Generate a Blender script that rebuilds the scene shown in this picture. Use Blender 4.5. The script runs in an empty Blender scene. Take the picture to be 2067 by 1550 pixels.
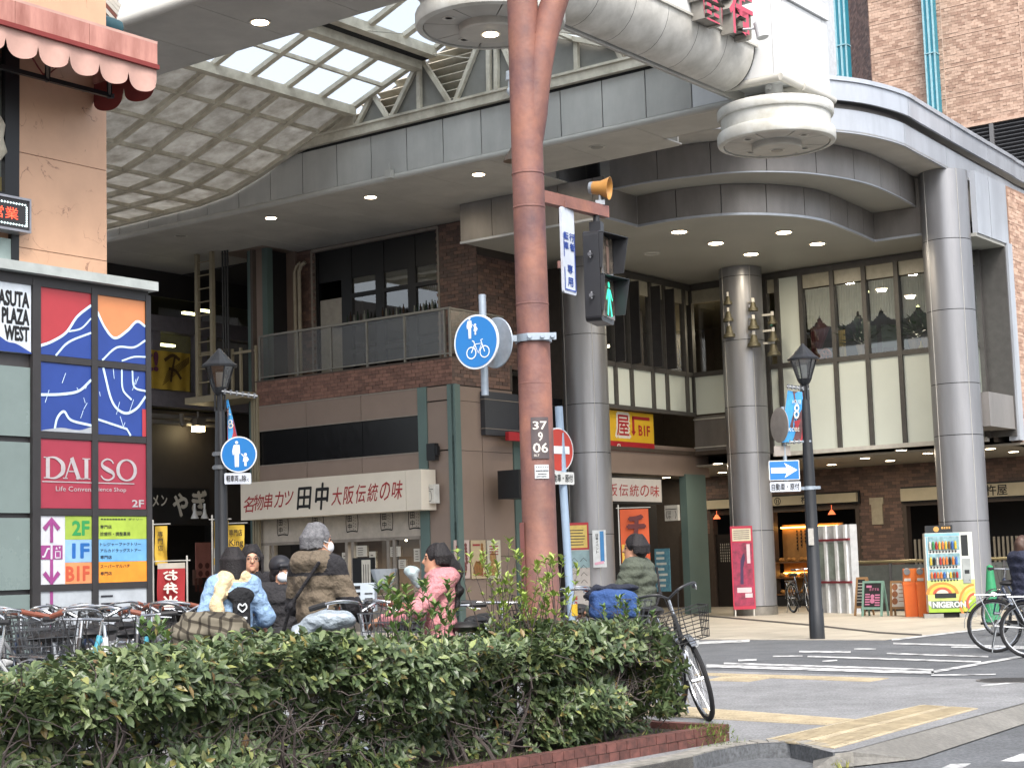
import bpy, math, random
import numpy as np
from mathutils import Vector, Matrix
random.seed(7); RNG=np.random.default_rng(7)
S=bpy.context.scene
# ---------------------------------------------------------------- camera, world, sun, exposure
F=3300.; CX,CY=1033.5,775.; CH=1.4
PIT=math.atan(364.8/F); ROL=math.radians(1.776); AZ=math.radians(36.8)
_f=np.array([0,math.cos(PIT),math.sin(PIT)]); _R=np.array([1.,0,0]); _U=np.array([0,-math.sin(PIT),math.cos(PIT)])
_r=math.cos(ROL)*_R-math.sin(ROL)*_U; _u=math.sin(ROL)*_R+math.cos(ROL)*_U
CAM=np.array([0,0,CH])
cd=bpy.data.cameras.new('camera'); cam=bpy.data.objects.new('camera',cd); S.collection.objects.link(cam)
cd.sensor_fit='HORIZONTAL'; cd.sensor_width=36; cd.lens=F/2067*36; cd.clip_start=.1; cd.clip_end=2000
cam.matrix_world=Matrix(((_r[0],_u[0],-_f[0],0),(_r[1],_u[1],-_f[1],0),(_r[2],_u[2],-_f[2],CH),(0,0,0,1)))
S.camera=cam
SUN_EL,SUN_AZ=math.radians(50),math.radians(166)      # azimuth clockwise from +Y: sun stands behind the camera to the right
w=bpy.data.worlds.new('World'); S.world=w; w.use_nodes=True
nt=w.node_tree; bg=nt.nodes['Background']; sky=nt.nodes.new('ShaderNodeTexSky'); sky.sky_type='NISHITA'
sky.sun_disc=False; sky.sun_elevation=SUN_EL; sky.sun_rotation=SUN_AZ; sky.air_density=1.0; sky.dust_density=4.0; sky.ozone_density=1.0
hs=nt.nodes.new('ShaderNodeHueSaturation'); hs.inputs['Saturation'].default_value=.45
nt.links.new(sky.outputs[0],hs.inputs['Color']); nt.links.new(hs.outputs[0],bg.inputs[0]); bg.inputs[1].default_value=.15
sl=bpy.data.lights.new('sun','SUN'); sl.energy=1.15; sl.angle=math.radians(18); sl.color=(1,.95,.88)
so=bpy.data.objects.new('sun',sl); S.collection.objects.link(so)
_sd=Vector((math.sin(SUN_AZ)*math.cos(SUN_EL),math.cos(SUN_AZ)*math.cos(SUN_EL),math.sin(SUN_EL)))
so.rotation_euler=_sd.to_track_quat('Z','Y').to_euler(); so.location=(20,-20,40)
S.view_settings.view_transform='Standard'; S.view_settings.look='None'; S.view_settings.gamma=1; S.view_settings.use_curve_mapping=False
S.view_settings.exposure=1.27
S.render.engine='CYCLES'; S.cycles.max_bounces=9; S.cycles.diffuse_bounces=6; S.cycles.glossy_bounces=3; S.cycles.transparent_max_bounces=10
S.cycles.transmission_bounces=4; S.cycles.use_denoising=True; S.cycles.caustics_reflective=False; S.cycles.caustics_refractive=False
S.cycles.sample_clamp_indirect=4
# ---------------------------------------------------------------- geometry helpers
EU=np.array([math.cos(AZ),-math.sin(AZ),0]); EV=np.array([math.sin(AZ),math.cos(AZ),0]); EZ=np.array([0,0,1.])
def ray(x,y): return _f+_r*(x-CX)/F-_u*(y-CY)/F
def PZ(x,y,z=0.): d=ray(x,y); return CAM+d*(z-CH)/d[2]
def PV(x,y,v): d=ray(x,y); return CAM+d*v/(d@EV)
def PU(x,y,u): d=ray(x,y); return CAM+d*u/(d@EU)
def PD(x,y,Y): d=ray(x,y); return CAM+d*Y/d[1]
def W(u,v,z): return EU*u+EV*v+EZ*z
def uv(P): return float(P@EU),float(P@EV)
def A3(*a): return np.array(a,float)
def nrm(a): a=np.asarray(a,float); return a/np.linalg.norm(a)
STUFF={'select_buttons','border_lights','dish_print','food_print','print','small_print','menu_writing','door_writing','bottle_row','red_lettering','black_lettering','store_names','swoosh_lines','chalk','panel_line','tie_rod','latch','header_print','side_arcs','stripe','truss_rod','pickaxe_print','weeds','stamp','chalk','slot','service_pipe'}
class MB:
    def __init__(s): s.v=[]; s.f=[]; s.m=[]; s.k=0
    def add(s,vs,fs,k=None):
        b=len(s.v); s.v.extend([tuple(map(float,p)) for p in vs]); s.f.extend([tuple(i+b for i in f) for f in fs]); s.m.extend([s.k if k is None else k]*len(fs)); return s
    def quad(s,a,b,c,d,k=None): return s.add([a,b,c,d],[(0,1,2,3)],k)
    def obox(s,c,ex,ey,ez,k=None):      # centre and three half vectors
        c,ex,ey,ez=map(lambda q:np.asarray(q,float),(c,ex,ey,ez))
        vs=[c+i*ex+j*ey+l*ez for l in(-1,1) for j in(-1,1) for i in(-1,1)]
        fs=[(0,2,3,1),(4,5,7,6),(0,1,5,4),(2,6,7,3),(0,4,6,2),(1,3,7,5)]
        if np.dot(np.cross(ex,ey),ez)<0: fs=[f[::-1] for f in fs]
        return s.add(vs,fs,k)
    def box(s,u0,u1,v0,v1,z0,z1,k=None):
        return s.obox(W((u0+u1)/2,(v0+v1)/2,(z0+z1)/2),EU*(u1-u0)/2,EV*(v1-v0)/2,EZ*(z1-z0)/2,k)
    def lbox(s,x0,x1,y0,y1,z0,z1,k=None):
        return s.obox(((x0+x1)/2,(y0+y1)/2,(z0+z1)/2),((x1-x0)/2,0,0),(0,(y1-y0)/2,0),(0,0,(z1-z0)/2),k)
    def bar(s,a,b,w,h,upv=(0,0,1),k=None):
        a,b=np.asarray(a,float),np.asarray(b,float); d=b-a; L=np.linalg.norm(d); d=d/L
        x=np.cross(d,upv); x=nrm(x) if np.linalg.norm(x)>1e-6 else A3(1,0,0); y=np.cross(x,d)
        return s.obox((a+b)/2,d*L/2,x*w/2,y*h/2,k)
    def tube(s,pts,r,n=8,k=None,cap=True):
        pts=[np.asarray(p,float) for p in pts]; N=len(pts); rs=r if hasattr(r,'__len__') else [r]*N
        t=[nrm(pts[min(i+1,N-1)]-pts[max(i-1,0)]) for i in range(N)]
        x=np.cross(t[0],(0,0,1)); x=nrm(x) if np.linalg.norm(x)>1e-3 else A3(1,0,0); vs=[]
        for i in range(N):
            x=nrm(x-t[i]*np.dot(x,t[i])); y=np.cross(t[i],x)
            for j in range(n):
                a=2*math.pi*j/n; vs.append(pts[i]+rs[i]*(math.cos(a)*x+math.sin(a)*y))
        fs=[(i*n+j,i*n+(j+1)%n,(i+1)*n+(j+1)%n,(i+1)*n+j) for i in range(N-1) for j in range(n)]
        if cap: fs+= [tuple(range(n))[::-1],tuple((N-1)*n+j for j in range(n))]
        return s.add(vs,fs,k)
    def lathe(s,c,prof,n=24,axis=(0,0,1),k=None):
        c=np.asarray(c,float); ax=nrm(axis); x=np.cross(ax,(0,0,1)); x=nrm(x) if np.linalg.norm(x)>1e-3 else A3(1,0,0); y=np.cross(ax,x); vs=[]
        for r,h in prof:
            for j in range(n): a=2*math.pi*j/n; vs.append(c+ax*h+r*(math.cos(a)*x+math.sin(a)*y))
        fs=[(i*n+j,i*n+(j+1)%n,(i+1)*n+(j+1)%n,(i+1)*n+j) for i in range(len(prof)-1) for j in range(n)]
        fs+=[tuple(range(n))[::-1],tuple((len(prof)-1)*n+j for j in range(n))]
        return s.add(vs,fs,k)
    def torus(s,c,R,r,axis,n=28,m=6,k=None,a0=0,a1=2*math.pi):
        ax=nrm(axis); x=np.cross(ax,(0,0,1)); x=nrm(x) if np.linalg.norm(x)>1e-3 else A3(1,0,0); y=np.cross(ax,x); c=np.asarray(c,float)
        full=abs(a1-a0-2*math.pi)<1e-6; N=n if full else n+1; vs=[]
        for i in range(N):
            a=a0+(a1-a0)*i/n; d=math.cos(a)*x+math.sin(a)*y
            for j in range(m): b=2*math.pi*j/m; vs.append(c+d*(R+r*math.cos(b))+ax*r*math.sin(b))
        fs=[(i*m+j,((i+1)%N)*m+j,((i+1)%N)*m+(j+1)%m,i*m+(j+1)%m) for i in range(n) for j in range(m)]
        return s.add(vs,fs,k)
    def prism(s,poly,ext,k=None):        # planar polygon (world pts) extruded by vector
        poly=[np.asarray(p,float) for p in poly]; n=len(poly); ext=np.asarray(ext,float)
        fs=[tuple(range(n)),tuple(range(n,2*n))[::-1]]+[(i,i+n,(i+1)%n+n,(i+1)%n) for i in range(n)]
        return s.add(poly+[p+ext for p in poly],fs,k)
    def ell(s,c,rx,ry,rz,n=12,m=8,k=None,M=None):
        vs=[]; c=np.asarray(c,float)
        for i in range(m+1):
            t=math.pi*i/m
            for j in range(n):
                a=2*math.pi*j/n; q=A3(rx*math.sin(t)*math.cos(a),ry*math.sin(t)*math.sin(a),rz*math.cos(t)); vs.append(c+(M@q if M is not None else q))
        fs=[(i*n+j,(i+1)*n+j,(i+1)*n+(j+1)%n,i*n+(j+1)%n) for i in range(m) for j in range(n)]
        return s.add(vs,fs,k)
    def build(s,name,mats,parent=None,smooth=False,label=None,kind=None,recalc=False):
        if not s.v: return None
        off=rootloc(parent); me=bpy.data.meshes.new(name)
        me.from_pydata([(p[0]-off[0],p[1]-off[1],p[2]-off[2]) for p in s.v],[],s.f)
        mats=mats if isinstance(mats,(list,tuple)) else [mats]
        for m in mats: me.materials.append(m)
        if len(mats)>1: me.polygons.foreach_set('material_index',[min(i,len(mats)-1) for i in s.m])
        if smooth: me.polygons.foreach_set('use_smooth',[True]*len(me.polygons)); 
        me.update()
        if smooth and smooth!=2:
            try: me.set_sharp_from_angle(angle=math.radians(38))
            except Exception: pass
        o=bpy.data.objects.new(name,me); S.collection.objects.link(o)
        if parent is not None: o.parent=parent
        if label: o['label']=label
        if not kind and name in STUFF: kind='stuff'
        if kind: o['kind']=kind
        return o
def rootloc(p):
    q=p; L=np.zeros(3)
    while q is not None: L=L+np.array(q.location); q=q.parent
    return L
def thing(name,label,cat,loc,group=None):
    o=bpy.data.objects.new(name,None); S.collection.objects.link(o); o.empty_display_size=.2
    o.location=tuple(float(x) for x in loc); o['label']=label; o['category']=cat
    if group: o['group']=group
    return o
def tag(o,label,cat,group=None):
    o['label']=label; o['category']=cat
    if group: o['group']=group
    return o
def struct(o): o['kind']='structure'; return o
def inst(src,name,parent,M=None):
    o=bpy.data.objects.new(name,src.data if hasattr(src,'data') else src); S.collection.objects.link(o)
    if parent is not None: o.parent=parent
    if M is not None: o.matrix_local=M
    return o
def copy_tree(o,parent=None):
    c=o.copy(); S.collection.objects.link(c)
    if parent is not None: c.parent=parent
    for ch in o.children: copy_tree(ch,c)
    return c
# ---------------------------------------------------------------- materials
def lin(h):
    if isinstance(h,str):
        h=h.lstrip('#'); c=[int(h[i:i+2],16)/255 for i in(0,2,4)]
        return tuple(x/12.92 if x<=.04045 else ((x+.055)/1.055)**2.4 for x in c)
    return tuple(h)
MC={}
def mat(name,col,rough=.6,metal=0.,var=.12,scale=6.,bump=0.,bscale=60.,emit=0.,spec=.5,obj_rand=0.,streak=0.,coat=0.,dark=None):
    if name in MC: return MC[name]
    m=bpy.data.materials.new(name); m.use_nodes=True; t=m.node_tree; b=t.nodes['Principled BSDF']; L=t.links.new; MC[name]=m
    c=lin(col); b.inputs['Roughness'].default_value=rough; b.inputs['Metallic'].default_value=metal
    b.inputs['Specular IOR Level'].default_value=spec; b.inputs['Coat Weight'].default_value=coat
    tc=t.nodes.new('ShaderNodeTexCoord'); N=t.nodes.new('ShaderNodeTexNoise'); N.inputs['Scale'].default_value=scale; N.inputs['Detail'].default_value=6; N.inputs['Roughness'].default_value=.62
    L(tc.outputs['Object'],N.inputs['Vector'])
    if streak:
        mp=t.nodes.new('ShaderNodeMapping'); mp.inputs['Scale'].default_value=(1,1,streak); L(tc.outputs['Object'],mp.inputs[0]); L(mp.outputs[0],N.inputs['Vector'])
    R=t.nodes.new('ShaderNodeValToRGB'); d=lin(dark) if dark else tuple(x*(1-var*1.6) for x in c)
    R.color_ramp.elements[0].position=.28; R.color_ramp.elements[1].position=.66
    R.color_ramp.elements[0].color=(*d,1); R.color_ramp.elements[1].color=(*[min(1,x*(1+var*.5)) for x in c],1)
    L(N.outputs['Fac'],R.inputs['Fac']); out=R.outputs['Color']
    if obj_rand:
        oi=t.nodes.new('ShaderNodeObjectInfo'); h=t.nodes.new('ShaderNodeHueSaturation'); mr=t.nodes.new('ShaderNodeMapRange')
        mr.inputs[3].default_value=1-obj_rand; mr.inputs[4].default_value=1+obj_rand; L(oi.outputs['Random'],mr.inputs[0]); L(mr.outputs[0],h.inputs['Value']); L(out,h.inputs['Color']); out=h.outputs[0]
    L(out,b.inputs['Base Color'])
    r2=t.nodes.new('ShaderNodeMapRange'); r2.inputs[3].default_value=max(0,rough-.08); r2.inputs[4].default_value=min(1,rough+.1); L(N.outputs['Fac'],r2.inputs[0]); L(r2.outputs[0],b.inputs['Roughness'])
    if bump:
        n2=t.nodes.new('ShaderNodeTexNoise'); n2.inputs['Scale'].default_value=bscale; n2.inputs['Detail'].default_value=4; L(tc.outputs['Object'],n2.inputs['Vector'])
        bp=t.nodes.new('ShaderNodeBump'); bp.inputs['Strength'].default_value=bump; bp.inputs['Distance'].default_value=.01 if bump<1 else .035; L(n2.outputs['Fac'],bp.inputs['Height']); L(bp.outputs[0],b.inputs['Normal'])
    if emit:
        b.inputs['Emission Color'].default_value=(*c,1); b.inputs['Emission Strength'].default_value=emit
    return m
def glass(name,tint=(.85,.9,.9),alpha=.75,rough=.02):
    if name in MC: return MC[name]
    m=bpy.data.materials.new(name); m.use_nodes=True; t=m.node_tree; t.nodes.clear(); L=t.links.new; MC[name]=m
    o=t.nodes.new('ShaderNodeOutputMaterial'); mx=t.nodes.new('ShaderNodeMixShader'); tr=t.nodes.new('ShaderNodeBsdfTransparent'); gl=t.nodes.new('ShaderNodeBsdfGlossy')
    fr=t.nodes.new('ShaderNodeLayerWeight'); fr.inputs[0].default_value=.35; mr=t.nodes.new('ShaderNodeMapRange'); mr.inputs[3].default_value=1-alpha; mr.inputs[4].default_value=1
    tr.inputs[0].default_value=(*tint,1); gl.inputs['Roughness'].default_value=rough
    L(fr.outputs['Fresnel'],mr.inputs[0]); L(mr.outputs[0],mx.inputs[0]); L(tr.outputs[0],mx.inputs[1]); L(gl.outputs[0],mx.inputs[2]); L(mx.outputs[0],o.inputs[0]); return m
# ---------------------------------------------------------------- flat print on a face
_ts=bpy.data.scenes.new('text_bench'); _tc={}
def tmesh(body,off=0.,spacing=1.):
    key=(body,off,spacing)
    if key in _tc: return _tc[key]
    c=bpy.data.curves.new('t','FONT'); c.body=body; c.offset=off; c.space_line=.95; c.resolution_u=2; c.space_character=spacing; c.align_x='CENTER' if '\n' in body else 'LEFT'
    o=bpy.data.objects.new('t',c); _ts.collection.objects.link(o); _ts.view_layers[0].update(); dg=_ts.view_layers[0].depsgraph
    m=o.evaluated_get(dg).to_mesh(); V=np.array([v.co[:] for v in m.vertices]).reshape(-1,3); P=[tuple(p.vertices) for p in m.polygons]
    bpy.data.objects.remove(o); bpy.data.curves.remove(c)
    if len(V)==0: V=np.zeros((3,3)); P=[(0,1,2)]
    lo,hi=V.min(0),V.max(0); V=(V-lo)/np.maximum(hi-lo,1e-6); _tc[key]=(V,P,(hi-lo)[0]/max((hi-lo)[1],1e-6)); return _tc[key]
class Pl:
    """a flat face: origin (lower left), X and Y unit vectors, outward normal; metres"""
    def __init__(s,o,X,Y,N=None): s.o=np.asarray(o,float); s.X=nrm(X); s.Y=nrm(Y); s.N=nrm(np.cross(s.X,s.Y)) if N is None else nrm(N)
    def p(s,x,y,n=0.): return s.o+s.X*x+s.Y*y+s.N*n
    def rect(s,mb,x0,y0,x1,y1,n=.004,k=None): return mb.add([s.p(x0,y0,n),s.p(x1,y0,n),s.p(x1,y1,n),s.p(x0,y1,n)],[(0,1,2,3)],k)
    def slab(s,mb,x0,y0,x1,y1,n0,n1,k=None): return mb.obox(s.p((x0+x1)/2,(y0+y1)/2,(n0+n1)/2),s.X*(x1-x0)/2,s.Y*(y1-y0)/2,s.N*(n1-n0)/2,k)
    def poly(s,mb,pts,n=.004,k=None): return mb.add([s.p(x,y,n) for x,y in pts],[tuple(range(len(pts)))],k)
    def disc(s,mb,x,y,r,n=.004,k=None,seg=28,ry=None): return s.poly(mb,[(x+r*math.cos(2*math.pi*i/seg),y+(ry or r)*math.sin(2*math.pi*i/seg)) for i in range(seg)],n,k)
    def line(s,mb,pts,wd,n=.004,k=None):
        pts=[np.array(q,float) for q in pts]; N=len(pts); L=[];Rr=[]
        wds=wd if hasattr(wd,'__len__') else [wd]*N
        for i in range(N):
            d=pts[min(i+1,N-1)]-pts[max(i-1,0)]; d=d/max(np.linalg.norm(d),1e-9); q=np.array([-d[1],d[0]])*wds[i]/2
            L.append(pts[i]+q); Rr.append(pts[i]-q)
        vs=[s.p(a[0],a[1],n) for a in L]+[s.p(a[0],a[1],n) for a in Rr]
        return mb.add(vs,[(i+N,i+1+N,i+1,i) for i in range(N-1)],k)
    def text(s,mb,body,x0,y0,x1,y1,n=.006,k=None,bold=0.,shear=0.,keep=False,rot=0.,sp=1.):
        cjk=any(ord(c)>0x2000 for c in body); V,P,asp=tmesh(body,0. if cjk else min(bold,.016),sp)
        if keep:
            h=y1-y0; wd=h*asp
            if wd<x1-x0: c=(x0+x1)/2; x0,x1=c-wd/2,c+wd/2
            else: c=(y0+y1)/2; h=(x1-x0)/asp; y0,y1=c-h/2,c+h/2
        cx,cy=(x0+x1)/2,(y0+y1)/2; out=[]
        for q in V:
            x=x0+q[0]*(x1-x0)+shear*(q[1]-.5)*(y1-y0); y=y0+q[1]*(y1-y0)
            if rot: dx,dy=x-cx,y-cy; x,y=cx+dx*math.cos(rot)-dy*math.sin(rot),cy+dx*math.sin(rot)+dy*math.cos(rot)
            out.append(s.p(x,y,n))
        mb.add(out,P,k)
        ex=bold-(.003 if cjk else .018)
        if ex>0:
            e=ex*(y1-y0)*.9
            for i,(dx,dy) in enumerate(((1,0),(-1,0),(0,1),(0,-1))): mb.add([q+s.X*e*dx+s.Y*e*dy-s.N*.0006*(i+1) for q in out],P,k)
        return mb
def spl(pts,n=8):      # Catmull-Rom
    P=[np.array(p,float) for p in pts]; P=[2*P[0]-P[1]]+P+[2*P[-1]-P[-2]]; out=[]
    for i in range(1,len(P)-2):
        for j in range(n):
            t=j/n; a,b,c,d=P[i-1:i+3]; out.append(.5*((2*b)+(-a+c)*t+(2*a-5*b+4*c-d)*t*t+(-a+3*b-3*c+d)*t**3))
    out.append(P[-2]); return out
def bricks(parent,frame,a0,a1,z0,z1,bw,bh,mats,jt=.008,proud=.012,holes=(),single=0,name='brick',key=None,rnd=.006,sgl_mat=None):
    """running-bond tiles on a wall. frame(a,z,n) gives the world point n metres proud of the wall"""
    cells=[]; r=0; z=z0
    while z+bh*.5<z1:
        zt=min(z+bh,z1); a=a0-(bw/2 if r%2 else 0)
        while a<a1:
            l,h=max(a,a0),min(a+bw,a1)
            if h-l>bw*.2:
                cm,zm=(l+h)/2,(z+zt)/2
                if not any(q[0]-.01<cm<q[1]+.01 and q[2]-.01<zm<q[3]+.01 for q in holes): cells.append((l+jt/2,h-jt/2,z+jt/2,zt-jt/2))
            a+=bw
        z+=bh; r+=1
    if key: cells.sort(key=key)
    mb=MB()
    for i,(l,h,b,t) in enumerate(cells):
        d=proud+random.uniform(-rnd,rnd); k=random.randrange(len(mats)); q=mb if i>=single else MB()
        vs=[frame(l,b,0),frame(h,b,0),frame(h,t,0),frame(l,t,0),frame(l,b,d),frame(h,b,d),frame(h,t,d),frame(l,t,d)]
        fs=[(4,5,6,7),(0,1,5,4),(1,2,6,5),(2,3,7,6),(3,0,4,7)]
        if i<single: q.add(vs,fs,0); q.build(name,sgl_mat or mats[k],parent)
        else: q.add(vs,fs,k)
    mb.build(name+'_courses',mats,parent,kind='stuff')
def fv(v): return lambda a,z,n=0: W(a,v-n,z)       # wall facing the camera side (-v), a = u
def fu(u): return lambda a,z,n=0: W(u+n,a,z)       # wall facing the street (+u), a = v
def plv(v,u0,z0): return Pl(W(u0,v,z0),EU,EZ,-EV)
def plu(u,v0,z0): return Pl(W(u,v0,z0),EV,EZ,EU)
ORD=['first','second','third','fourth','fifth','sixth','seventh','eighth','ninth','tenth','eleventh']
def lamp_light(P,power,parent=None,size=.25,col=(1,.86,.66)):     # light of a lit lamp, shining down
    l=bpy.data.lights.new('lamp_light','AREA'); l.energy=power; l.size=size; l.shape='DISK'; l.color=col; o=bpy.data.objects.new('lamp_light',l); S.collection.objects.link(o); o.location=tuple(np.asarray(P,float)-EZ*.04-rootloc(parent)); o.parent=parent; return o
def grime(m,scale,amt,stretch=1.,lo=.42,hi=.62):      # broad uneven dirt and wear over a material's own colour
    t=m.node_tree; L=t.links.new; b=t.nodes['Principled BSDF']; src=b.inputs['Base Color'].links[0].from_socket; tc=t.nodes.new('ShaderNodeTexCoord'); mp=t.nodes.new('ShaderNodeMapping'); mp.inputs['Scale'].default_value=(1,1,stretch); n=t.nodes.new('ShaderNodeTexNoise'); n.inputs['Scale'].default_value=scale; n.inputs['Detail'].default_value=9; n.inputs['Roughness'].default_value=.65
    L(tc.outputs['Object'],mp.inputs[0]); L(mp.outputs[0],n.inputs['Vector']); r=t.nodes.new('ShaderNodeMapRange'); r.inputs[1].default_value=lo; r.inputs[2].default_value=hi; r.inputs[3].default_value=1-amt; r.inputs[4].default_value=1; L(n.outputs['Fac'],r.inputs[0])
    h=t.nodes.new('ShaderNodeHueSaturation'); L(src,h.inputs['Color']); L(r.outputs[0],h.inputs['Value']); L(h.outputs[0],b.inputs['Base Color']); return m
# ---------------------------------------------------------------- materials of the setting
M_asph=grime(grime(mat('asphalt','#707377',.9,var=.36,scale=34,bump=.6,bscale=220),.35,.25),2.2,.18)
M_walk=grime(grime(mat('walk_asphalt','#98999b',.92,var=.34,scale=42,bump=.6,bscale=260),.6,.2),3.5,.16)
M_tile=grime(mat('plaza_tile','#b0a899',.6,var=.1,scale=1.2,bump=.05,bscale=30),.8,.16)
M_white=mat('road_paint','#bfc0c0',.75,var=.22,scale=5,dark='#5c5d60')
for _n in M_white.node_tree.nodes:
    if _n.type=='VALTORGB': _n.color_ramp.elements[0].position=.36; _n.color_ramp.elements[1].position=.56
M_yel=mat('tactile_yellow','#bcae92',.85,var=.16,scale=7,bump=.3,bscale=90,obj_rand=.06)
M_conc=mat('kerb_concrete','#8f8c85',.92,var=.28,scale=11,bump=.5,bscale=120)
M_drain=mat('drain_iron','#3a3632',.8)
M_fasc=mat('fascia_panel','#b6b5b0',.42,var=.05,scale=2.2,obj_rand=.02)
M_soff=mat('soffit_panel','#bab8b2',.5,var=.06,scale=1.6,obj_rand=.02)
M_trim=mat('beam_trim','#b5b3ac',.42,var=.07,scale=2)
M_frame=mat('roof_frame','#cac4b4',.55,var=.12,scale=3,dark='#a39b8a')
M_gpan=mat('roof_board','#a5a29a',.7,var=.22,scale=2.6,dark='#726c62',obj_rand=.12)
_t=M_gpan.node_tree; _b=_t.nodes['Principled BSDF']; _x=_t.nodes.new('ShaderNodeMixShader'); _l=_t.nodes.new('ShaderNodeBsdfTranslucent'); _x.inputs[0].default_value=.28
_t.links.new(_b.inputs['Base Color'].links[0].from_socket,_l.inputs[0]); _t.links.new(_b.outputs[0],_x.inputs[1]); _t.links.new(_l.outputs[0],_x.inputs[2]); _t.links.new(_x.outputs[0],_t.nodes['Material Output'].inputs[0])
M_joint=mat('joint_black','#1c1c1d',.9)
M_wbox=mat('white_panel','#d9dbdc',.4,var=.03,scale=2)
M_steel=mat('column_metal','#98999d',.36,metal=.6,var=.05,scale=2,streak=.15)
M_dpan=mat('dark_metal_panel','#8d8986',.38,metal=.3,var=.06,scale=1.5,obj_rand=.03)
M_dsoff=mat('canopy_soffit','#9b9b95',.5,var=.07,scale=1.2)
M_corn=mat('cornice_metal','#b9bec6',.34,metal=.35,var=.05,scale=1.2)
M_mull=mat('mullion','#565452',.45,metal=.3)
M_span=mat('spandrel','#d3dad2',.16,var=.03,scale=.8)
M_glass=glass('window_glass',alpha=.82)
M_dark=mat('interior_dark','#1d1c1e',.8)
M_black=mat('black_metal','#16171a',.4)
M_cap=mat('downlight_trim','#c5c3bc',.4)
def emis(name,col,s):
    if name in MC: return MC[name]
    m=bpy.data.materials.new(name); m.use_nodes=True; b=m.node_tree.nodes['Principled BSDF']; c=lin(col); MC[name]=m
    b.inputs['Base Color'].default_value=(*c,1); b.inputs['Emission Color'].default_value=(*c,1); b.inputs['Emission Strength'].default_value=s; return m
grime(M_fasc,1.1,.14,.25); grime(M_soff,.9,.14); grime(M_steel,1.6,.2,.12); grime(M_corn,1.6,.16,.2); grime(M_dpan,1.3,.2,.25); grime(M_wbox,.8,.06,.2); grime(M_yel,2.,.2)
M_lamp=emis('lamp_warm','#ffe9c4',9.)
def solo(mb,name,mats,label,cat,group=None,**k):
    v=np.array(mb.v); c=A3((v[:,0].min()+v[:,0].max())/2,(v[:,1].min()+v[:,1].max())/2,v[:,2].min()); mb.v=[tuple(np.array(p)-c) for p in mb.v]
    o=mb.build(name,mats,None,**k); o.location=tuple(c); return tag(o,label,cat,group)
def sheet(name,pts,m,z=None,kind='structure'):
    mb=MB(); mb.add(pts,[tuple(range(len(pts)))]); o=mb.build(name,m); o['kind']=kind; return o
def G(x,y,z=0.): return PZ(x,y,z)
# ---------------------------------------------------------------- ground
sheet('road',[(-300,-60,-.11),(300,-60,-.11),(300,500,-.11),(-300,500,-.11)],M_asph)
PL0=PZ(1008,1537,.13); PL1=PZ(1472,1461,.13); pd=nrm((PL1-PL0)*A3(1,1,0)); pn=A3(pd[1],-pd[0],0)   # planter front line and outward normal
K=[PL0-pd*14+pn*.42, G(1400,1526),G(1464,1510),G(1529,1500),G(1594,1498.5),G(1640,1509),G(1681,1519),G(1712,1516),G(2067,1418)]
K=[A3(k[0],k[1],0) for k in K]; kd=nrm(K[-1]-K[-2]); K.append(K[-1]+kd*70)
far=W(-60,120,0); slab=K+[A3(120,140,0),A3(-140,140,0),A3(-140,K[0][1],0)]
mb=MB(); mb.prism(slab[::-1],(0,0,-.16)); o=mb.build('side_street',M_asph); o['kind']='structure'
mb=MB(); a=[K[5]-EZ*.09,K[6]-EZ*.02]+K[7:10]; b=[PZ(1640,1553,-.1),PZ(1720,1546,-.1),PZ(1852,1531,-.1),PZ(2067,1460,-.1)]; b.append(b[-1]+kd*70)
for i in range(len(a)-1): mb.quad(a[i],b[i],b[i+1],a[i+1])
o=mb.build('gutter',grime(mat('gutter_concrete','#7f7d78',.9,var=.2,scale=30,bump=.5,bscale=120),1.5,.25)); o['kind']='structure'
# kerb stones round the planter corner
kb=thing('kerb','curved concrete kerb stones round the brick planter','kerb',K[1]); kb['kind']='structure'
pts=[K[0]+(K[1]-K[0])*t for t in np.linspace(.8,1,4)]+spl(K[1:7],3)[1:]; acc=[pts[0]]
for i in range(len(pts)-1):
    d=nrm(pts[i+1]-pts[i]); q=A3(-d[1],d[0],0); L=np.linalg.norm(pts[i+1]-pts[i]); mb=MB()
    drop=max(0,(i-len(pts)+5))*.018; zt=.012-drop*.3
    w0=q*.16; mb.prism([pts[i]+d*.004+EZ*zt,pts[i+1]-d*.004+EZ*zt,pts[i+1]-d*.004+w0+EZ*zt,pts[i]+d*.004+w0+EZ*zt][::-1],(0,0,-.17)); mb.build('kerb_stone',M_conc,kb)
# pavement between kerb and crossing
p=[k.copy() for k in K[:9]]; p2_=[G(2067,1373),G(1400,1352)]; d=nrm(p2_[0]-p2_[1])
pv=[k+EZ*.004 for k in K[:8]]+[G(2130,1401,.004),G(2130,1375,.004),p2_[1]+EZ*.004,p2_[1]-d*40+EZ*.004]
sheet('pavement',pv,M_walk)
# plaza
t0=G(1800,1290); t1=G(1981,1268); td=nrm(t1-t0)
sheet('plaza',[W(-60,25.2,.004),W(uv(t0)[0],25.2,.004),t0+EZ*.004,t1+td*60+EZ*.004,W(-60,95,.004)],M_tile)
mb=MB()
for q in [((1400,1240),(1639,1261)),((1639,1261),(1774,1276)),((1774,1276),(1861,1281))]:
    (x0,y0),(x1,y1)=q; mb.add([G(x0,y0-1.6,.008),G(x0,y0+1.6,.008),G(x1,y1+1.6,.008),G(x1,y1-1.6,.008)],[(0,1,2,3)])
o=mb.build('drain_channel',M_drain); o['kind']='structure'
mb=MB()
for v in np.arange(26,44,1.2): mb.add([W(-34,v,.0065),W(-10,v,.0065),W(-10,v+.012,.0065),W(-34,v+.012,.0065)],[(0,1,2,3)])
for u in np.arange(-34,-10,1.2): mb.add([W(u,25.3,.0065),W(u+.012,25.3,.0065),W(u+.012,44,.0065),W(u,44,.0065)],[(0,1,2,3)])
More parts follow.
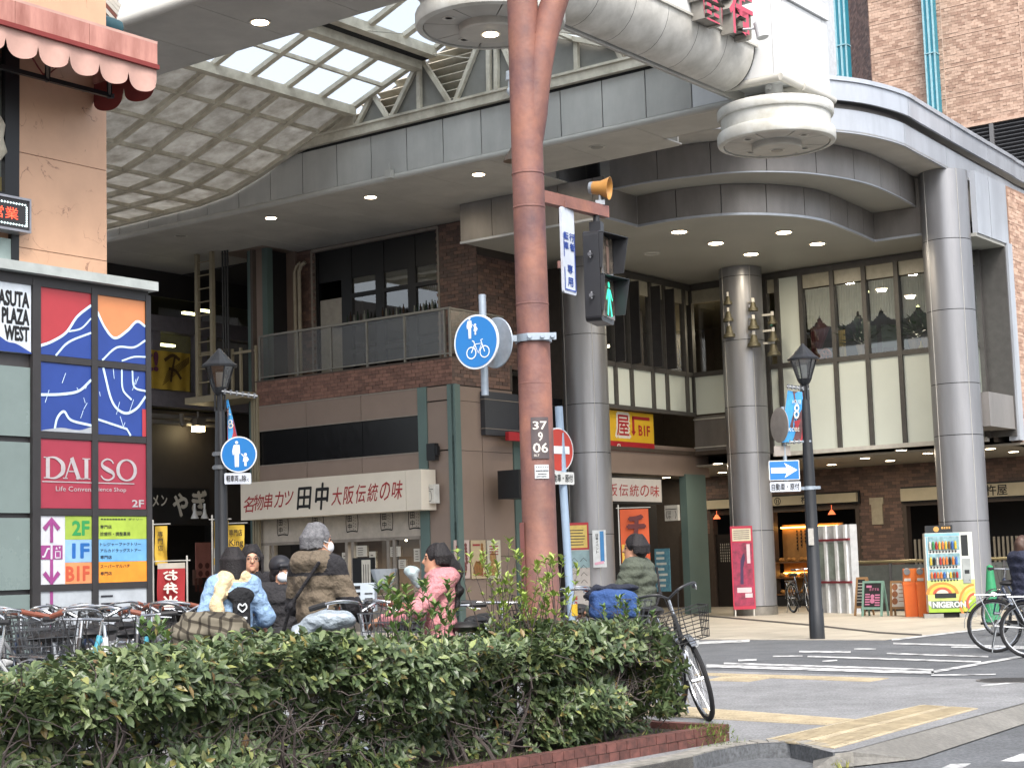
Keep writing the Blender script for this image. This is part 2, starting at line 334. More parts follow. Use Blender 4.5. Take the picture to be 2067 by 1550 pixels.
o=mb.build('plaza_joints',mat('tile_joint','#6f665a',.9)); o['kind']='structure'
mb=MB(); mb.box(-60,uv(t0)[0],25.05,25.195,-.01,.012); o=mb.build('plaza_edge_strip',mat('edge_stone','#a9a296',.8)); o['kind']='structure'
# painted lines
def gl(mb,x0,y0,x1,y1,t0,t1=None,z=.008):
    t1=t1 or t0; mb.add([G(x0,y0-t0/2,z),G(x0,y0+t0/2,z),G(x1,y1+t1/2,z),G(x1,y1-t1/2,z)],[(0,1,2,3)])
LN=[(1426,1343,1885,1357,6),(1461,1338,1884,1351,3.4),(1630,1324,1980,1335,3),(1613,1314.5,1717,1315,3.5),(1790,1318,1995,1324.5,2.8),(1803,1298,2120,1306,3),(1920,1305,2120,1309,3),(1408,1297,1513,1292.5,5),
    (1490,1332,1527,1331,4),(1660,1334,1690,1332,2.5),(1724,1309,1768,1309,2.2),(1560,1324,1620,1323,2.4),(1981,1383,2067,1375,2.5),(1880,1362,2010,1360,2.4)]
mb=MB()
for l in LN: gl(mb,*l)
gl(mb,1880,1356,2090,1319,5,4); gl(mb,1800,1291,2000,1267,3)
mb.add([PZ(2020,1535,-.106),PZ(2090,1510,-.106),PZ(2090,1530,-.106),PZ(2060,1537,-.106)],[(0,1,2,3)]); mb.add([PZ(1895,1552,-.106),PZ(1918,1541,-.106),PZ(1960,1540,-.106),PZ(1938,1552,-.106)],[(0,1,2,3)])
o=mb.build('crossing_markings',M_white); o['kind']='structure'
mb=MB(); P=G(2036,1372,.009); mb.lathe(P-EZ*.004,[(.34,0),(.34,.006)],32); mb.lathe(P,[(.3,.0),(.3,.004)],32,k=1); o=solo(mb,'manhole_cover',[mat('iron_ring','#6a6866',.6,metal=.4),mat('iron_lid','#3f3e3e',.6,metal=.4,bump=1.,bscale=40)],'round iron manhole cover in the pavement near the right edge','manhole cover')
# tactile paving, tile by tile
tp=thing('tactile_paving','yellow tactile paving strips beside the crossing','paving',G(1650,1440)); tp['kind']='structure'
def tactile(q,n,m,bump=True):
    q=[np.array(G(*c)) for c in q]
    dots=MB()
    for i in range(n):
        for j in range(m):
            f=lambda a,b:(q[0]*(1-a)+q[1]*a)*(1-b)+(q[3]*(1-a)+q[2]*a)*b
            e=.012; a0,a1,b0,b1=i/n,(i+1)/n,j/m,(j+1)/m; c=[f(a0,b0),f(a1,b0),f(a1,b1),f(a0,b1)]; ce=sum(c)/4
            c=[p+(ce-p)*.025 for p in c]; mb=MB(); mb.prism([p+EZ*.010 for p in c],(0,0,-.012)); mb.v=mb.v; o=mb.build('tactile_tile',M_yel,tp)
            if bump:
                for s in range(4):
                    x0,x1=a0+(a1-a0)*(s+.3)/4,a0+(a1-a0)*(s+.7)/4
                    A,B,C,D=f(x0,b0+(b1-b0)*.12),f(x1,b0+(b1-b0)*.12),f(x1,b1-(b1-b0)*.12),f(x0,b1-(b1-b0)*.12)
                    dots.prism([p+EZ*.0145 for p in(A,B,C,D)],(0,0,-.004))
    dots.build('tactile_bars',M_yel,tp,kind='stuff')
tactile([(1545,1493),(1684,1512),(1975,1431),(1858,1424)],12,2) if False else None
tactile([(1545,1493),(1858,1424),(1975,1431),(1684,1512)],12,2)
tactile([(1250,1436),(1300,1421),(1726,1452.5),(1663,1464)][::1],1,14) if False else tactile([(1300,1421),(1726,1452.5),(1665,1464.5),(1240,1441)],14,1)
tactile([(1419,1358.5),(1795,1369.5),(1755,1376.7),(1400,1363)],12,1)
tactile([(1462,1365),(1556,1369),(1511,1376.6),(1425,1374)],3,1)
# white crumpled bag by the kerb
mb=MB(); c=PZ(1706,1538,-.1); mb.ell(c+EZ*.03,.11,.05,.035,10,6); 
for i,p in enumerate(mb.v): mb.v[i]=tuple(np.array(p)+RNG.normal(0,.012,3))
solo(mb,'plastic_bag',mat('white_plastic','#c4ccd4',.35),'crumpled white plastic bag lying in the gutter by the kerb','plastic bag',smooth=True)
# ---------------------------------------------------------------- arcade roof
VB=25.4; ZB=9.48
ar=thing('arcade_roof','grey shopping arcade roof with glazed gable, trussed end and panelled beams','arcade roof',W(-20,20,ZB))
jx=[(241,470),(299.5,460),(359,440),(418.7,428),(482,400),(545.7,380),(611,365),(680,340),(749.5,325),(821,310),(894.5,290),(971.5,275),(1051,260),(1132,240),(1216,220),(1303,195),(1395,165),(1489,150)]
us=[-33.5]+[uv(PV(x,y,VB))[0] for x,y in jx]+[-12.56]
for i in range(len(us)-1):
    mb=MB(); mb.box(us[i]+.012,us[i+1]-.012,VB,VB+.04,ZB+.11,10.5); mb.build('fascia_panel',M_fasc if i<len(us)-3 else M_wbox,ar)
mb=MB(); mb.box(-33.5,-12.54,VB+.03,VB+.3,ZB+.02,10.6); mb.build('beam_core',M_joint,ar)
mb=MB(); mb.tube([W(-33.5,VB+.05,ZB+.05),W(-12.47,VB+.05,ZB+.05)],.075,10); mb.tube([W(-12.47,VB-.02,ZB+.05),W(-12.47,VB+1.2,ZB+.05)],.075,10); mb.build('edge_tube',M_trim,ar,True)
mb=MB(); mb.box(-27.5,-12.9,VB-.12,VB+.06,10.56,10.8); mb.box(-27.5,-12.9,VB-.16,VB-.11,10.74,10.79); mb.build('bottom_chord',M_frame,ar)
mb=MB(); mb.box(-27.5,-12.9,VB+.0,VB+.1,10.5,10.565); mb.build('shadow_gap',M_joint,ar)
su=np.linspace(-33.5,-12.5,13)
for i in range(12):
    v1=29.66 if su[i+1]<-21 else 28.28 if su[i+1]<-18.4 else 27.2 if su[i+1]<-15 else 26.6
    mb=MB(); mb.box(su[i]+.006,su[i+1]-.006,VB+.12,v1,ZB,ZB+.03); mb.build('soffit_panel',M_soff,ar)
mb=MB(); mb.box(-33.5,-13.2,VB+.13,26.55,ZB+.032,ZB+.06); mb.build('soffit_backing',M_joint,ar)
mb=MB(); mb.box(-19.3,-16.1,27.2,27.24,ZB,11); mb.box(-16.1,-12.62,26.58,26.62,ZB,11); mb.build('beam_back',M_fasc,ar)
# end block (white panels) at the street side
for v0,v1 in ((VB-.8,VB-.55),(VB-.535,VB+.0),(VB+.015,VB+.98),(VB+.995,VB+1.2)):
    mb=MB(); mb.box(-12.6,-12.52,v0,v1,ZB+.12,11.0); mb.build('end_panel',M_wbox,ar)
mb=MB(); mb.box(-12.6,-12.47,VB-.82,VB+1.2,11.02,11.3); mb.build('end_cap',M_wbox,ar)
mb=MB(); mb.box(-13.62,-12.61,VB-.8,VB-.01,ZB+.13,11.9); mb.box(-12.9,-12.61,VB,VB+1.18,ZB+.13,11.0); mb.build('end_core',M_wbox,ar); mb=MB(); mb.tube([W(-13.7,VB-.78,ZB+.06),W(-12.5,VB-.78,ZB+.06)],.07,10); mb.tube([W(-12.5,VB-.8,ZB+.06),W(-12.5,VB,ZB+.06)],.07,10); mb.build('edge_tube',M_trim,ar,True)
# sign girder along the street with the rounded soffit
prof=[(-12.9,10.15)]+[(-12.9-.62*(1-math.cos(t))**1.1,10.15-.7*math.sin(t)**1.15) for t in np.linspace(0,math.pi/2,9)]
vs=np.arange(15.2,24.4,.93)
for i in range(len(vs)):
    a,b=vs[i]+.005,min(vs[i]+.93,24.56)-.005; mb=MB(); P=[W(u,a,z) for u,z in prof[1:]]; Q=[W(u,b,z) for u,z in prof[1:]]
    mb.add(P+Q,[(j,j+1,j+1+len(P),j+len(P)) for j in range(len(P)-1)]); mb.add(P+Q,[(j,j+len(P),j+1+len(P),j+1) for j in range(0)]); mb.build('curved_soffit',mat('curved_soffit','#d0cec8',.5,var=.1,scale=2.2,dark='#a8a69f'),ar,True)
mb=MB(); P=[W(u-.01,15.2,z+.015) for u,z in prof[1:]]; Q=[W(u-.01,24.55,z+.015) for u,z in prof[1:]]; mb.add(P+Q,[(j,j+1,j+1+len(P),j+len(P)) for j in range(len(P)-1)]); mb.build('soffit_joint',M_joint,ar)
mb=MB(); mb.box(-13.62,-13.56,15.2,25.3,9.41,12.2); mb.build('girder_inner_face',M_fasc,ar)
for i,v in enumerate(np.arange(15.2,24.5,1.7)):
    mb=MB(); mb.box(-12.96,-12.9,v+.008,min(v+1.7,24.58)-.008,10.17,11.9); mb.build('sign_panel',M_wbox,ar)
mb=MB(); mb.box(-13.0,-12.86,15.2,24.57,10.12,10.16); mb.build('sign_edge',M_trim,ar)
def letter(ch,px0,py0,px1,py1):
    c=bpy.data.curves.new('t','FONT'); c.body=ch; c.extrude=.16; c.offset=.022; c.resolution_u=2
    o=bpy.data.objects.new('t',c); _ts.collection.objects.link(o); _ts.view_layers[0].update(); dg=_ts.view_layers[0].depsgraph; m=o.evaluated_get(dg).to_mesh()
    V=np.array([v.co[:] for v in m.vertices]); P=[tuple(p.vertices) for p in m.polygons]; bpy.data.objects.remove(o)
    A=PU(px0,py0,-12.7); B=PU(px1,py1,-12.7); lo,hi=V.min(0),V.max(0); N=(V-lo)/(hi-lo); v0,v1=uv(A)[1],uv(B)[1]; z0,z1=min(A[2],B[2]),max(A[2],B[2])
    mb=MB(); front=MB()
    for p in P:
        q=mb if abs(sum(N[i][2] for i in p)/len(p)-1)>.05 else front
        q.add([W(-12.9+N[i][2]*.22,v0+N[i][0]*(v1-v0),z0+N[i][1]*(z1-z0)) for i in p],[tuple(range(len(p)))])
    f=front.build('letter',mat('letter_red','#b04a5c',.5,var=.06),ar); mb.build('letter_side',mat('letter_side','#8f8b84',.5),f)
letter('番',1407,-42,1452,48) if False else None
def letter_uv(ch,v0,z0,s):
    c=bpy.data.curves.new('t','FONT'); c.body=ch; c.extrude=.16; c.offset=.012; c.resolution_u=2
    o=bpy.data.objects.new('t',c); _ts.collection.objects.link(o); _ts.view_layers[0].update(); dg=_ts.view_layers[0].depsgraph; m=o.evaluated_get(dg).to_mesh()
    V=np.array([v.co[:] for v in m.vertices]); P=[tuple(p.vertices) for p in m.polygons]; bpy.data.objects.remove(o)
    lo,hi=V.min(0),V.max(0); N=(V-lo)/(hi-lo); mb=MB(); front=MB()
    for p in P:
        q=front if min(N[i][2] for i in p)>.95 else mb
        q.add([W(-12.89+N[i][2]*.24,v0+N[i][0]*s,z0+N[i][1]*s) for i in p],[tuple(range(len(p)))])
    f=front.build('letter',mat('letter_red','#c04a60',.5,var=.06),ar); mb.build('letter_side',mat('letter_side','#8f8b84',.5),f)
for ch,px,py in (('番',1415,48),('街',1475,78)):
    P=PU(px,py,-12.65); letter_uv(ch,uv(P)[1],P[2]+.13,.82)
P=PU(1352,20,-12.65); letter_uv('一',uv(P)[1]-.5,P[2]-.1,.8) if False else None
# roof profile over the bay
PR=[(-13.6,10.1),(-15.4,10.78),(-17.2,11.46),(-19.6,12.4),(-21.1,11.84),(-22.05,11.53),(-22.92,11.23),(-23.9,10.88),(-24.85,10.55),(-25.8,10.24),(-26.75,10.0),(-27.75,9.9),(-28.9,9.88),(-30.1,9.86),(-31.3,9.85)]
V0,V1=17.3,25.28; rv=np.arange(V1,V0-.01,-1.0)
def skylight():
    m=bpy.data.materials.new('skylight_sheet'); m.use_nodes=True; t=m.node_tree; t.nodes.clear(); L=t.links.new
    o=t.nodes.new('ShaderNodeOutputMaterial'); a=t.nodes.new('ShaderNodeMixShader'); tr=t.nodes.new('ShaderNodeBsdfTransparent'); tl=t.nodes.new('ShaderNodeBsdfTranslucent')
    tr.inputs[0].default_value=(.46,.53,.59,1); tl.inputs[0].default_value=(.6,.67,.72,1); a.inputs[0].default_value=.6
    L(tr.outputs[0],a.inputs[1]); L(tl.outputs[0],a.inputs[2]); L(a.outputs[0],o.inputs[0]); return m
M_sky=skylight()
for i in range(len(PR)-1):
    (ua,za),(ub,zb)=PR[i],PR[i+1]
    for j in range(len(rv)-1):
        a,b=rv[j+1]+.02,rv[j]-.02; e=.03 if i<6 else .004; la=np.array([ua,za]); lb=np.array([ub,zb]); d=(lb-la)/np.linalg.norm(lb-la)
        la=la+d*e; lb=lb-d*e; mb=MB(); mb.quad(W(la[0],a,la[1]),W(la[0],b,la[1]),W(lb[0],b,lb[1]),W(lb[0],a,lb[1]))
        mb.build('skylight_panel' if i<6 else 'ceiling_panel',M_sky if i<6 else M_gpan,ar)
rf=MB()
for v in rv:
    for i in range(len(PR)-1): rf.bar(W(PR[i][0],v,PR[i][1]-.03),W(PR[i+1][0],v,PR[i+1][1]-.03),.12,.12)
rf.build('rafters',M_frame,ar,kind='stuff') if False else None
for v in rv:
    mb=MB()
    for i in range(len(PR)-1): mb.bar(W(PR[i][0],v,PR[i][1]-.045),W(PR[i+1][0],v,PR[i+1][1]-.045),.13,.1)
    mb.build('rafter',M_frame,ar)
for i,(u,z) in enumerate(PR):
    big=i in(4,6); mb=MB(); s=.26 if i==4 else .2 if i==6 else .075
    mb.bar(W(u,V0,z-(.14 if big else .05)),W(u,V1,z-(.14 if big else .05)),s,.2 if big else .08)
    if i==4: mb.bar(W(u+.42,V0,z+.05),W(u+.42,V1,z+.05),.22,.2); mb.bar(W(u+.2,V0,z-.02),W(u+.2,V1,z-.02),.2,.08,k=1)
    mb.build('purlin',[M_frame,M_joint],ar)
mb=MB()
for v in rv[::2]: mb.tube([W(-20.8,v,11.9),W(-19.0,v-.9,11.2)],.012,5)
mb.build('tie_rod',M_frame,ar)
# far side of roof (left continuation deck) and truss
T=[((713,222),(713,259)),((717,261),(751,193)),((753,191),(786,243)),((787,244),(845,125)),((846,125),(847,230)),((850,118),(914,217)),((915,217),(968,84)),((986,60),(988,199)),((1002,60),(1003,195)),((1002,60),(1056,190)),((1056,190),(1114,55)),((1162,20),(1165,157)),((1185,-10),(1263,133)),((1285,85),(1264,131)),((968,84),(985,45))]
for a,b in T:
    A,B=PV(*a,VB-.05),PV(*b,VB-.05); mb=MB(); mb.bar(A,B,.09,.09,upv=EV); mb.build('truss_member',M_frame,ar)
for tri in ([(717,261),(752,190),(786,243)],[(787,244),(846,122),(914,217)],[(915,217),(976,62),(1004,62),(1055,190)],[(1056,190),(1116,45),(1200,15),(1263,133)],[(1264,131),(1287,82),(1400,60),(1400,100)]):
    mb=MB(); mb.prism([PV(x,y,VB+.02) for x,y in tri],EV*.05); mb.build('gable_panel',mat('gable_grey','#83827c',.6,var=.12,scale=2),ar)
i0=0
for z in np.arange(10.72,12.4,.17):
    hw=(12.45-z)/.37; a,b=max(-19.6-hw,-24.8),min(-19.6+hw,-13.6)
    mb=MB(); c=W((a+b)/2,VB+.22,z); mb.obox(c,EU*(b-a)/2,EV*.085-EZ*.05,EZ*.012+EV*.007); mb.build('louvre_slat',M_frame,ar)
mb=MB(); mb.prism([W(-24.9,VB+.4,10.5),W(-13.6,VB+.4,10.5),W(-13.6,VB+.4,10.4),W(-19.6,VB+.4,12.6),W(-24.9,VB+.4,10.55)],EV*.03); mb.build('louvre_backing',mat('louvre_back','#5e5b55',.8),ar)
mb=MB(); mb.prism([PV(568,318,VB-.02),PV(713,258,VB-.02),PV(713,222,VB-.02),PV(560,330,VB-.02)],EV*.03); mb.build('gable_panel',M_frame,ar)
# near beam
mb=MB(); mb.tube([W(-18.6,15.36,ZB+.04),W(-12.9,15.36,ZB+.04)],.09,10); mb.build('edge_tube',M_trim,ar,True)
for a in np.arange(-18.6,-13,1.4):
    mb=MB(); mb.box(a+.01,min(a+1.4,-12.95)-.01,15.4,15.44,ZB+.14,11.2); mb.build('fascia_panel',M_wbox,ar)
    
for a in np.arange(-31,-13.2,1.55):
    mb=MB(); mb.box(a+.006,min(a+1.55,-12.95)-.006,15.44,17.35,ZB,ZB+.03); mb.build('soffit_panel',M_soff,ar)
mb=MB(); mb.box(-31,-13,15.5,17.3,ZB+.032,11.0); mb.build('beam_core',M_fasc,ar)
# downlights in the beams
def downlight(P,parent,r=.13,on=True,power=0):
    mb=MB(); mb.lathe(P-EZ*.012,[(r*1.25,.012),(r*1.25,0),(r,0),(r,.01)],20); o=mb.build('downlight',M_cap,parent,True)
    if on and power: lamp_light(P-EZ*.02,power,o)
    mb=MB(); mb.lathe(P-EZ*.016,[(r*.96,.0),(r*.96,.012)],20); mb.build('lens',M_lamp if on else mat('lens_off','#8d8c86',.3),o)
for x,y in ((525,45),(748,398),(547,440),(966,352)): downlight(PZ(x,y,ZB-.004),ar,power=9)
downlight(PZ(1205,297,ZB-.004),ar,on=False); downlight(PZ(365,476,ZB-.004),ar,on=False)
# ---------------------------------------------------------------- ring lamps hung below the roof corners
def ringlamp(P,label,lit):
    R=1.03; t=thing('ring_lamp',label,'lamp',P,'round lamps under the arcade corners'); z=P
    mb=MB(); mb.tube([P+EZ*.62,P+EZ*1.15],.16,14); mb.tube([P+EZ*1.0-EV*.17,P+EZ*1.0-EV*.21],.05,10); mb.build('stem',M_wbox,t,True)
    mb=MB(); mb.lathe(P,[(R*.2,.64),(R*.97,.64),(R*.985,.62),(R*.985,.5),(R*.97,.47),(R*.93,.465),(R*.92,.24),(R*.93,.23),(R*.985,.215),(R,.18),(R,.05),(R*.985,.015),(R*.94,0),(R*.9,.0),(R*.9,.05)],48); mb.build('drum',mat('lamp_white','#d3d4d0',.45,var=.06,scale=2,dark='#aeaca2'),t,True)
    for s in range(8):
        a0,a1=2*math.pi*s/8+.012+.2,2*math.pi*(s+1)/8-.012+.2; mb=MB(); n=6; f=lambda r,a:P+A3(r*math.cos(a),r*math.sin(a),.02)
        ps=[f(R*.42,a0+(a1-a0)*i/n) for i in range(n+1)]+[f(R*.885,a1+(a0-a1)*i/n) for i in range(n+1)]; mb.prism(ps,EZ*.02); o=mb.build('under_panel',M_soff,t)
        if s%2==0:
            c=P+A3(R*.65*math.cos((a0+a1)/2),R*.65*math.sin((a0+a1)/2),.012); mb=MB(); mb.lathe(c,[(.09,.01),(.09,0),(.06,0),(.05,.008)],14); mb.build('spot',M_cap,o,True)
    mb=MB(); mb.lathe(P,[(R*.9,.045),(R*.4,.045)],32); mb.build('under_backing',M_joint,t)
    mb=MB(); mb.lathe(P-EZ*.08,[(R*.42,.12),(R*.42,.01),(R*.4,-.01),(R*.1,-.012)],32); mb.build('centre_drum',mat('lamp_white2','#bdbab2',.5,var=.1,scale=3),t,True)
    mb=MB(); mb.lathe(P-EZ*.1,[(.14,.012),(.14,0),(.1,0)],18); o=mb.build('downlight',M_cap,t,True)
    mb=MB(); mb.lathe(P-EZ*.108,[(.105,.01),(.105,0)],18); mb.build('lens',M_lamp if lit else mat('lens_off','#8d8c86',.3),o)
ringlamp(PD(1568,293,28.0),'white round lamp hung under the white corner block beside the canopy, unlit',False)
ringlamp(PD(990,56,21.7),'round lamp with lit centre hung behind the top of the red pole',True)
# camera and bell speaker on the beam
mb=MB(); P=PV(1031,165,VB-.3); mb.tube([P-EZ*.2,P+EZ*.02],.06,10); mb.ell(P-EZ*.2,.09,.09,.09); mb.tube([P+EZ*.02,P+EZ*.2],[.1,.09],12); mb.tube([P-EZ*.2,P-EZ*.3],.04,8); solo(mb,'security_camera',mat('camera_white','#d7dade',.35),'white dome security camera standing on the beam ledge behind the red pole','camera',smooth=True)
mb=MB(); P=PV(1036,320,VB-.25); mb.lathe(P,[(.05,.2),(.1,.1),(.17,.03),(.2,-.06),(.17,-.06)],20); mb.tube([P+EV*.0+EZ*.15,P+EV*.25+EZ*.15],.03,8); solo(mb,'bell_lamp',mat('lamp_brown','#6b5a4c',.5),'brown bell shaped lamp on the beam, half behind the red pole','lamp',smooth=True)
mb=MB(); P=PV(786,352,VB-.06); mb.obox(P,EU*.09,EV*.05,EZ*.09); mb.tube([P+EZ*.09,P+EZ*.24],.008,5); solo(mb,'junction_box',M_trim,'small grey box with a wire on the panelled arcade beam','junction box')
P=PU(1500,60,-12.6); mb=MB(); mb.tube([P,P+EU*.3-EZ*.05,P+EU*.36-EZ*.1],.02,6); mb.tube([P+EU*.36-EZ*.22,P+EU*.3+EZ*.05],.1,12); solo(mb,'spotlight',mat('spot_white','#cfd2d4',.35),'white spotlight aimed at the red sign letters','spotlight',smooth=True)
# ---------------------------------------------------------------- right hand building with the curved canopy
rb=thing('station_building','brick building with steel columns, stepped curved canopy and upper window bay','building',W(-18,37,0))
Q1=[(-22.45,28.25),(-18.58,28.25),(-18.58,29.55)]+[tuple(q) for q in spl([(-18.58,29.55),(-17.57,29.56),(-16.5,29.95),(-15.75,30.8),(-15.38,31.9),(-15.43,33.5),(-15.55,34.98)],6)][1:]+[(-14.2,35.05)]
Q2=[(-18.63,28.6)]+[tuple(q) for q in spl([(-18.6,28.62),(-17.66,28.63),(-16.7,28.85),(-15.97,29.13),(-15.33,29.66),(-14.76,30.5),(-14.36,32.0),(-14.39,33.79),(-14.56,35.31)],6)][1:]
QC=[tuple(q) for q in spl([(-18.6,27.4),(-17.2,27.5),(-15.6,28.2),(-14.6,29.2),(-13.95,30.2),(-13.66,30.95),(-13.49,31.95),(-13.53,33.0),(-13.68,36.07),(-13.8,38.98),(-13.88,41),(-13.95,52)],6)]
def cum(q): 
    L=[0]
    for i in range(1,len(q)): L.append(L[-1]+math.dist(q[i],q[i-1]))
    return L
def band(parent,name,q,z0,z1,m,th=.06,panel=None,off=0.,flip=1):
    """vertical band following a plan line; split in panels with joints when panel is given"""
    L=cum(q); tot=L[-1]; cuts=[0,tot] if not panel else list(np.arange(0,tot,panel))+[tot]
    def at(s):
        i=max(0,min(len(q)-2,int(np.searchsorted(L,s)-1))); t=(s-L[i])/max(1e-9,L[i+1]-L[i]); return np.array(q[i])*(1-t)+np.array(q[i+1])*t
    for c0,c1 in zip(cuts[:-1],cuts[1:]):
        if c1-c0<.05: continue
        g=.008 if panel else 0; ss=[c0+g]+[l for l in L if c0+g+.01<l<c1-g-.01]+[c1-g]; P=[at(s) for s in ss]; mb=MB(); n=len(P)
        nr=[]
        for i in range(n):
            d=P[min(i+1,n-1)]-P[max(i-1,0)]; d=d/max(np.linalg.norm(d),1e-9); nr.append(np.array([d[1],-d[0]])*flip)
        o=[P[i]+nr[i]*off for i in range(n)]; b=[P[i]+nr[i]*(off-th) for i in range(n)]
        vs=[W(*x,z0) for x in o]+[W(*x,z1) for x in o]+[W(*x,z0) for x in b]+[W(*x,z1) for x in b]
        fs=[]
        for i in range(n-1): fs+=[(i,i+1,i+1+n,i+n),(i+2*n,i+3*n,i+1+3*n,i+1+2*n),(i,i+2*n,i+1+2*n,i+1),(i+n,i+1+n,i+1+3*n,i+3*n)]
        fs+=[(0,n,3*n,2*n),(n-1,3*n-1,4*n-1,2*n-1)]
        mb.add(vs,fs); mb.build(name,m,parent,True)
def deck(parent,name,q,z,m,th=.03):
    mb=MB(); mb.prism([W(a,b,z) for a,b in q],EZ*th); mb.build(name,m,parent)
S1=Q1+[(-14.2,37.3),(-24.6,37.3),(-24.6,31.4),(-22.45,31.4)]
deck(rb,'canopy_soffit',S1,8.6,M_dsoff)
band(rb,'canopy_fascia',Q1[:2],8.6,9.47,M_dpan,panel=.9); band(rb,'canopy_fascia',Q1[1:3],8.6,9.25,M_dpan); band(rb,'canopy_fascia',Q1[2:-1],8.62,9.24,M_dpan,panel=.98); band(rb,'canopy_fascia',Q1[-2:],8.62,9.24,M_dpan)
band(rb,'fascia_edge',Q1[:-1],8.57,8.62,M_corn,off=.02); band(rb,'fascia_edge',Q1[-2:],8.57,8.62,M_corn,off=.02)
deck(rb,'canopy_soffit',Q2+[(-14.56,36.9),(-18.63,36.9)],9.25,M_dsoff)
band(rb,'canopy_fascia',Q2,9.27,9.93,M_dpan,panel=1.15); band(rb,'fascia_edge',Q2,9.245,9.27,M_corn,off=.01)
band(rb,'canopy_fascia',Q2[:14],9.94,10.9,M_dpan)
QS=[(a,b) for a,b in QC if b<37]; deck(rb,'canopy_soffit',QS+[(-13.7,37.2),(-18.6,37.2)],9.95,M_soff)
band(rb,'cornice_band',QC,9.93,10.42,M_corn,panel=2.6); band(rb,'cornice_groove',QC,10.42,10.56,M_dpan,off=-.12); band(rb,'cornice_cap',QC,10.56,11.0,M_corn,off=.12,panel=2.6)
band(rb,'cornice_lip',QC,10.96,11.05,M_corn,off=.16); 
deck(rb,'canopy_roof',QC+[(-26,52),(-26,27.4)],11.0,M_dpan)
mb=MB(); mb.box(-14.5,-14.1,35.0,35.5,8.62,9.9); mb.build('canopy_fascia',M_dpan,rb)
for x,y in [(1371,468),(1445,491),(1516,513),(1582,469),(1650,492)]: downlight(PZ(x,y,8.596),rb,.17,power=20)
P=PZ(1316,512,8.596); mb=MB(); mb.torus(P,.18,.02,(0,0,1),24,6); mb.build('vent_ring',M_cap,rb,True)
P=PZ(1240,485,8.596); mb=MB(); mb.torus(P,.18,.02,(0,0,1),24,6); mb.build('vent_ring',M_cap,rb,True)
# columns
def column(u,v,r,z1,label):
    t=thing('steel_column',label,'column',W(u,v,0),'round steel columns of the canopy'); P=W(u,v,0)
    zs=[.22,2.05,3.95,5.1,6.75,8.35,z1] 
    for i in range(len(zs)-1):
        mb=MB(); mb.lathe(P,[(r,zs[i]+.008),(r,zs[i+1]-.008)],48); mb.build('drum_segment',M_steel,t,True)
    mb=MB(); mb.lathe(P,[(r-.012,.1),(r-.012,z1-.05)],32); mb.build('core',M_joint,t)
    mb=MB(); mb.lathe(P,[(r+.015,0),(r+.015,.21)],40); mb.build('base_ring',mat('base_steel','#8b8780',.35,metal=.5,var=.2,scale=5),t,True)
    mb=MB()
    for a in (-.5-AZ,1.35-AZ-.4): 
        q=P+A3((r+.001)*math.sin(a),-(r+.001)*math.cos(a),0); mb.bar(q+EZ*.25,q+EZ*z1,.012,.006,upv=(math.cos(a),math.sin(a),0))
    mb.build('vertical_joint',M_cap,t); return t
def colpos(x,y0,wpx,Y):
    P=PD(x,y0,Y); return uv(P)
c1=colpos(1187,900,92,38.6); c2=colpos(1510,900,86,40.5); c3=colpos(1936,900,96,36.5)
column(*c1,.535,11.6,'thick steel column behind the red pole, nearest the fried skewer shop'); column(*c2,.53,8.6,'middle steel column carrying small bells, beside the bakery'); column(*c3,.54,9.95,'right hand steel column behind the vending machine')
# brass bells on column 2
bm=mat('bell_bronze','#5c5847',.5,metal=.4,var=.2,scale=9)
P2=W(*c2,0); i=0
where=['left','front','right']; hgt=['top','middle','bottom']
for col,(dx,pxs) in enumerate((((-.62,0),[(1470,606),(1471,640),(1473,672)]),((-.05,0),[(1520,618),(1521,655),(1522,690)]),((.66,0),[(1559,645),(1561,680),(1562,708)]))):
    for k,(x,y) in enumerate(pxs):
        Pb=PD(x,y,40.5-(.75 if col==1 else .35)); s=.12+.02*k; b=thing('brass_bell',f'bronze bell, {hgt[k]} of three on the {where[col]} of the middle column','bell',Pb,'bells on the middle column')
        mb=MB(); mb.lathe(Pb-EZ*.12,[(.02,s*1.9),(s*.45,s*1.75),(s*.55,s*1.3),(s*.72,s*.6),(s*.98,.08),(s*1.05,0),(s*.8,.01)],18); mb.build('bell_body',bm,b,True)
        d=nrm(A3(P2[0]-Pb[0],P2[1]-Pb[1],0)); mb=MB(); mb.bar(Pb+EZ*(s*1.9-.1),Pb+EZ*(s*1.9-.1)+d*.35,.04,.05); mb.obox(Pb+EZ*(s*1.9-.08),(.035,0,0),(0,.035,0),(0,0,.05)); mb.build('bracket',M_cap,b)
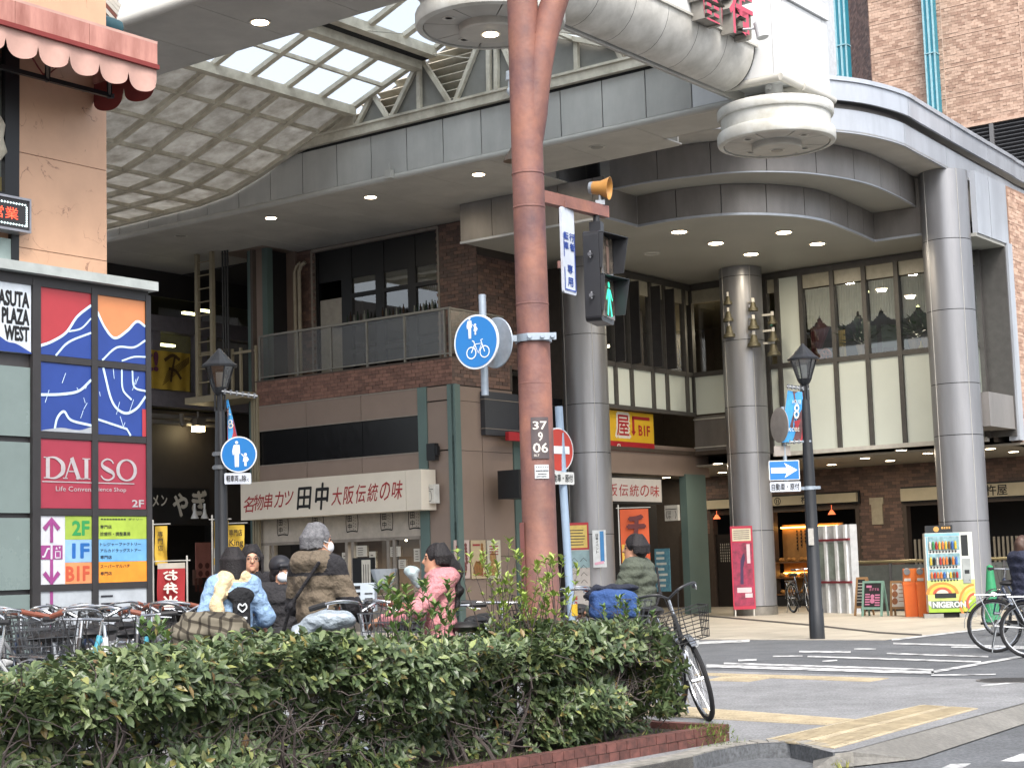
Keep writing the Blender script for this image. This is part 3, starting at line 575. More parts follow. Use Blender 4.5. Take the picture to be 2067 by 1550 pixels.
# window bay: long facade v=37 and the return u=-21.75
VF=37.0; UF=-21.75; ZT,ZS,ZL=8.42,6.19,3.97
mxs=[1620,1684,1749,1815,1880]; ms=[uv(PV(x,650,VF))[0] for x in mxs]
uL=[UF+.02]+[uv(PV(x,650,VF))[0] for x in (1462,1548,1572)]+ms+[-13.9]
for i,u in enumerate(uL):
    mb=MB(); mb.box(u-.055,u+.055,VF-.07,VF+.08,ZL+.02 if u>-20 else 5.2,ZT); mb.build('mullion',M_mull,rb)
for z0,z1 in ((ZS-.06,ZS+.06),(ZT,ZT+.16)): mb=MB(); mb.box(UF,-13.9,VF-.06,VF+.07,z0,z1); mb.build('transom',M_mull,rb)
mb=MB(); mb.box(UF+2.3,-13.9,VF-.1,VF+.06,ZL-.06,ZL+.04); mb.build('bay_sill',M_cap,rb)
for a,b in zip(uL[:-1],uL[1:]):
    mb=MB(); lowz=ZL+.04 if a>-19.9 else 5.15; mb.box(a+.055,b-.055,VF,VF+.03,lowz,ZS-.06); mb.build('spandrel_panel',M_span,rb)
    mb=MB()
    if abs(a-uL[3])<1e-6: mb.box(a+.055,b-.055,VF,VF+.03,ZS+.06,ZT); mb.build('spandrel_panel',M_span,rb)
    else:
        mb.quad(W(a+.055,VF+.01,ZS+.06),W(b-.055,VF+.01,ZS+.06),W(b-.055,VF+.01,8.05),W(a+.055,VF+.01,8.05)); mb.build('window_pane',M_glass,rb)
        mb=MB(); mb.box(a+.055,b-.055,VF,VF+.03,8.08,ZT); mb.build('spandrel_panel',mat('spandrel_warm','#a9a595',.3),rb)
# return bay
vcuts=[uv(PU(x,640,UF))[1] for x in (1236,1268,1311,1339,1379)]+[VF-.02]
for v in vcuts:
    mb=MB(); mb.box(UF-.08,UF+.07,v-.05,v+.05,5.2,ZT); mb.build('mullion',M_mull,rb)
    mb=MB(); mb.box(UF+.0,UF+.34,v-.025,v+.025,ZS+.05,ZT-.12); mb.build('window_fin',mat('fin_dark','#3b3a3c',.35,metal=.4),rb) if v<VF-.5 else None
for z0,z1 in ((ZS-.06,ZS+.06),(ZT,ZT+.16),(5.1,5.2)): mb=MB(); mb.box(UF-.07,UF+.06,vcuts[0]-1.2,VF,z0,z1); mb.build('transom',M_mull,rb)
for a,b in zip([vcuts[0]-1.1]+vcuts[:-1],vcuts):
    mb=MB(); mb.box(UF-.03,UF,a+.05,b-.05,5.2,ZS-.06); mb.build('spandrel_panel',M_span,rb)
    mb=MB(); mb.quad(W(UF-.01,a+.05,ZS+.06),W(UF-.01,b-.05,ZS+.06),W(UF-.01,b-.05,8.02),W(UF-.01,a+.05,8.02)); mb.build('window_pane',M_glass,rb)
    mb=MB(); mb.box(UF-.03,UF,a+.05,b-.05,8.05,ZT); mb.build('spandrel_panel',mat('spandrel_warm','#a9a595',.3),rb)
# rooms behind the bay
mb=MB(); mb.box(-27,-13.9,44,44.1,3.9,9); mb.box(-27,-13.9,VF+.1,44,4.1,4.2,1); mb.box(-27,-13.9,VF+.1,44,8.5,8.6,2); mb.box(-13.85,-13.75,VF+.2,44,3.9,9); mb.box(-27.1,-27,30,44,3.9,9); mb.box(-27,UF-.1,32.5,VF+.1,4.1,4.2,1); mb.box(-27,UF-.1,32.5,VF+.1,8.5,8.58,2); mb.box(-27,UF-.1,32.4,32.5,4,8.6)
mb.build('room_shell',[mat('room_wall','#57504a',.8),mat('room_floor','#4a4038',.6),mat('room_ceiling','#8c8878',.7)],rb)
mb=MB(); mb.box(-20.6,-20.5,VF+.3,44,4.2,8.5); mb.box(-20.5,-14,40.2,40.3,4.2,8.5,1); mb.build('partition',[mat('room_beige','#8a7f66',.7),M_dark],rb)
mb=MB(); mb.box(-23.4,-23.2,33.2,35.2,4.2,8.4); mb.box(-23.2,-23.05,35.9,36.7,4.2,8); mb.build('wood_screen',mat('dark_red_wood','#3a2220',.5),rb)
for u,v,z in [(-24,34.2,7.4),(-23.6,36.1,7.1),(-24.8,35.5,6.9),(-21.3,39,8.1),(-21.2,41,8.1),(-21,38.4,7.6)]:
    mb=MB(); mb.obox(W(u,v,z),EU*.25,EV*.09,EZ*.02); lamp_light(W(u,v,z-.03),9,mb.build('ceiling_lamp',M_lamp,rb))
for x,y,s in [(1759,588,1),(1806,603,1),(1856,617,1),(1873,572,1)]:
    P=PV(x,y,VF+1.4); mb=MB(); mb.lathe(P,[(.16,0),(.05,.1),(.02,.14)],14); mb.tube([P+EZ*.1,W(*uv(P),8.5)],.008,4); o=mb.build('pendant_lamp',mat('pendant','#4a4a40',.4),rb,True)
    mb=MB(); mb.lathe(P-EZ*.01,[(.155,0),(.15,.012)],14); mb.build('lens',emis('pendant_lens','#e8e6a0',1.6),o); lamp_light(P-EZ*.02,10,o)
# frilled curtains, plants and chairs in the cafe windows
cm=mat('curtain_cloth','#eeece6',.9,var=.05)
for i,(a,b) in enumerate(zip(ms,ms[1:]+[-13.95])):
    mb=MB(); n=48; m=14; L=b-a-.1; vs=[]
    ph=[.55,.3,.62,.45,.5][i]
    for r in range(m+1):
        for s in range(n+1):
            x=s/n; d=.62+.4*(abs(math.sin(math.pi*(x*1.0+ph)))**.5); z=8.06-d*r/m; vs.append(W(a+.05+x*L,VF+.12+.025*math.sin(x*70+r*.15)+.02*(r/m),z-(.02*math.sin(x*110) if r==m else 0)))
    mb.add(vs,[(r*(n+1)+s,r*(n+1)+s+1,(r+1)*(n+1)+s+1,(r+1)*(n+1)+s) for r in range(m) for s in range(n)])
    solo(mb,'frilled_curtain',cm,['white frilled curtain in the first cafe window from the left, above the red drape','white frilled curtain in the cafe window above the yellow tubes','white frilled curtain in the cafe window behind the hanging lamp','white frilled curtain in the cafe window above the potted palms','white frilled curtain in the last cafe window behind the right column'][i],'curtain','cafe curtains',smooth=True)
mb=MB(); n=16; vs=[]
for r in range(9):
    for s in range(n+1): x=s/n; wd=.55*(1-r/8)**1.0+.12; vs.append(W(ms[0]+.1+x*wd,VF+.22+.03*math.sin(x*30),7.3-r*.14))
mb.add(vs,[(r*(n+1)+s,r*(n+1)+s+1,(r+1)*(n+1)+s+1,(r+1)*(n+1)+s) for r in range(8) for s in range(n)]); solo(mb,'red_drape',mat('drape_red','#5a1f28',.9),'dark red drape tied back inside the cafe window','curtain',smooth=True)
lm=mat('leaf_indoor','#2f4a2c',.5,var=.3,scale=9)
for k,(x,y,s,lab) in enumerate([(1740,700,.75,'potted plant in the second cafe window'),(1845,692,.7,'larger potted palm on the cafe window sill'),(1872,688,.75,'potted palm beside the right column in the cafe window')]):
    P=PV(x,y,VF+.35); P=A3(P[0],P[1],6.28); t=thing('potted_plant',lab,'plant',P); mb=MB(); mb.lathe(P,[(.09,0),(.14,.2),(.15,.26),(.13,.26)],14); mb.build('pot',mat('pot_clay','#a08868',.8),t,True)
    mb=MB()
    for j in range(150):
        a=random.uniform(0,6.28); e=random.uniform(.1,1.4); r=s*random.uniform(.3,1); d=A3(math.cos(a)*math.cos(e),math.sin(a)*math.cos(e)*.5,math.sin(e)); q=P+EZ*.25+d*r; sd=nrm(np.cross(d,(.3,.2,1)))*.03; mb.add([q-sd,q+d*.12-EZ*.02,q+sd,q-d*.1],[(0,1,2,3)])
    mb.build('foliage',lm,t,kind='stuff')
mb=MB(); P=PV(1666,717,VF+.2); mb.torus(P,.14,.035,-EV,20,8); mb.ell(P,.05,.05,.05)
for a in range(5): q=P+EU*.1*math.cos(a*1.257)+EZ*.1*math.sin(a*1.257); mb.tube([P,q],.025,5)
solo(mb,'wooden_wheel',mat('wheel_wood','#8a4a32',.6),'small round red-brown wheel ornament on the cafe window sill','ornament')
for k in range(3):
    P=PV(1696+k*5,716,VF+.25); mb=MB(); mb.tube([A3(P[0],P[1],6.26),A3(P[0],P[1],6.95)],.03,8); solo(mb,'yellow_tube',mat('tube_yellow','#b59a4a',.5),['left','middle','right'][k]+' of three upright yellow tubes on the cafe window sill','ornament','yellow tubes on the sill')
P=PV(1860,703,VF+.3); mb=MB(); mb.lathe(A3(P[0],P[1],6.26),[(.06,0),(.07,.05),(.03,.13),(.015,.22)],12); solo(mb,'yellow_pear',mat('pear','#c2a83c',.5),'small yellow pear shaped ornament between two plant pots','ornament',smooth=True)
P=PV(1790,705,VF+.6)
for k,dx in enumerate((-.35,.1,.42)):
    q=A3(P[0]+dx,P[1]+.2,6.2); mb=MB(); mb.obox(q+EZ*.55,(.16,0,0),(0,.03,0),(0,0,.28)); 
    for sx in(-.13,.13): mb.tube([q+A3(sx*1.2,0,0),q+A3(sx,0,.8)],.02,6)
    solo(mb,'cafe_chair',mat('chair_green','#4a5a55',.6),['left','middle','right'][k]+' cafe chair back seen through the third window','chair','chairs inside the cafe')
P=PV(1549,650,VF+.9); mb=MB(); mb.obox(P,EU*.13,EV*.02,EZ*.1); solo(mb,'exit_sign',emis('exit_green','#5fae8c',.9),'small lit green exit sign behind the right hand bells','sign')
# gray band under the bay between sign and column
mb=MB(); mb.box(-21.85,-19.4,37.15,37.2,4.2,5.12); mb.build('bay_band',M_dpan,rb); mb=MB(); mb.box(-21.85,-19.4,37.1,37.16,5.02,5.05); mb.box(-21.85,-19.4,37.1,37.16,4.28,4.31); mb.build('band_line',M_cap,rb)
mb=MB(); mb.box(-19.4,-18.3,37.15,37.2,4.0,5.12); mb.build('bay_band',M_dpan,rb)
# ground floor under the bay
VG=42.; ZG=3.8
mb=MB(); mb.box(-32,-9,37.25,VG+3,ZG,ZG+.05); mb.build('lobby_ceiling',mat('lobby_ceiling','#8b857b',.6),rb)
for x,y in [(1345,963),(1399,950),(1449,935),(1458,953),(1679,937),(1746,924),(1797,929),(1819,908),(1873,914),(1999,905),(2046,911)]:
    P=PZ(x,y,ZG-.004); downlight(P,rb,.12,power=9)
M_bk=[mat('tile_brown_a','#6f5850',.55,var=.15,scale=20),mat('tile_brown_b','#634f48',.5,var=.15,scale=20),mat('tile_brown_c','#7a6055',.55,var=.15,scale=20),mat('tile_brown_d','#584843',.5,var=.15,scale=20)]
M_mort=mat('mortar_dark','#4c4540',.9)
openings=[(-24.0,-22.55,0,2.9),(-21.2,-18.05,0,2.75),(-15.9,-9,0,2.75)]
oa=[(uv(PV(1438,1100,VG))[0],uv(PV(1500,1100,VG))[0],0,2.75),(uv(PV(1560,1100,VG))[0],uv(PV(1735,1100,VG))[0],0,2.72),(uv(PV(1830,1100,VG))[0],-9,0,2.72)]
mb=MB(); xs=[-30]+[c for o in oa for c in o[:2]]
for i in range(0,6,2): mb.box(xs[i],xs[i+1],VG,VG+.2,0,2.74)
mb.box(-30,-9,VG,VG+.2,2.74,ZG); mb.build('brick_wall',M_mort,rb)
bricks(rb,fv(VG),-24.8,-10.5,0.02,ZG,.24,.09,M_bk,holes=oa,name='wall_tile')
mb=MB(); mb.box(-30,-9,VG+3.2,VG+3.3,0,ZG); mb.build('shop_back',M_dark,rb)
for o in oa:
    mb=MB(); mb.box(o[0]-.05,o[0]+.06,VG-.03,VG+.25,0,2.78); mb.box(o[1]-.06,o[1]+.05,VG-.03,VG+.25,0,2.78); mb.box(o[0],o[1],VG-.03,VG+.25,2.66,2.78); mb.build('shop_frame',mat('shop_frame','#4a3f38',.5),rb)
a_,b_=uv(PV(1376,1150,VG-.1))[0],uv(PV(1430,1150,VG-.1))[0]; sd_=thing('brown_service_door','brown double service door in the brick wall left of the middle column','door',W((a_+b_)/2,VG-.1,0))
for k in(0,1): mb=MB(); mb.box(a_+(b_-a_)*.5*k+.01,a_+(b_-a_)*.5*(k+1)-.01,VG-.09,VG-.03,.02,2.05); o=mb.build('door_leaf',mat('door_brown','#574a40',.5,var=.15),sd_); mb=MB(); mb.obox(W(a_+(b_-a_)*(.5+(.06 if k else -.06)),VG-.11,1.0),EU*.03,EV*.02,EZ*.09); mb.build('handle',M_cap,o)
mb=MB(); mb.box(a_-.08,b_+.08,VG-.04,VG-.01,0,2.14); mb.build('door_frame',mat('shop_frame','#4a3f38',.5),sd_)
# noodle shop boards
def board(label,x0,x1,yt,yb,v,texts,m=None):
    A=PV(x0,(yt+yb)/2,v); B=PV(x1,(yt+yb)/2,v); z1=PV((x0+x1)/2,yt,v)[2]; z0=PV((x0+x1)/2,yb,v)[2]; u0,u1=uv(A)[0],uv(B)[0]
    t=thing('shop_sign',label,'sign',W((u0+u1)/2,v,z0)); mb=MB(); mb.box(u0,u1,v,v+.12,z0,z1); mb.build('board',m or mat('sign_cream','#b3aa94',.5,var=.05),t)
    mb=MB(); mb.box(u0-.04,u1+.04,v+.13,v+.2,z0-.05,z1+.05); mb.build('sign_case',M_black,t); p=plv(v,u0,z0); mb=MB()
    for tx in texts: p.text(mb,tx[0],tx[1]*(u1-u0),tx[2]*(z1-z0),tx[3]*(u1-u0),tx[4]*(z1-z0),bold=.02,keep=True)
    mb.build('lettering',mat('ink_black','#141416',.6),t) if texts else None
    return t,p,u1-u0,z1-z0
t,p,w_,h_=board('long cream noodle shop board with round black crest behind the one-way sign post',1426,1728,1002,1020,VG-.25,[('杵屋',.6,.12,.78,.9)])
mb=MB(); p.disc(mb,w_*.49,h_*.5,h_*.42,.006); o=mb.build('crest',mat('ink_black','#141416',.6),t); mb=MB(); p.disc(mb,w_*.49,h_*.5,h_*.33,.009); mb.build('crest_field',mat('sign_cream','#b3aa94',.5),o)
mb=MB(); p.rect(mb,w_*.49-h_*.18,h_*.27,w_*.49-h_*.06,h_*.73,.012); p.rect(mb,w_*.49+h_*.06,h_*.27,w_*.49+h_*.18,h_*.73,.012); mb.build('crest_mark',mat('ink_black','#141416',.6),o)
board('cream noodle shop board crossing behind the right hand column',1817,2120,978,1004,VG-.25,[('自',.24,.3,.29,.6),('杵屋',.56,.1,.75,.92)])
# bakery display, door panel and lanterns
bk=thing('bakery_display','lit bakery counter with bread on three wooden shelves','display',PZ(1590,1232,0)); uA,uB=oa[1][0]+.06,oa[1][1]-.1
mb=MB(); mb.box(uA,uA+1.9,VG+.5,VG+.55,.2,2.3); mb.build('back_board',mat('board_warm','#a77a45',.7),bk)
p=plv(VG+.49,uA,1.3)
mb=MB()
for i in range(9): p.text(mb,random.choice(['焼き立て','天然酵母','手づくり','毎日焼く']),.5+i*.13,.25+.1*(i%3),.6+i*.13,.85,bold=.01) if False else None
for i in range(8):
    for j in range(6-i%3): p.rect(mb,.45+i*.13,.78-j*.1,.5+i*.13,.84-j*.1,.006); p.rect(mb,.46+i*.13,.75-j*.1,.515+i*.13,.765-j*.1,.006)
mb.build('menu_writing',mat('ink_brown','#2a1c12',.7),bk)
bread=mat('bread_crust','#b7813f',.6,var=.3,scale=18)
for k,z in enumerate((.35,.82,1.25)):
    mb=MB(); mb.box(uA,uA+1.8,VG-.05,VG+.5,z-.04,z); mb.build('shelf',mat('shelf_wood','#6e4a2a',.6),bk)
    for i in range(9):
        mb=MB(); c=W(uA+.15+i*.19,VG+.1+.1*(i%2),z+.06); mb.ell(c,.09,.07,.06,9,6); o=mb.build('bread_loaf',bread,None,True); o.location=(0,0,0)
        v=np.array(mb.v); cc=A3(*c)-EZ*.06; o.data.transform(Matrix.Translation(tuple(-cc))); o.location=tuple(cc); tag(o,f'{ORD[i]} golden brown loaf from the left on the '+['bottom','middle','top'][k]+' bakery shelf','bread','loaves on the bakery shelves')
mb=MB(); mb.box(uA,uA+1.8,VG+.45,VG+.49,.9,.94); mb.build('shelf_lamp',emis('shelf_glow','#ffb95a',5),bk)
mb=MB(); mb.box(uA,uA+1.8,VG+.4,VG+.44,2.2,2.24); mb.build('shelf_lamp',emis('shelf_glow','#ffb95a',5),bk)
mb=MB(); mb.box(uA,uA+1.8,VG-.03,VG+.4,0,.28); mb.build('plinth',M_dark,bk)
mb=MB(); mb.box(oa[0][0]+.08,oa[0][1]-.08,VG+.08,VG+.12,0,2.1); mb.build('shop_door',mat('door_dark','#241f1d',.4),rb)
p=plv(VG+.08,oa[0][0]+.1,0); mb=MB()
for i in range(6):
    for j in range(7): p.rect(mb,.12+i*.07,1.3+j*.08,.14+i*.07,1.35+j*.08,.006)
p.text(mb,'桃園',.62,1.25,.78,1.75,bold=.01) if False else p.rect(mb,.62,1.4,.68,1.7,.006)
mb.build('door_writing',mat('ink_white','#b9b6ae',.6),rb)
for x,y,lab in [(1447,1047,'small red glowing lamp in the dark doorway left of the middle column'),(1679,1038,'small orange lamp hanging in the noodle shop front')]:
    P=PV(x,y,VG-.05); mb=MB(); mb.lathe(P,[(.11,0),(.08,.05),(.03,.12)],12); mb.tube([P+EZ*.1,P+EZ*.5],.006,4); o=solo(mb,'hanging_lamp',mat('lamp_red_on','#d0603a',.4,emit=1.2),lab,'lamp',smooth=True)
P=PV(1771,1033,VG-.03); mb=MB(); mb.obox(P,EU*.16,EV*.03,EZ*.34); mb.obox(P+EZ*.3,EU*.2,EV*.04,EZ*.09); t=solo(mb,'wall_notice',mat('notice_cream','#a89f8c',.6),'cream notice box on the brick pier between the noodle shops','notice')
mb=MB(); q=Pl(P-EV*.034,EU,EZ,-EV); q.rect(mb,-.1,.0,.1,.05,0); q.rect(mb,-.1,-.2,-.02,-.05,0); q.rect(mb,.02,-.2,.1,-.05,0); mb.build('notice_print',mat('ink_black','#141416',.6),t) if False else None
# slatted windows right of the brick pier
for x0,x1 in ((1845,1872),(2005,2066)):
    a,b=uv(PV(x0,1100,VG+.1))[0],uv(PV(x1,1100,VG+.1))[0]
    for u in np.arange(a,b,.12): mb=MB(); mb.box(u,u+.055,VG+.1,VG+.14,.95,1.75); mb.build('window_slat',mat('slat_pale','#8d877c',.6),rb)
# glass balustrade of the basement stair with brass rail
st=thing('stair_balustrade','glass balustrade with metal rail round the basement stair','balustrade',PZ(1790,1243,0)); vb=37.6
a,b=uv(PV(1725,1150,vb))[0],-12.2
for u in np.arange(a,b,.95):
    mb=MB(); mb.box(u+.03,u+.92,vb,vb+.02,.2,1.12); mb.build('glass_panel',mat('balustrade_glass','#565a58',.12),st); mb=MB(); mb.box(u-.03,u+.03,vb-.02,vb+.05,0,1.16); mb.build('post',mat('post_steel','#77777a',.3,metal=.7),st)
mb=MB(); mb.tube([W(a,vb,1.2),W(b,vb,1.2)],.04,10); mb.build('rail',mat('rail_metal','#8d8468',.3,metal=.7),st,True)
mb=MB(); mb.box(a,b,vb-.03,vb+.08,0,.2); mb.build('plinth',mat('plinth_dark','#3c3a38',.6),st)
# upper brick block behind
ub=thing('brick_tower','tall brick block with blue downpipes rising behind the canopy','building',W(-17,46,11)); VU=46.
M_ub=[mat('brick_pink_a','#c2a491',.7,var=.12,scale=14),mat('brick_pink_b','#b59784',.7,var=.12,scale=14),mat('brick_pink_c','#ccae9a',.7,var=.12,scale=14),mat('brick_pink_d','#a98a78',.7,var=.12,scale=14)]
[grime(q_,.5,.12) for q_ in M_ub]; M_um=mat('mortar_pink','#8f7464',.9)
uc=uv(PV(1757,100,VU))[0]; zl0=13.86
mb=MB(); mb.box(uc,-9,VU,VU+4,zl0,21); mb.build('upper_wall',M_um,ub)
pan=[uc,uv(PV(1905,120,VU))[0],uv(PV(2062,100,VU))[0],-9]
zj=np.arange(zl0+.02,21,.92)
for a,b in zip(pan[:-1],pan[1:]):
    for z in zj: bricks(ub,fv(VU),a+.012,b-.012,z+.012,min(z+.92,20.9)-.012,.2,.088,M_ub,jt=.006,proud=.012,rnd=.008)
mb=MB(); 
for z in zj: mb.box(uc,-9,VU-.018,VU,z-.012,z+.012)
for u in pan[1:-1]: mb.box(u-.014,u+.014,VU-.02,VU,zl0,21)
mb.build('panel_joint',mat('joint_pale','#c4a896',.8),ub)
# reveal wall left of the corner; its shade is painted in as darker brick
mb=MB(); d0=W(uc,VU,0); d1=W(uc-2.2,VU+2.6,0); 
mb.prism([d0+EZ*11,d1+EZ*11,d1+EZ*21,d0+EZ*21],EV*.5); mb.build('reveal_wall',mat('mortar_shaded','#6b5850',.9),ub)
dd=nrm(d1-d0); nn=A3(dd[1],-dd[0],0); nn=nn if nn@EV<0 else -nn
M_ushade=[mat('brick_shaded_a','#7d6157',.7,var=.15,scale=14),mat('brick_shaded_b','#6d544d',.7,var=.15,scale=14),mat('brick_shaded_c','#8b6d62',.7,var=.15,scale=14)]  # the tower's brick again, darkened to stand for shade
bricks(ub,lambda a,z,n=0:d0+dd*a+EZ*z+nn*n,0,3.3,11,20.5,.2,.088,M_ushade,jt=.006)
M_pipe=mat('pipe_teal','#2f7f93',.4,var=.08,scale=3); M_pipe2=mat('pipe_edge','#93bcc6',.4)
def dpipe(x,y,label,wd):
    P=PV(x,y,VU-.3); t=thing('downpipe',label,'downpipe',P,'blue square downpipes on the brick block'); u,v=uv(P); mb=MB(); mb.box(u-wd/2,u+wd/2,VU-.32,VU-.03,P[2],21); mb.build('duct',M_pipe,t)
    mb=MB(); mb.box(u-wd/2-.02,u-wd/2+.03,VU-.36,VU-.33,P[2]-.02,21); mb.box(u+wd/2-.03,u+wd/2+.02,VU-.36,VU-.33,P[2]-.02,21); mb.box(u-.03,u+.03,VU-.36,VU-.33,P[2],21)
    for z in(P[2],P[2]+1.95): mb.box(u-wd/2-.02,u+wd/2+.02,VU-.37,VU-.02,z-.03,z)
    mb.build('edge_strip',M_pipe2,t)
dpipe(1886,236,'square blue downpipe ending above the dark louvres on the pink brick',.3); dpipe(1706,215,'wide blue downpipe on the darker brick beside the white corner block',.32)
P=PV(1688,165,VU-.3); mb=MB(); mb.obox(P,EU*.12,EV*.08,EZ*.17); solo(mb,'blue_box',M_pipe,'small blue box beside the wide blue downpipe','box')
# louvred plant screen
lv=thing('louvre_screen','dark louvred plant screen below the pink brick wall','louvre screen',W(-16,VU,11)); u0=uv(PV(1905,262,VU))[0]
mb=MB(); mb.box(uc,-9,VU+.25,VU+.3,10.5,zl0); mb.build('backing',M_dark,lv)
for z in np.arange(10.9,zl0-.05,.115): mb=MB(); mb.obox(W((uc-9)/2,VU+.08,z),EU*(-9-uc)/2,EV*.07-EZ*.04,EZ*.012); mb.build('louvre_slat',mat('louvre_dark','#4b4c50',.5),lv)
for u in (uc+.4,uv(PV(2004,300,VU))[0],-12.2): mb=MB(); mb.box(u-.06,u+.06,VU-.03,VU+.2,10.5,zl0); mb.build('louvre_post',mat('louvre_post','#6a6a6c',.5),lv)
mb=MB(); mb.box(uc,-9,VU-.04,VU+.1,zl0-.06,zl0); mb.build('top_rail',mat('joint_pale','#c4a896',.8),lv)
mb=MB(); P=PV(1905,-5,VU-.02); mb.box(uv(P)[0],-12.5,VU-.03,VU,P[2]+.12,P[2]+2); mb.build('dark_window',mat('window_dark','#26282c',.2),ub)
# street side wall beyond the right column
sw=thing('side_wall','pink brick side wall with white metal panels and a recessed window','wall',W(-13.2,40,0)); US=-13.25
bricks(sw,fu(US),37.45,46,4.0,9.9,.2,.085,M_ub,jt=.006,holes=[(40.2,46,5.5,8.7)]); mb=MB(); mb.box(US-.25,US,37.4,46,3.8,9.93); mb.build('wall_core',M_um,sw)
mb=MB(); 
for z in np.arange(4.6,9.9,.9): mb.box(US,US+.02,37.4,46,z-.014,z+.014)
mb.build('panel_joint',mat('joint_pale','#c4a896',.8),sw)
for a,b in ((35.35,36.18),(36.2,37.3)):
    mb=MB(); mb.box(US-.1,US+.03,a+.01,b-.01,8.5,9.93); mb.build('metal_panel',M_corn,sw)
mb=MB(); mb.box(US-.2,US+.05,37.12,37.42,3.9,8.52); mb.build('metal_pilaster',M_corn,sw)
mb=MB(); mb.box(US-.85,US-.8,35.4,37.1,4.0,8.5); mb.box(US-.86,US+.0,37.05,37.11,4,8.5); mb.build('recess_frame',M_mull,sw)
for z0,z1 in ((6.15,8.25),(4.95,6.05)): mb=MB(); mb.box(US-.8,US-.77,35.75,36.98,z0,z1); mb.build('spandrel_panel',M_span,sw)
mb=MB(); mb.box(US-.8,US-.02,35.5,37.1,4.15,4.92); mb.build('bay_band',M_dpan,sw); mb=MB(); mb.box(US-.85,US,35.3,37.1,8.42,8.5); mb.build('recess_soffit',M_dsoff,sw)
mb=MB(); mb.box(US-.04,US+.012,40.2,41.4,5.5,8.7); mb.build('side_window',mat('window_pale','#cfd6da',.2),sw); mb=MB(); mb.box(US-.02,US+.03,40.1,40.2,5.4,8.8); mb.box(US-.02,US+.03,40.1,41.5,8.6,8.8); mb.build('window_frame',M_mull,sw)
# pale building far left edge of the gap above the white block
mb=MB(); P=PV(1600,-40,52); u,v=uv(P)
fb=thing('pale_block','pale building with a dark window seen over the white corner block','building',W(u,52,12)); mb.box(u-2.0,u+.75,52,54,12,22); mb.build('wall',mat('pale_wall','#b9bdc2',.6),fb)
mb=MB(); mb.box(u-.45,u+.05,51.9,52,16.5,22); mb.build('window',mat('window_blue','#5a7f92',.15),fb); mb=MB(); mb.box(u+.55,u+.9,51.85,52,16,22); mb.build('dark_edge',mat('window_dark','#26282c',.2),fb)
# ---------------------------------------------------------------- fried skewer shop building (left of the red pole)
VT=28.3; UT=-22.85
M_brp=mat('brown_panel','#85756b',.45,var=.06,scale=1.5,obj_rand=.03)
M_teal=mat('teal_strip','#5f7370',.45,metal=.2,var=.06,scale=2)
M_line=mat('joint_light','#8d857c',.6)
tb=thing('skewer_shop_building','dark brown two storey building with brick parapet, balcony and black louvre band','building',W(-26,VT,0))
uu=lambda x,y=850,v=VT: uv(PV(x,y,v))[0]
u_l,u_r=uu(513),UT
# body core
mb=MB(); mb.box(u_l,u_r-.06,VT+.08,VT+1.1,4.05,5.4); mb.box(u_l,u_r-.06,VT+.3,VT+1.1,2.75,4.05); mb.box(u_l,u_r-.06,VT+.08,VT+.3,2.75,3.98); mb.build('wall_core',M_joint,tb)
cut=[u_l,uu(618),uu(729),uu(845)]
for a,b in zip(cut[:-1],cut[1:]):
    mb=MB(); mb.box(a+.008,b-.008,VT,VT+.06,4.86,5.43); mb.build('wall_panel',M_brp,tb)
    mb=MB(); mb.box(a+.008,b-.008,VT,VT+.06,2.9,3.98); mb.build('wall_panel',M_brp,tb)
mb=MB(); mb.box(u_l,uu(845),VT-.012,VT+.02,4.835,4.86); mb.box(u_l,uu(845),VT-.012,VT+.02,3.98,4.005); mb.box(u_l,uu(845),VT-.012,VT,5.43,5.46); mb.build('panel_line',M_line,tb)
for a,b in zip(cut[:-1],cut[1:]): mb=MB(); mb.box(a+.006,b-.006,VT+.04,VT+.08,4.01,4.83); mb.build('glazed_panel',mat('louvre_black','#0d0e11',.22),tb)
mb=MB(); mb.box(u_l,uu(845),VT+.11,VT+.14,4.0,4.84); mb.build('louvre_backing',M_black,tb)
for x0,x1 in ((845,863),(905,921)): mb=MB(); mb.box(uu(x0),uu(x1),VT-.03,VT+.07,0,5.46); mb.build('teal_pilaster',M_teal,tb)
mb=MB(); mb.box(u_r-.012,u_r+.05,VT-.03,VT+.22,0,5.46); mb.build('teal_pilaster',M_teal,tb)
for z0,z1 in ((0,3.98),(4.0,5.1),(5.12,5.44)): mb=MB(); mb.box(uu(863)+.004,uu(905)-.004,VT,VT+.06,z0+.01,z1); mb.build('wall_panel',M_brp,tb)
# side wall along v
for a,b in ((VT+.23,29.35),(29.36,30.55)):
    for z0,z1 in ((.02,1.6),(1.61,3.98),(3.99,5.1),(5.11,5.44)): mb=MB(); mb.box(u_r-.06,u_r-.01,a+.004,b-.004,z0,z1); mb.build('wall_panel',M_brp,tb)
mb=MB(); mb.box(u_r-.3,u_r-.06,VT+.2,30.6,0,5.46); mb.build('wall_core',M_joint,tb)
mb=MB(); mb.box(u_r-.05,u_r+.03,30.5,30.75,0,4.4); mb.build('teal_pilaster',M_teal,tb)
for a,b in ((29.32,30.6),(30.61,31.9),(31.91,33.2)):
    mb=MB(); mb.box(u_r-.4,u_r+.12,a+.004,b-.004,4.36,5.36); mb.build('dark_fascia',mat('dark_fascia','#44474d',.4,metal=.3,var=.05),tb)
mb=MB(); mb.box(u_r-.02,u_r+.135,29.3,33.2,5.17,5.185); mb.box(u_r-.02,u_r+.135,29.3,33.2,4.5,4.515); mb.build('panel_line',M_line,tb)
mb=MB(); mb.box(u_r-2,u_r-.2,30.75,34.8,0,4.34); mb.build('entry_dark',M_dark,tb)
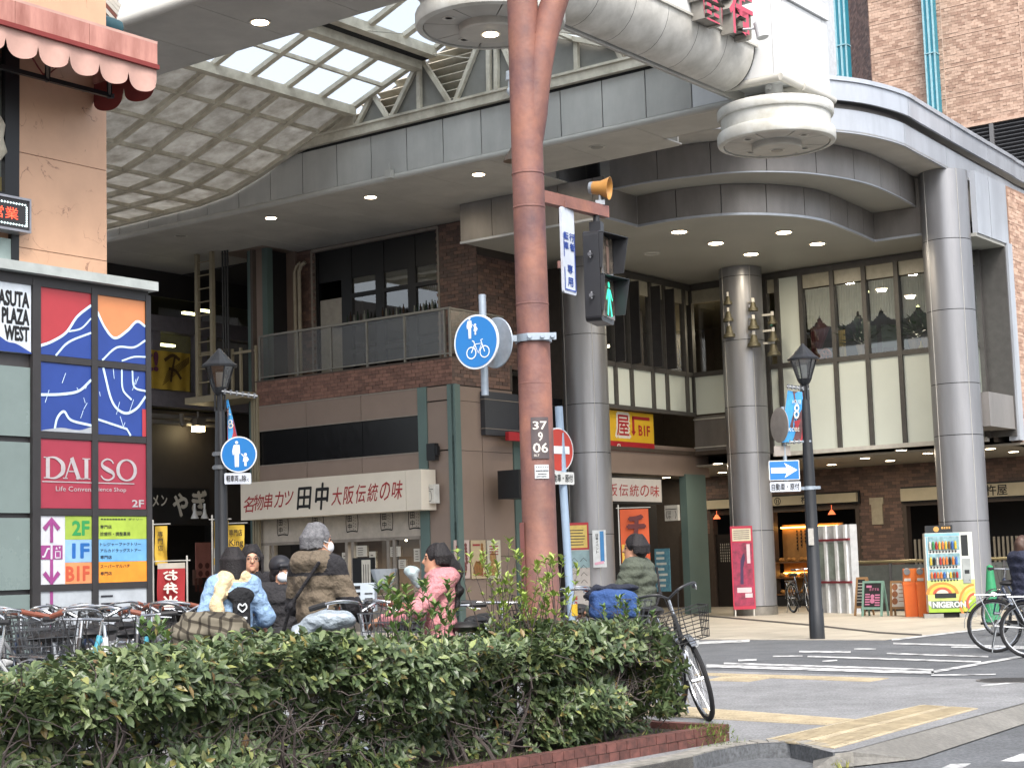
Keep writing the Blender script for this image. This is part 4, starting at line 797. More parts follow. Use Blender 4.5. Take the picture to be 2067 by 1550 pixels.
# brick parapet
bkey=lambda c:(-c[2]*0+c[0])
M_bk1=mat('parapet_tile','#7a5a4f',.5,var=.2,scale=16,obj_rand=.28)
mb=MB(); mb.box(u_l,u_r-.03,VT+.02,VT+.3,5.46,6.06); mb.box(u_r-.3,u_r-.03,VT+.3,30.6,5.46,6.06); mb.build('parapet_core',M_mort,tb)
bricks(tb,fv(VT+.02),u_l+.05,u_r,5.47,6.06,.22,.085,M_bk,single=230,key=lambda c:-c[0],name='wall_tile',sgl_mat=M_bk1)
bricks(tb,fu(u_r-.03),VT+.02,30.5,5.47,6.06,.22,.085,M_bk,name='wall_tile')
mb=MB(); mb.box(u_l,u_r-.02,VT-.005,VT+.32,6.06,6.09); mb.box(u_l-.04,u_l+.04,VT-.03,VT+.1,0,9.4); mb.build('coping',mat('coping','#4d433d',.6),tb)
# upper floor wall behind the balcony
VW=29.6; ow=lambda x,y=560: uv(PV(x,y,VW))[0]; zw=lambda x,y: PV(x,y,VW)[2]
oL,oR=ow(630),ow(886); oT=zw(886,458); pr=ow(964)
mb=MB(); mb.box(pr-.02-(pr-oR),pr,VW,VW+.3,6,9.47); mb.box(u_l-.3,oR,VW,VW+.3,oT,9.47); mb.box(u_l-.3,oL,VW,VW+.3,6,oT); mb.build('upper_wall',M_mort,tb)
bricks(tb,fv(VW),u_l-.2,pr,6.05,9.46,.22,.085,M_bk,holes=[(oL,oR,5,oT)],name='upper_tile')
mb=MB(); mb.box(pr-.3,pr-.001,VW+.3,31.2,6,9.47); mb.build('upper_wall',M_mort,tb); bricks(tb,fu(pr),VW,31.2,6.0,8.6,.22,.085,M_bk,name='upper_tile')
mb=MB(); mb.box(oL-.03,oL+.03,VW-.02,VW+.1,6,oT); mb.box(oR-.03,oR+.03,VW-.02,VW+.1,6,oT); mb.box(oL,oR,VW-.02,VW+.1,oT-.04,oT+.03); mb.build('opening_trim',M_line,tb)
mb=MB(); mb.box(ow(515),ow(600),VT+.1,VW-.01,zw(600,497),9.47); mb.build('bulkhead',M_brp,tb)
mb=MB(); mb.box(u_l-.1,oL-.5,VW-.1,VW-.02,6.1,zw(560,500)); mb.build('wall_panel',M_brp,tb)
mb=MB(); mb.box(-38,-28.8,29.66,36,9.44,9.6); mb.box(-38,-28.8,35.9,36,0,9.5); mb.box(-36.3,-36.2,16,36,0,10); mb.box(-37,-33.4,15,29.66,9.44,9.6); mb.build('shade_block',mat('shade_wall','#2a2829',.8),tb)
# dark shop window
mb=MB(); mb.box(oL,oR,VW+.12,VW+.18,zw(886,520)-.1,oT-.04); mb.build('window_head',M_black,tb)
wx=[(637,683,'w'),(704,752,0),(769,817,0),(833,884,0)]
mb=MB()
for a,b in ((630,637),(683,704),(752,769),(817,833),(884,888)): mb.box(ow(a),ow(b),VW+.1,VW+.2,6.1,oT-.03)
for fz in (0,): 
    for k,(a,b,_) in enumerate(wx[1:]):
        for dz in (6.75,7.45,8.15): mb.box(ow(a),ow(b),VW+.1,VW+.2,dz-.05,dz+.05)
mb.build('window_frame',M_black,tb)
mb=MB(); mb.box(ow(638),ow(682),VW+.14,VW+.2,6.1,8.15); mb.build('white_door',mat('door_white','#a5a199',.5),tb)
mb=MB(); mb.box(oL-1,oR+.3,VW+.2,VW+2.5,oT+.02,oT+.1); mb.box(oL-1.1,oL-1,VW+.2,VW+2.5,6,oT); mb.box(oR+.3,oR+.4,VW+.3,VW+2.5,6,oT); mb.box(oL-1,oR+.2,VW+2.4,VW+2.5,6,oT); mb.box(oL-1,oR+.3,VW+.2,VW+2.5,6,6.1,1); mb.build('bar_room',[mat('bar_wall','#5d5850',.8),mat('bar_floor','#3a3531',.7)],tb)
for a,b in ((704,752),(769,817),(833,884)):
    mb=MB(); mb.quad(W(ow(a),VW+.15,6.8),W(ow(b),VW+.15,6.8),W(ow(b),VW+.15,8.7),W(ow(a),VW+.15,8.7)); mb.build('window_pane',M_glass,tb)
    mb=MB(); mb.quad(W(ow(a),VW+.17,8.2),W(ow(b),VW+.17,8.2),W(ow(b),VW+.17,8.72),W(ow(a),VW+.17,8.72)); mb.build('roller_blind',mat('blind_grey','#7d7a72',.8),tb)
bot=[mat('bottle_green','#1f2f22',.12),mat('bottle_brown','#33241a',.12),mat('bottle_clear','#84887f',.12)]
xs=list(range(700,748,7))+list(range(772,816,7))+list(range(836,884,6))
for i,x in enumerate(xs):
    P=PV(x,600,VW+.02); P=A3(P[0],P[1],7.46); s=random.uniform(.55,.85); mb=MB(); mb.lathe(P,[(.035*s,0),(.037*s,.18*s),(.013,.25*s),(.013,.32*s)],8)
    k=0 if i<7 else 1 if i<14 else 2; o=solo(mb,'bottle',bot[i%3],f'{ORD[i-(0,7,14)[k]]} bottle from the left in the '+['left','middle','right'][k]+' pane of the bar window','bottle','bottles along the bar window',smooth=True)
mb=MB(); mb.box(oL+.7,oR,VW-.08,VW+.1,7.4,7.46); mb.build('bar_ledge',M_black,tb)
for i,x in enumerate((1235+0,)): pass
for k,(x0,x1) in enumerate(((832,856),(859,884))):
    mb=MB(); P=PV((x0+x1)/2,573,VW+.25); mb.obox(P,EU*.15,EV*.01,EZ*.17); t=solo(mb,'poster',mat('poster_grey','#8d8a86',.8),['left','right'][k]+' black and white striped poster in the bar window','poster'); p=Pl(P-EV*.012-EU*.15-EZ*.17,EU,EZ,-EV); mb=MB()
    for j in range(4): p.line(mb,[(.02+.07*j,.02),(.13+.05*j,.3)] if k else [(.28-.07*j,.02),(.17-.05*j,.3)],.02,.003)
    mb.build('stripe',mat('ink_dark2','#2c2a2e',.8),t)
# balcony railing
rg=thing('balcony_railing','grey balcony railing with perforated panels above the brick parapet','railing',W(-26,VT,6.09)); M_perf=glass('railing_panel',tint=(.66,.66,.62),alpha=.9,rough=.3); M_rail=mat('rail_grey','#83817b',.4,metal=.4)
px=[523,600,667,740,816,897]; pu=[uu(x,700) for x in px]
for a,b in zip(pu[:-1],pu[1:]):
    mb=MB(); mb.quad(W(a+.02,VT+.02,6.17),W(b-.02,VT+.02,6.17),W(b-.02,VT+.02,7.15),W(a+.02,VT+.02,7.15)); mb.build('panel',M_perf,rg)
for a in pu+[u_r-.04]: mb=MB(); mb.box(a-.022,a+.022,VT,VT+.05,6.09,7.18); mb.build('post',M_rail,rg)
mb=MB(); mb.box(pu[0],u_r,VT-.01,VT+.05,7.16,7.21); mb.box(pu[0],u_r,VT,VT+.04,6.15,6.18); mb.box(u_r-.06,u_r,VT+.05,30.3,7.16,7.2); mb.build('rail',M_rail,rg)
mb=MB(); mb.quad(W(u_r-.02,VT+.06,6.17),W(u_r-.02,30.2,6.17),W(u_r-.02,30.2,7.15),W(u_r-.02,VT+.06,7.15)); mb.build('panel',M_perf,rg)
# pipes on balcony
for dx in (0,9): mb=MB(); P=PV(598+dx,740,VW-.25); u,v=uv(P); mb.tube([W(u,v,6.1),W(u,v,8.9),W(u+.05,v+.03,9.05),W(u+.17,v+.05,9.12)],.05,8); solo(mb,'balcony_pipe',mat('pipe_cream','#9d9482',.5),['left','right'][dx>0]+' cream pipe with hooked top behind the balcony rail','pipe','pair of cream pipes on the balcony',smooth=True)
# shop sign
sg=thing('skewer_shop_sign','long cream fried skewer shop sign with red and black brush lettering','sign',W(-26,27.8,2.7)); VS=27.75
a,b=uv(PV(486,1010,VS))[0],uv(PV(819,985,VS))[0]; z0,z1=PV(486,1050,VS)[2],PV(486,975,VS)[2]; c=uv(PV(850,980,VS))[0]
M_cream=mat('sign_cream2','#d6cdbe',.5,var=.05,scale=1)
mb=MB(); mb.box(a,b,VS,VT-.04,z0,z1); mb.build('sign_box',M_cream,sg); mb=MB(); mb.box(b+.01,c,VS,VT-.04,z0,z1); mb.build('sign_end',M_cream,sg)
p=plv(VS,a,z0); L=b-a; Hh=z1-z0; mb=MB()
seq=[('名',.02,.085,.2,.62),('物',.085,.15,.24,.66),('串',.155,.205,.25,.68),('カ',.22,.275,.28,.7),('ツ',.28,.335,.33,.7)]
for ch,x0,x1,y0,y1 in seq: p.text(mb,ch,x0*L,y0*Hh,x1*L,y1*Hh,bold=.012,shear=.18)
for i,ch in enumerate('大阪伝統の味'): p.text(mb,ch,(.575+i*.07)*L,(.24+.012*i)*Hh,(.632+i*.07)*L,(.70+.012*i)*Hh,bold=.012,shear=.18)
mb.build('red_lettering',mat('ink_red','#9c2a2c',.6),sg)
mb=MB(); p.text(mb,'田',.365*L,.2*Hh,.445*L,.76*Hh,bold=.03,shear=.12); p.text(mb,'中',.475*L,.16*Hh,.55*L,.84*Hh,bold=.03,shear=.12); mb.build('black_lettering',mat('ink_black','#141416',.6),sg)
# recessed shop front under the sign
wl,wr=u_l,uu(845)
sf=thing('storefront','pale shop front with stamped band and framed sliding windows under the cream sign','shop front',W(-26,VT+.2,0)); M_sfr=mat('front_grey','#8f8880',.5)
mb=MB(); mb.box(wl,wr,VT+.1,VT+.2,2.1,2.85); mb.box(wl,wl+.35,VT+.1,VT+.2,0,2.1); mb.build('front_band',mat('front_band','#b8b0a5',.6),sf)
mb=MB(); mb.box(wl,wr,VT+.12,VT+.3,0,.75); mb.build('low_wall',M_sfr,sf)
fx=[uu(x,1120) for x in (545,620,694,706,778,790,845)]
for u in fx: mb=MB(); mb.box(u-.04,u+.04,VT+.09,VT+.22,.75,2.1); mb.build('frame_post',M_sfr,sf)
mb=MB(); mb.box(wl,wr,VT+.09,VT+.22,2.05,2.12); mb.box(wl,wr,VT+.09,VT+.22,.72,.8); mb.build('frame_rail',M_sfr,sf)
for a_,b_ in zip(fx[:-1],fx[1:]):
    if b_-a_>.3: mb=MB(); mb.quad(W(a_+.04,VT+.16,.8),W(b_-.04,VT+.16,.8),W(b_-.04,VT+.16,2.05),W(a_+.04,VT+.16,2.05)); mb.build('window_pane',M_glass,sf)
mb=MB(); mb.box(wl,wr,VT+2.6,VT+2.7,0,2.9); mb.box(wl,wr,VT+.2,VT+2.7,2.8,2.9,1); mb.build('shop_room',[mat('shop_wall','#4d4038',.8),mat('shop_ceiling','#6a5f54',.8)],sf)
ik=mat('ink_black','#141416',.6); pb=plv(VT+.1,0,0)
for x in (565,636,705,775,843):
    u=uu(x,1060); cz=2.5; mb=MB(); s=.19
    if x==843: u-=.16
    pb.line(mb,spl([(u-s*.9,cz-s*1.1),(u-s,cz),(u-s*.9,cz+s*1.1)],4),.02); pb.line(mb,spl([(u+s*.9,cz-s*1.1),(u+s,cz),(u+s*.9,cz+s*1.1)],4),.02); pb.line(mb,spl([(u-s*.9,cz+s*1.15),(u,cz+s*1.05),(u+s*.9,cz+s*1.15)],4),.03); pb.line(mb,spl([(u-s*.9,cz-s*1.15),(u,cz-s*1.05),(u+s*.9,cz-s*1.15)],4),.03)
    pb.text(mb,'田',u-s*.7,cz+.02,u-s*.05,cz+s*.85,bold=.02); pb.text(mb,'中',u-s*.7,cz-s*.85,u-s*.05,cz-.02,bold=.02)
    for j in range(5): pb.rect(mb,u+s*.2,cz+s*.6-j*.07,u+s*.3,cz+s*.68-j*.07,.004); pb.rect(mb,u+s*.5,cz+s*.5-j*.07,u+s*.6,cz+s*.58-j*.07,.004)
    mb.build('stamp',ik,sf)
pap=mat('paper_white','#c9c5bb',.8); 
for i,(x,y,w_,h_,lab) in enumerate([(730,1112,24,22,'paper notice taped high on the shop window nearest the white menu'),(752,1130,14,34,'narrow tall paper notice on the shop window post'),(798,1113,24,20,'paper notice taped to the right hand shop window'),(697,1132,14,34,'narrow paper notice behind the grey haired man'),(812,1138,16,18,'small pale notice beside the pink jacket'),(842,1120,14,26,'yellowed notice at the right end of the shop windows')]):
    P=PV(x,y,VT+.13); k=P[1]/F; mb=MB(); mb.obox(P,EU*w_*k*.6,EV*.004,EZ*h_*k*.5); t=solo(mb,'paper_notice',pap,lab,'notice','notices on the skewer shop windows'); P2_=np.array(P)
    q=Pl(-EU*w_*k*.5-EV*.005+EZ*0,EU,EZ,-EV); mb=MB(); H_=h_*k
    for j in range(4): q.rect(mb,.03,H_*(.15+.2*j),w_*k*random.uniform(.6,.95),H_*(.21+.2*j),.003)
    me=mb.build('print',mat('ink_grey','#55504c',.8),None); me.parent=t; me.location=(0,0,0)
for x,y,r in ((711,1114,.07),(763,1087,.035),(820,1090,.03)):
    P=PV(x,y,VT+1.2); mb=MB(); mb.ell(P,r,r,r,10,6); lamp_light(P-EZ*r,28,mb.build('bulb',M_lamp,sf))
# small box sign at right
mb=MB(); A=PV(868,997,VT-.2); mb.obox(A,EU*.2,EV*.09,EZ*.21); bs=solo(mb,'box_sign',mat('box_white','#c8c6c0',.4),'small white box sign with stamp on the teal pilaster of the skewer shop','sign')
q=Pl(-EU*.2-EV*.092,EU,EZ,-EV); mb=MB(); q.rect(mb,.03,.3,.37,.315,.003); q.line(mb,spl([(.1,.05),(.08,.15),(.1,.27)],4),.012,.003); q.line(mb,spl([(.3,.05),(.32,.15),(.3,.27)],4),.012,.003); q.line(mb,[(.1,.05),(.3,.05)],.012,.003); q.line(mb,[(.1,.27),(.3,.27)],.012,.003); q.text(mb,'田',.12,.16,.19,.25,.003); q.text(mb,'中',.12,.07,.19,.15,.003); q.rect(mb,.14,.34,.27,.36,.003)
o=mb.build('stamp',ik,None); o.parent=bs
mb=MB(); A=PV(1357,1035,36.5); mb.obox(A,EU*.2,EV*.05,EZ*.2); bs=solo(mb,'box_sign',mat('box_white','#c8c6c0',.4),'small white box sign with stamp at the corner near the man in the puffer jacket','sign')
q=Pl(-EU*.2-EV*.055-EZ*0,EU,EZ,-EV); mb=MB(); q.rect(mb,.03,.29,.37,.305,.003); q.line(mb,spl([(.08,.05),(.05,.15),(.08,.26)],4),.014,.003); q.line(mb,spl([(.32,.05),(.35,.15),(.32,.26)],4),.014,.003); q.text(mb,'田',.1,.15,.19,.25,.003); q.text(mb,'中',.1,.05,.19,.14,.003); o=mb.build('stamp',ik,None); o.parent=bs
mb=MB(); A=PV(873,912,VT-.1); mb.obox(A,EU*.12,EV*.07,EZ*.19); mb.obox(A+EU*.14+EZ*.02,EU*.03,EV*.05,EZ*.1); solo(mb,'wall_speaker',M_black,'black wall speaker on the brown panel above the small box sign','speaker')
# pillar dark teal panels and ladder left of the shop
for x0,x1,m in ((482,498,M_teal),(498,512,M_brp),(512,522,M_teal)):
    mb=MB(); mb.box(uu(x0,600),uu(x1,600),VT+.3,VT+.5,0,9.47); mb.build('teal_pilaster',m,tb)
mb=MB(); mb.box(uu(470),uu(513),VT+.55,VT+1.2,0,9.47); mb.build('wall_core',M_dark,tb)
ld=thing('roof_ladder','cream steel caged ladder rising from the landing to the arcade soffit','ladder',PV(410,790,28.0)); M_lad=mat('ladder_cream','#8f8671',.55,var=.08)
VL=28.0; P0,P1=PV(399,640,VL),PV(429,640,VL); ua,ub_=uv(P0)[0],uv(P1)[0]; zb=PV(410,800,VL)[2]
for u in (ua,ub_): mb=MB(); mb.box(u-.05,u+.05,VL-.05,VL+.05,zb,9.47); mb.build('rail',M_lad,ld)
for z in np.arange(zb+.35,9.3,.34): mb=MB(); mb.tube([W(ua,VL,z),W(ub_,VL,z)],.018,6); mb.build('rung',M_lad,ld)
mb=MB()
for x in (385,434,450,467,498): 
    u=uu(x,760,VL); mb.box(u-.03,u+.03,VL+.3,VL+.36,zb,zb+1.15)
mb.box(uu(385,760,VL),uu(440,760,VL),VL+.3,VL+.36,zb+1.12,zb+1.18); mb.box(uu(450,760,VL),uu(500,760,VL),VL+.28,VL+.34,zb+1.0,zb+1.06); mb.build('guard_rail',M_lad,ld)
mb=MB(); mb.box(uu(385,800,VL),uu(500,800,VL),VL-.2,VL+.9,zb-.18,zb-.02); mb.build('landing',M_lad,ld)
for x in (494,499,504):
    u=uu(x,900,VL); mb=MB(); mb.box(u-.03,u+.03,VL+.25,VL+.31,.3,zb-.1); mb.build('support_post',M_lad,ld)
for x in (447,452,457): 
    u=uu(x,600,VL+.1); mb=MB(); mb.tube([W(u,VL+.15,zb+.5),W(u,VL+.15,9.47)],.025,6); solo(mb,'conduit',mat('conduit_dark','#2c2d2f',.5),['left','middle','right'][(x-447)//5]+' thin dark conduit running up beside the roof ladder','conduit','conduits beside the ladder')
# ---------------------------------------------------------------- noodle shop corner in the shade (left)
UWL=-33.2; nb=thing('ramen_shop_building','shaded building with glazed gallery above a black ramen shop front','building',W(UWL,28,0))
pq=lambda x,y:uv(PU(x,y,UWL))[1]; zq=lambda x,y:float(PU(x,y,UWL)[2])
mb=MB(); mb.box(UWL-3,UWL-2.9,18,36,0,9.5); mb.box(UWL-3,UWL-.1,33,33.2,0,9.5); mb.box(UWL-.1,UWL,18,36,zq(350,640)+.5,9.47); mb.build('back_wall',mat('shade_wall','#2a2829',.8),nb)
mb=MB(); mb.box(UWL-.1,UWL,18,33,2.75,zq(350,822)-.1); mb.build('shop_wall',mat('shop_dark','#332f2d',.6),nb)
mb=MB(); mb.box(UWL-.1,UWL+.25,18,33,zq(330,668)-.05,zq(330,645)+.05); mb.box(UWL-.1,UWL+.2,18,33,zq(330,822),zq(330,790)); 
for x in (300,385,395): mb.box(UWL,UWL+.18,pq(x,700),pq(x,700)+.25,zq(330,800),zq(330,660))
mb.build('gallery_beam',mat('gallery_grey','#75727a',.5),nb)
mb=MB(); mb.box(UWL-2.6,UWL-2.5,18,33,zq(330,800),zq(330,600)); mb.build('gallery_wall',mat('gallery_olive','#7d795c',.8),nb)
mb=MB(); mb.quad(W(UWL-.02,18,zq(330,790)),W(UWL-.02,33,zq(330,790)),W(UWL-.02,33,zq(330,600)),W(UWL-.02,18,zq(330,600))); mb.build('window_pane',M_glass,nb)
for x,y in ((383,633),(418,628),(337,697)): P=PU(x,y,UWL-1.2); mb=MB(); mb.obox(P,EV*.25,EU*.06,EZ*.03); mb.build('ceiling_lamp',emis('lamp_office','#f3e7a5',4),nb)
mb=MB(); 
for x,y in ((300,838),(300,850)): P=PU(x,y,UWL+.4); Q=PU(440,y+8,UWL+.4); mb.tube([W(UWL+.4,uv(P)[1],P[2]),W(UWL+.4,uv(Q)[1],P[2])],.06,8)
mb.build('service_pipe',mat('pipe_grey','#6d6a66',.5),nb)
bn=thing('event_banner','yellow banner with a pickaxe drawing hung on the shaded gallery','banner',PU(345,785,UWL+.3)); A=PU(300,783,UWL+.3); B=PU(384,790,UWL+.3); Tt=PU(300,705,UWL+.3)
p=plu(UWL+.3,uv(A)[1],A[2]); L=uv(B)[1]-uv(A)[1]; Hh=Tt[2]-A[2]; mb=MB(); n=20
vs=[p.p(L*i/n,Hh*j,.03*math.sin(i*.9+j)) for j in(0,1) for i in range(n+1)]; mb.add(vs,[(i,i+1,i+n+2,i+n+1) for i in range(n)]); mb.build('cloth',mat('banner_yellow','#b59838',.8,var=.15,scale=2),bn,True)
mb=MB(); p.line(mb,spl([(.35*L,.75*Hh),(.55*L,.9*Hh),(.72*L,.8*Hh)],5),.09,.05); p.line(mb,[(.6*L,.86*Hh),(.52*L,.4*Hh),(.5*L,.2*Hh)],.07,.05); p.line(mb,spl([(.45*L,.55*Hh),(.62*L,.5*Hh),(.75*L,.3*Hh)],5),.08,.05)
for k in range(6): p.line(mb,[(.3*L+k*.03,.1*Hh+k*.07*Hh),(.95*L,.75*Hh+.03*k*Hh)],.018,.05)
mb.build('pickaxe_print',mat('ink_brown2','#4d3818',.8),bn); mb=MB(); p.text(mb,'!',.1*L,.45*Hh,.2*L,.95*Hh,.05,bold=.05); p.text(mb,'と',-.1*L,.45*Hh,.07*L,.95*Hh,.05,bold=.04); mb.build('lettering',mat('ink_plum','#5d2d48',.8),bn)
mb=MB(); P=PU(400,862,UWL+.5); mb.obox(P+EZ*.12,EV*.16,EU*.12,EZ*.1); mb.tube([P+EZ*.2,P+EZ*.42],.03,6); fl=solo(mb,'flood_lamp',mat('lamp_case','#6d675e',.5),'lit floodlight hung under the gallery left of the ladder','lamp')
mb=MB(); mb.obox(A3(0,0,-.04),EV*.14,EU*.1,EZ*.1); mb.build('lens',emis('flood_lens','#ffe6b0',14),None).parent=fl
mb=MB(); P=PU(367,850,UWL+.5); mb.tube([P+EZ*.2,P],.06,8); mb.tube([P,P+EU*.08-EZ*.13],.07,8); solo(mb,'spotlight',mat('lamp_case','#6d675e',.5),'small spotlight under the gallery left of the lit floodlight','spotlight',smooth=True)
rs=thing('ramen_sign','black ramen shop sign with white brush letters','sign',PU(360,1060,UWL+.1)); A=PU(280,1060,UWL+.08); B=PU(423,1066,UWL+.08); p=plu(UWL+.08,uv(A)[1],A[2]); L=uv(B)[1]-uv(A)[1]; Hh=zq(350,985)-zq(350,1060)
mb=MB(); p.slab(mb,0,0,L,Hh,-.06,0); mb.build('board',mat('board_black','#18191b',.4),rs); mb=MB(); p.text(mb,'や',.48*L,.25*Hh,.68*L,.85*Hh,bold=.05,rot=.05); p.text(mb,'ぎ',.75*L,.3*Hh,.95*L,.95*Hh,bold=.05,rot=-.05); p.text(mb,'メ',.19*L,.5*Hh,.27*L,.8*Hh,bold=.03); p.text(mb,'ン',.31*L,.52*Hh,.39*L,.8*Hh,bold=.03); mb.build('lettering',mat('ink_white','#b9b6ae',.6),rs)
for x in (393,413): 
    P=PU(x,1035,UWL+.4); mb=MB(); mb.tube([P+EZ*.25,P+EZ*.08],.03,6); mb.lathe(P-EZ*.15,[(.11,0),(.05,.15),(.04,.25)],12); solo(mb,'sign_spotlight',mat('spot_white','#cfd2d4',.35),['left','right'][x>400]+' small white spotlight under the ramen sign','spotlight','spotlights under the ramen sign',smooth=True)
# posters in the dark shop front
for k,(x,y,w_,h_,c) in enumerate([(410,1130,36,70,'#8c5a52'),(398,1165,20,30,'#5a4038')]):
    P=PU(x,y,UWL+.15); kk=P[1]/F; mb=MB(); mb.obox(P,EV*w_*kk*.55,EU*.02,EZ*h_*kk*.5); t=solo(mb,'menu_poster',mat('poster_'+str(k),c,.7),['large pink menu poster in the dark ramen shop front','small brown menu poster low in the ramen shop front'][k],'poster'); mb=MB(); q=Pl(A3(0,0,0)+EU*.025,EV,EZ,EU); a_,b_=w_*kk*.5,h_*kk*.45
    for r in range(4):
        for s_ in range(2): q.disc(mb,-a_*.5+s_*a_,-b_*.75+r*b_*.5,a_*.33,.004)
    mb.build('dish_print',mat('dish_dark','#47201c',.7),None).parent=t
# nobori flags
def nobori(label,px_pole,px_far,yt,yb,Y,col,texts,tcol='#e8e4da',bandc=None,plane=None,tb_=.05,sway=.04):
    A=PD(px_pole,yb,Y); Tp=PD(px_pole,yt,Y); Bx=PD(px_far,yb,Y); t=thing('banner_flag',label,'flag',A3(A[0],A[1],0)); L=np.linalg.norm((Bx-A)*A3(1,1,0)); X=nrm((Bx-A)*A3(1,1,0)); Hh=Tp[2]-A[2]; N=np.cross(X,EZ); N=N if N[1]<0 else -N
    mb=MB(); mb.tube([A3(A[0],A[1],0)-X*.03,A3(A[0],A[1],Tp[2]+.1)-X*.03],.014,6); mb.tube([A3(A[0],A[1],Tp[2]+.03)-X*.08,A3(A[0],A[1],Tp[2]+.03)+X*(L+.05)],.01,6); mb.build('pole',mat('flag_pole','#b5b3ac',.4),t)
    p=Pl(A,X,EZ,N); n,m=10,16; mb=MB(); f=lambda i,j:p.p(L*i/n,Hh*j/m,sway*math.sin(i*.55+j*.35)*(1-j/m*.6))
    vs=[f(i,j) for j in range(m+1) for i in range(n+1)]; fs=[(j*(n+1)+i,j*(n+1)+i+1,(j+1)*(n+1)+i+1,(j+1)*(n+1)+i) for j in range(m) for i in range(n)]
    for j in range(m):
        k=1 if bandc and any(b0<=(j+.5)/m<=b1 for b0,b1 in bandc[1]) else 0
        mb.add([f(i,jj) for jj in(j,j+1) for i in range(n+1)],[(i,i+1,i+n+2,i+n+1) for i in range(n)],k)
    mb.build('cloth',[mat('cloth_'+col.strip('#'),col,.85,var=.06,scale=3)]+([mat('cloth_'+bandc[0].strip('#'),bandc[0],.85)] if bandc else []),t,True)
    mb=MB()
    for tx in texts: p.text(mb,tx[0],tx[1]*L,tx[2]*Hh,tx[3]*L,tx[4]*Hh,sway+.012,bold=tb_)
    if texts: mb.build('lettering',mat('inkf_'+tcol.strip('#'),tcol,.7),t)
    return t,p,L,Hh
nobori('red flag with large white letters beside the floor guide panel',374,318,1135,1225,24,'#a23034',[('お',.25,.62,.75,.84),('弁',.25,.32,.75,.56),('当',.25,.02,.75,.26)],bandc=('#bdb6aa',[(.88,1)]))
nobori('narrow yellow flag behind the red flag',313,338,1062,1140,25,'#c6a33a',[('専',.3,.72,.7,.86),('門',.3,.54,.7,.68),('店',.3,.36,.7,.5)],'#33291a',tb_=.02)
nobori('yellow and white flag behind the left lamp post, left half',433,462,1052,1160,26,'#c9a63c',[],bandc=('#c9c6bc',[(0,.18),(.3,.52)]))
nobori('yellow flag with dark lettering right of the left lamp post',459,494,1060,1125,25.5,'#d0ac3e',[('専門店',.15,.66,.9,.86),('King',.15,.3,.95,.56)],'#3a2c18',bandc=('#c9c6bc',[(0,.12)]),tb_=.02)
t,p,L,Hh=nobori('orange flag with a large dark letter behind the man in the puffer jacket',1258,1316,1028,1215,34,'#c05530',[('チ',.25,.66,.85,.93),('ヂ',.25,.36,.85,.62),('ミ',.25,.08,.85,.33)],'#5a2424',tb_=.06)
mb=MB(); p.rect(mb,.02*L,.3*Hh,.2*L,.62*Hh,.055); mb.build('yellow_patch',mat('patch_yellow','#c9a040',.8),t)
# second skewer sign, yellow arrow sign on the return wall
def uboard(name,label,x0,x1,yt,yb,u,m,d=.12,rim=None):
    A=PU(x0,yb,u); B=PU(x1,yb,u); C_=PU(x0,yt,u); v0,v1=uv(A)[1],uv(B)[1]; t=thing(name,label,'sign',W(u,(v0+v1)/2,A[2])); p=plu(u,v0,A[2]); L=v1-v0; Hh=C_[2]-A[2]; mb=MB(); p.slab(mb,0,0,L,Hh,-d,0); mb.build('board',m,t)
    if rim: mb=MB(); p.slab(mb,-.05,-.05,L+.05,Hh+.05,-d-.02,-.01); mb.build('rim',rim,t)
    return t,p,L,Hh
t,p,L,Hh=uboard('yellow_arrow_sign','yellow and red sign with an arrow down to the basement, right of the first column',1180,1321,822,905,-21.9,mat('sign_yellow','#d3aa2a',.5,var=.04))
mb=MB(); p.rect(mb,0,0,L,.24*Hh,.005); mb.build('red_band',mat('sign_red','#a5242c',.5),t)
mb=MB(); p.text(mb,'B1F',.77*L,.42*Hh,.94*L,.68*Hh,.007,bold=.03); p.rect(mb,.68*L,.82*Hh,.94*L,.9*Hh,.007); p.rect(mb,.68*L,.5*Hh,.71*L,.9*Hh,.007); p.poly(mb,[(.66*L,.52*Hh),(.73*L,.52*Hh),(.695*L,.4*Hh)],.007); mb.build('red_lettering',mat('sign_red','#a5242c',.5),t)
mb=MB(); p.text(mb,'屋',.44*L,.34*Hh,.645*L,.94*Hh,.006,bold=.075); p.text(mb,'0',.45*L,.06*Hh,.5*L,.18*Hh,.007,bold=.03); mb.build('white_outline',mat('ink_white2','#d8d4c8',.6),t); mb=MB(); p.text(mb,'屋',.455*L,.38*Hh,.63*L,.9*Hh,.009,bold=.02); mb.build('red_kanji',mat('sign_red','#a5242c',.5),t)
t,p,L,Hh=uboard('second_shop_sign','white skewer shop sign in a black case right of the first column',1190,1336,962,1010,-21.9,mat('sign_white','#bcb8b4',.5,var=.05),rim=M_black)
mb=MB()
for i,ch in enumerate('大阪伝統の味'): p.text(mb,ch,(.1+.148*i)*L,.22*Hh,(.225+.148*i)*L,.74*Hh,bold=.01,shear=.1)
mb.build('red_lettering',mat('ink_red','#9c2a2c',.6),t)
mb=MB(); P=PU(1045,978,-22.2); mb.obox(P,EV*.35,EU*.3,EZ*.32); t=solo(mb,'black_box_sign',M_black,'black sign box with a white face, half hidden behind the red pole','sign'); mb=MB(); mb.obox(A3(0,0,.32)+EU*.302+EV*.05,EV*.3,EU*.005,EZ*.28); mb.build('white_face',mat('sign_white','#bcb8b4',.5),None).parent=t
mb=MB(); P=PU(1050,882,-22.5); mb.obox(P,EV*.5,EU*.05,EZ*.1); solo(mb,'red_strip_sign',mat('sign_red','#a5242c',.5),'red strip sign under the dark fascia left of the red pole','sign')
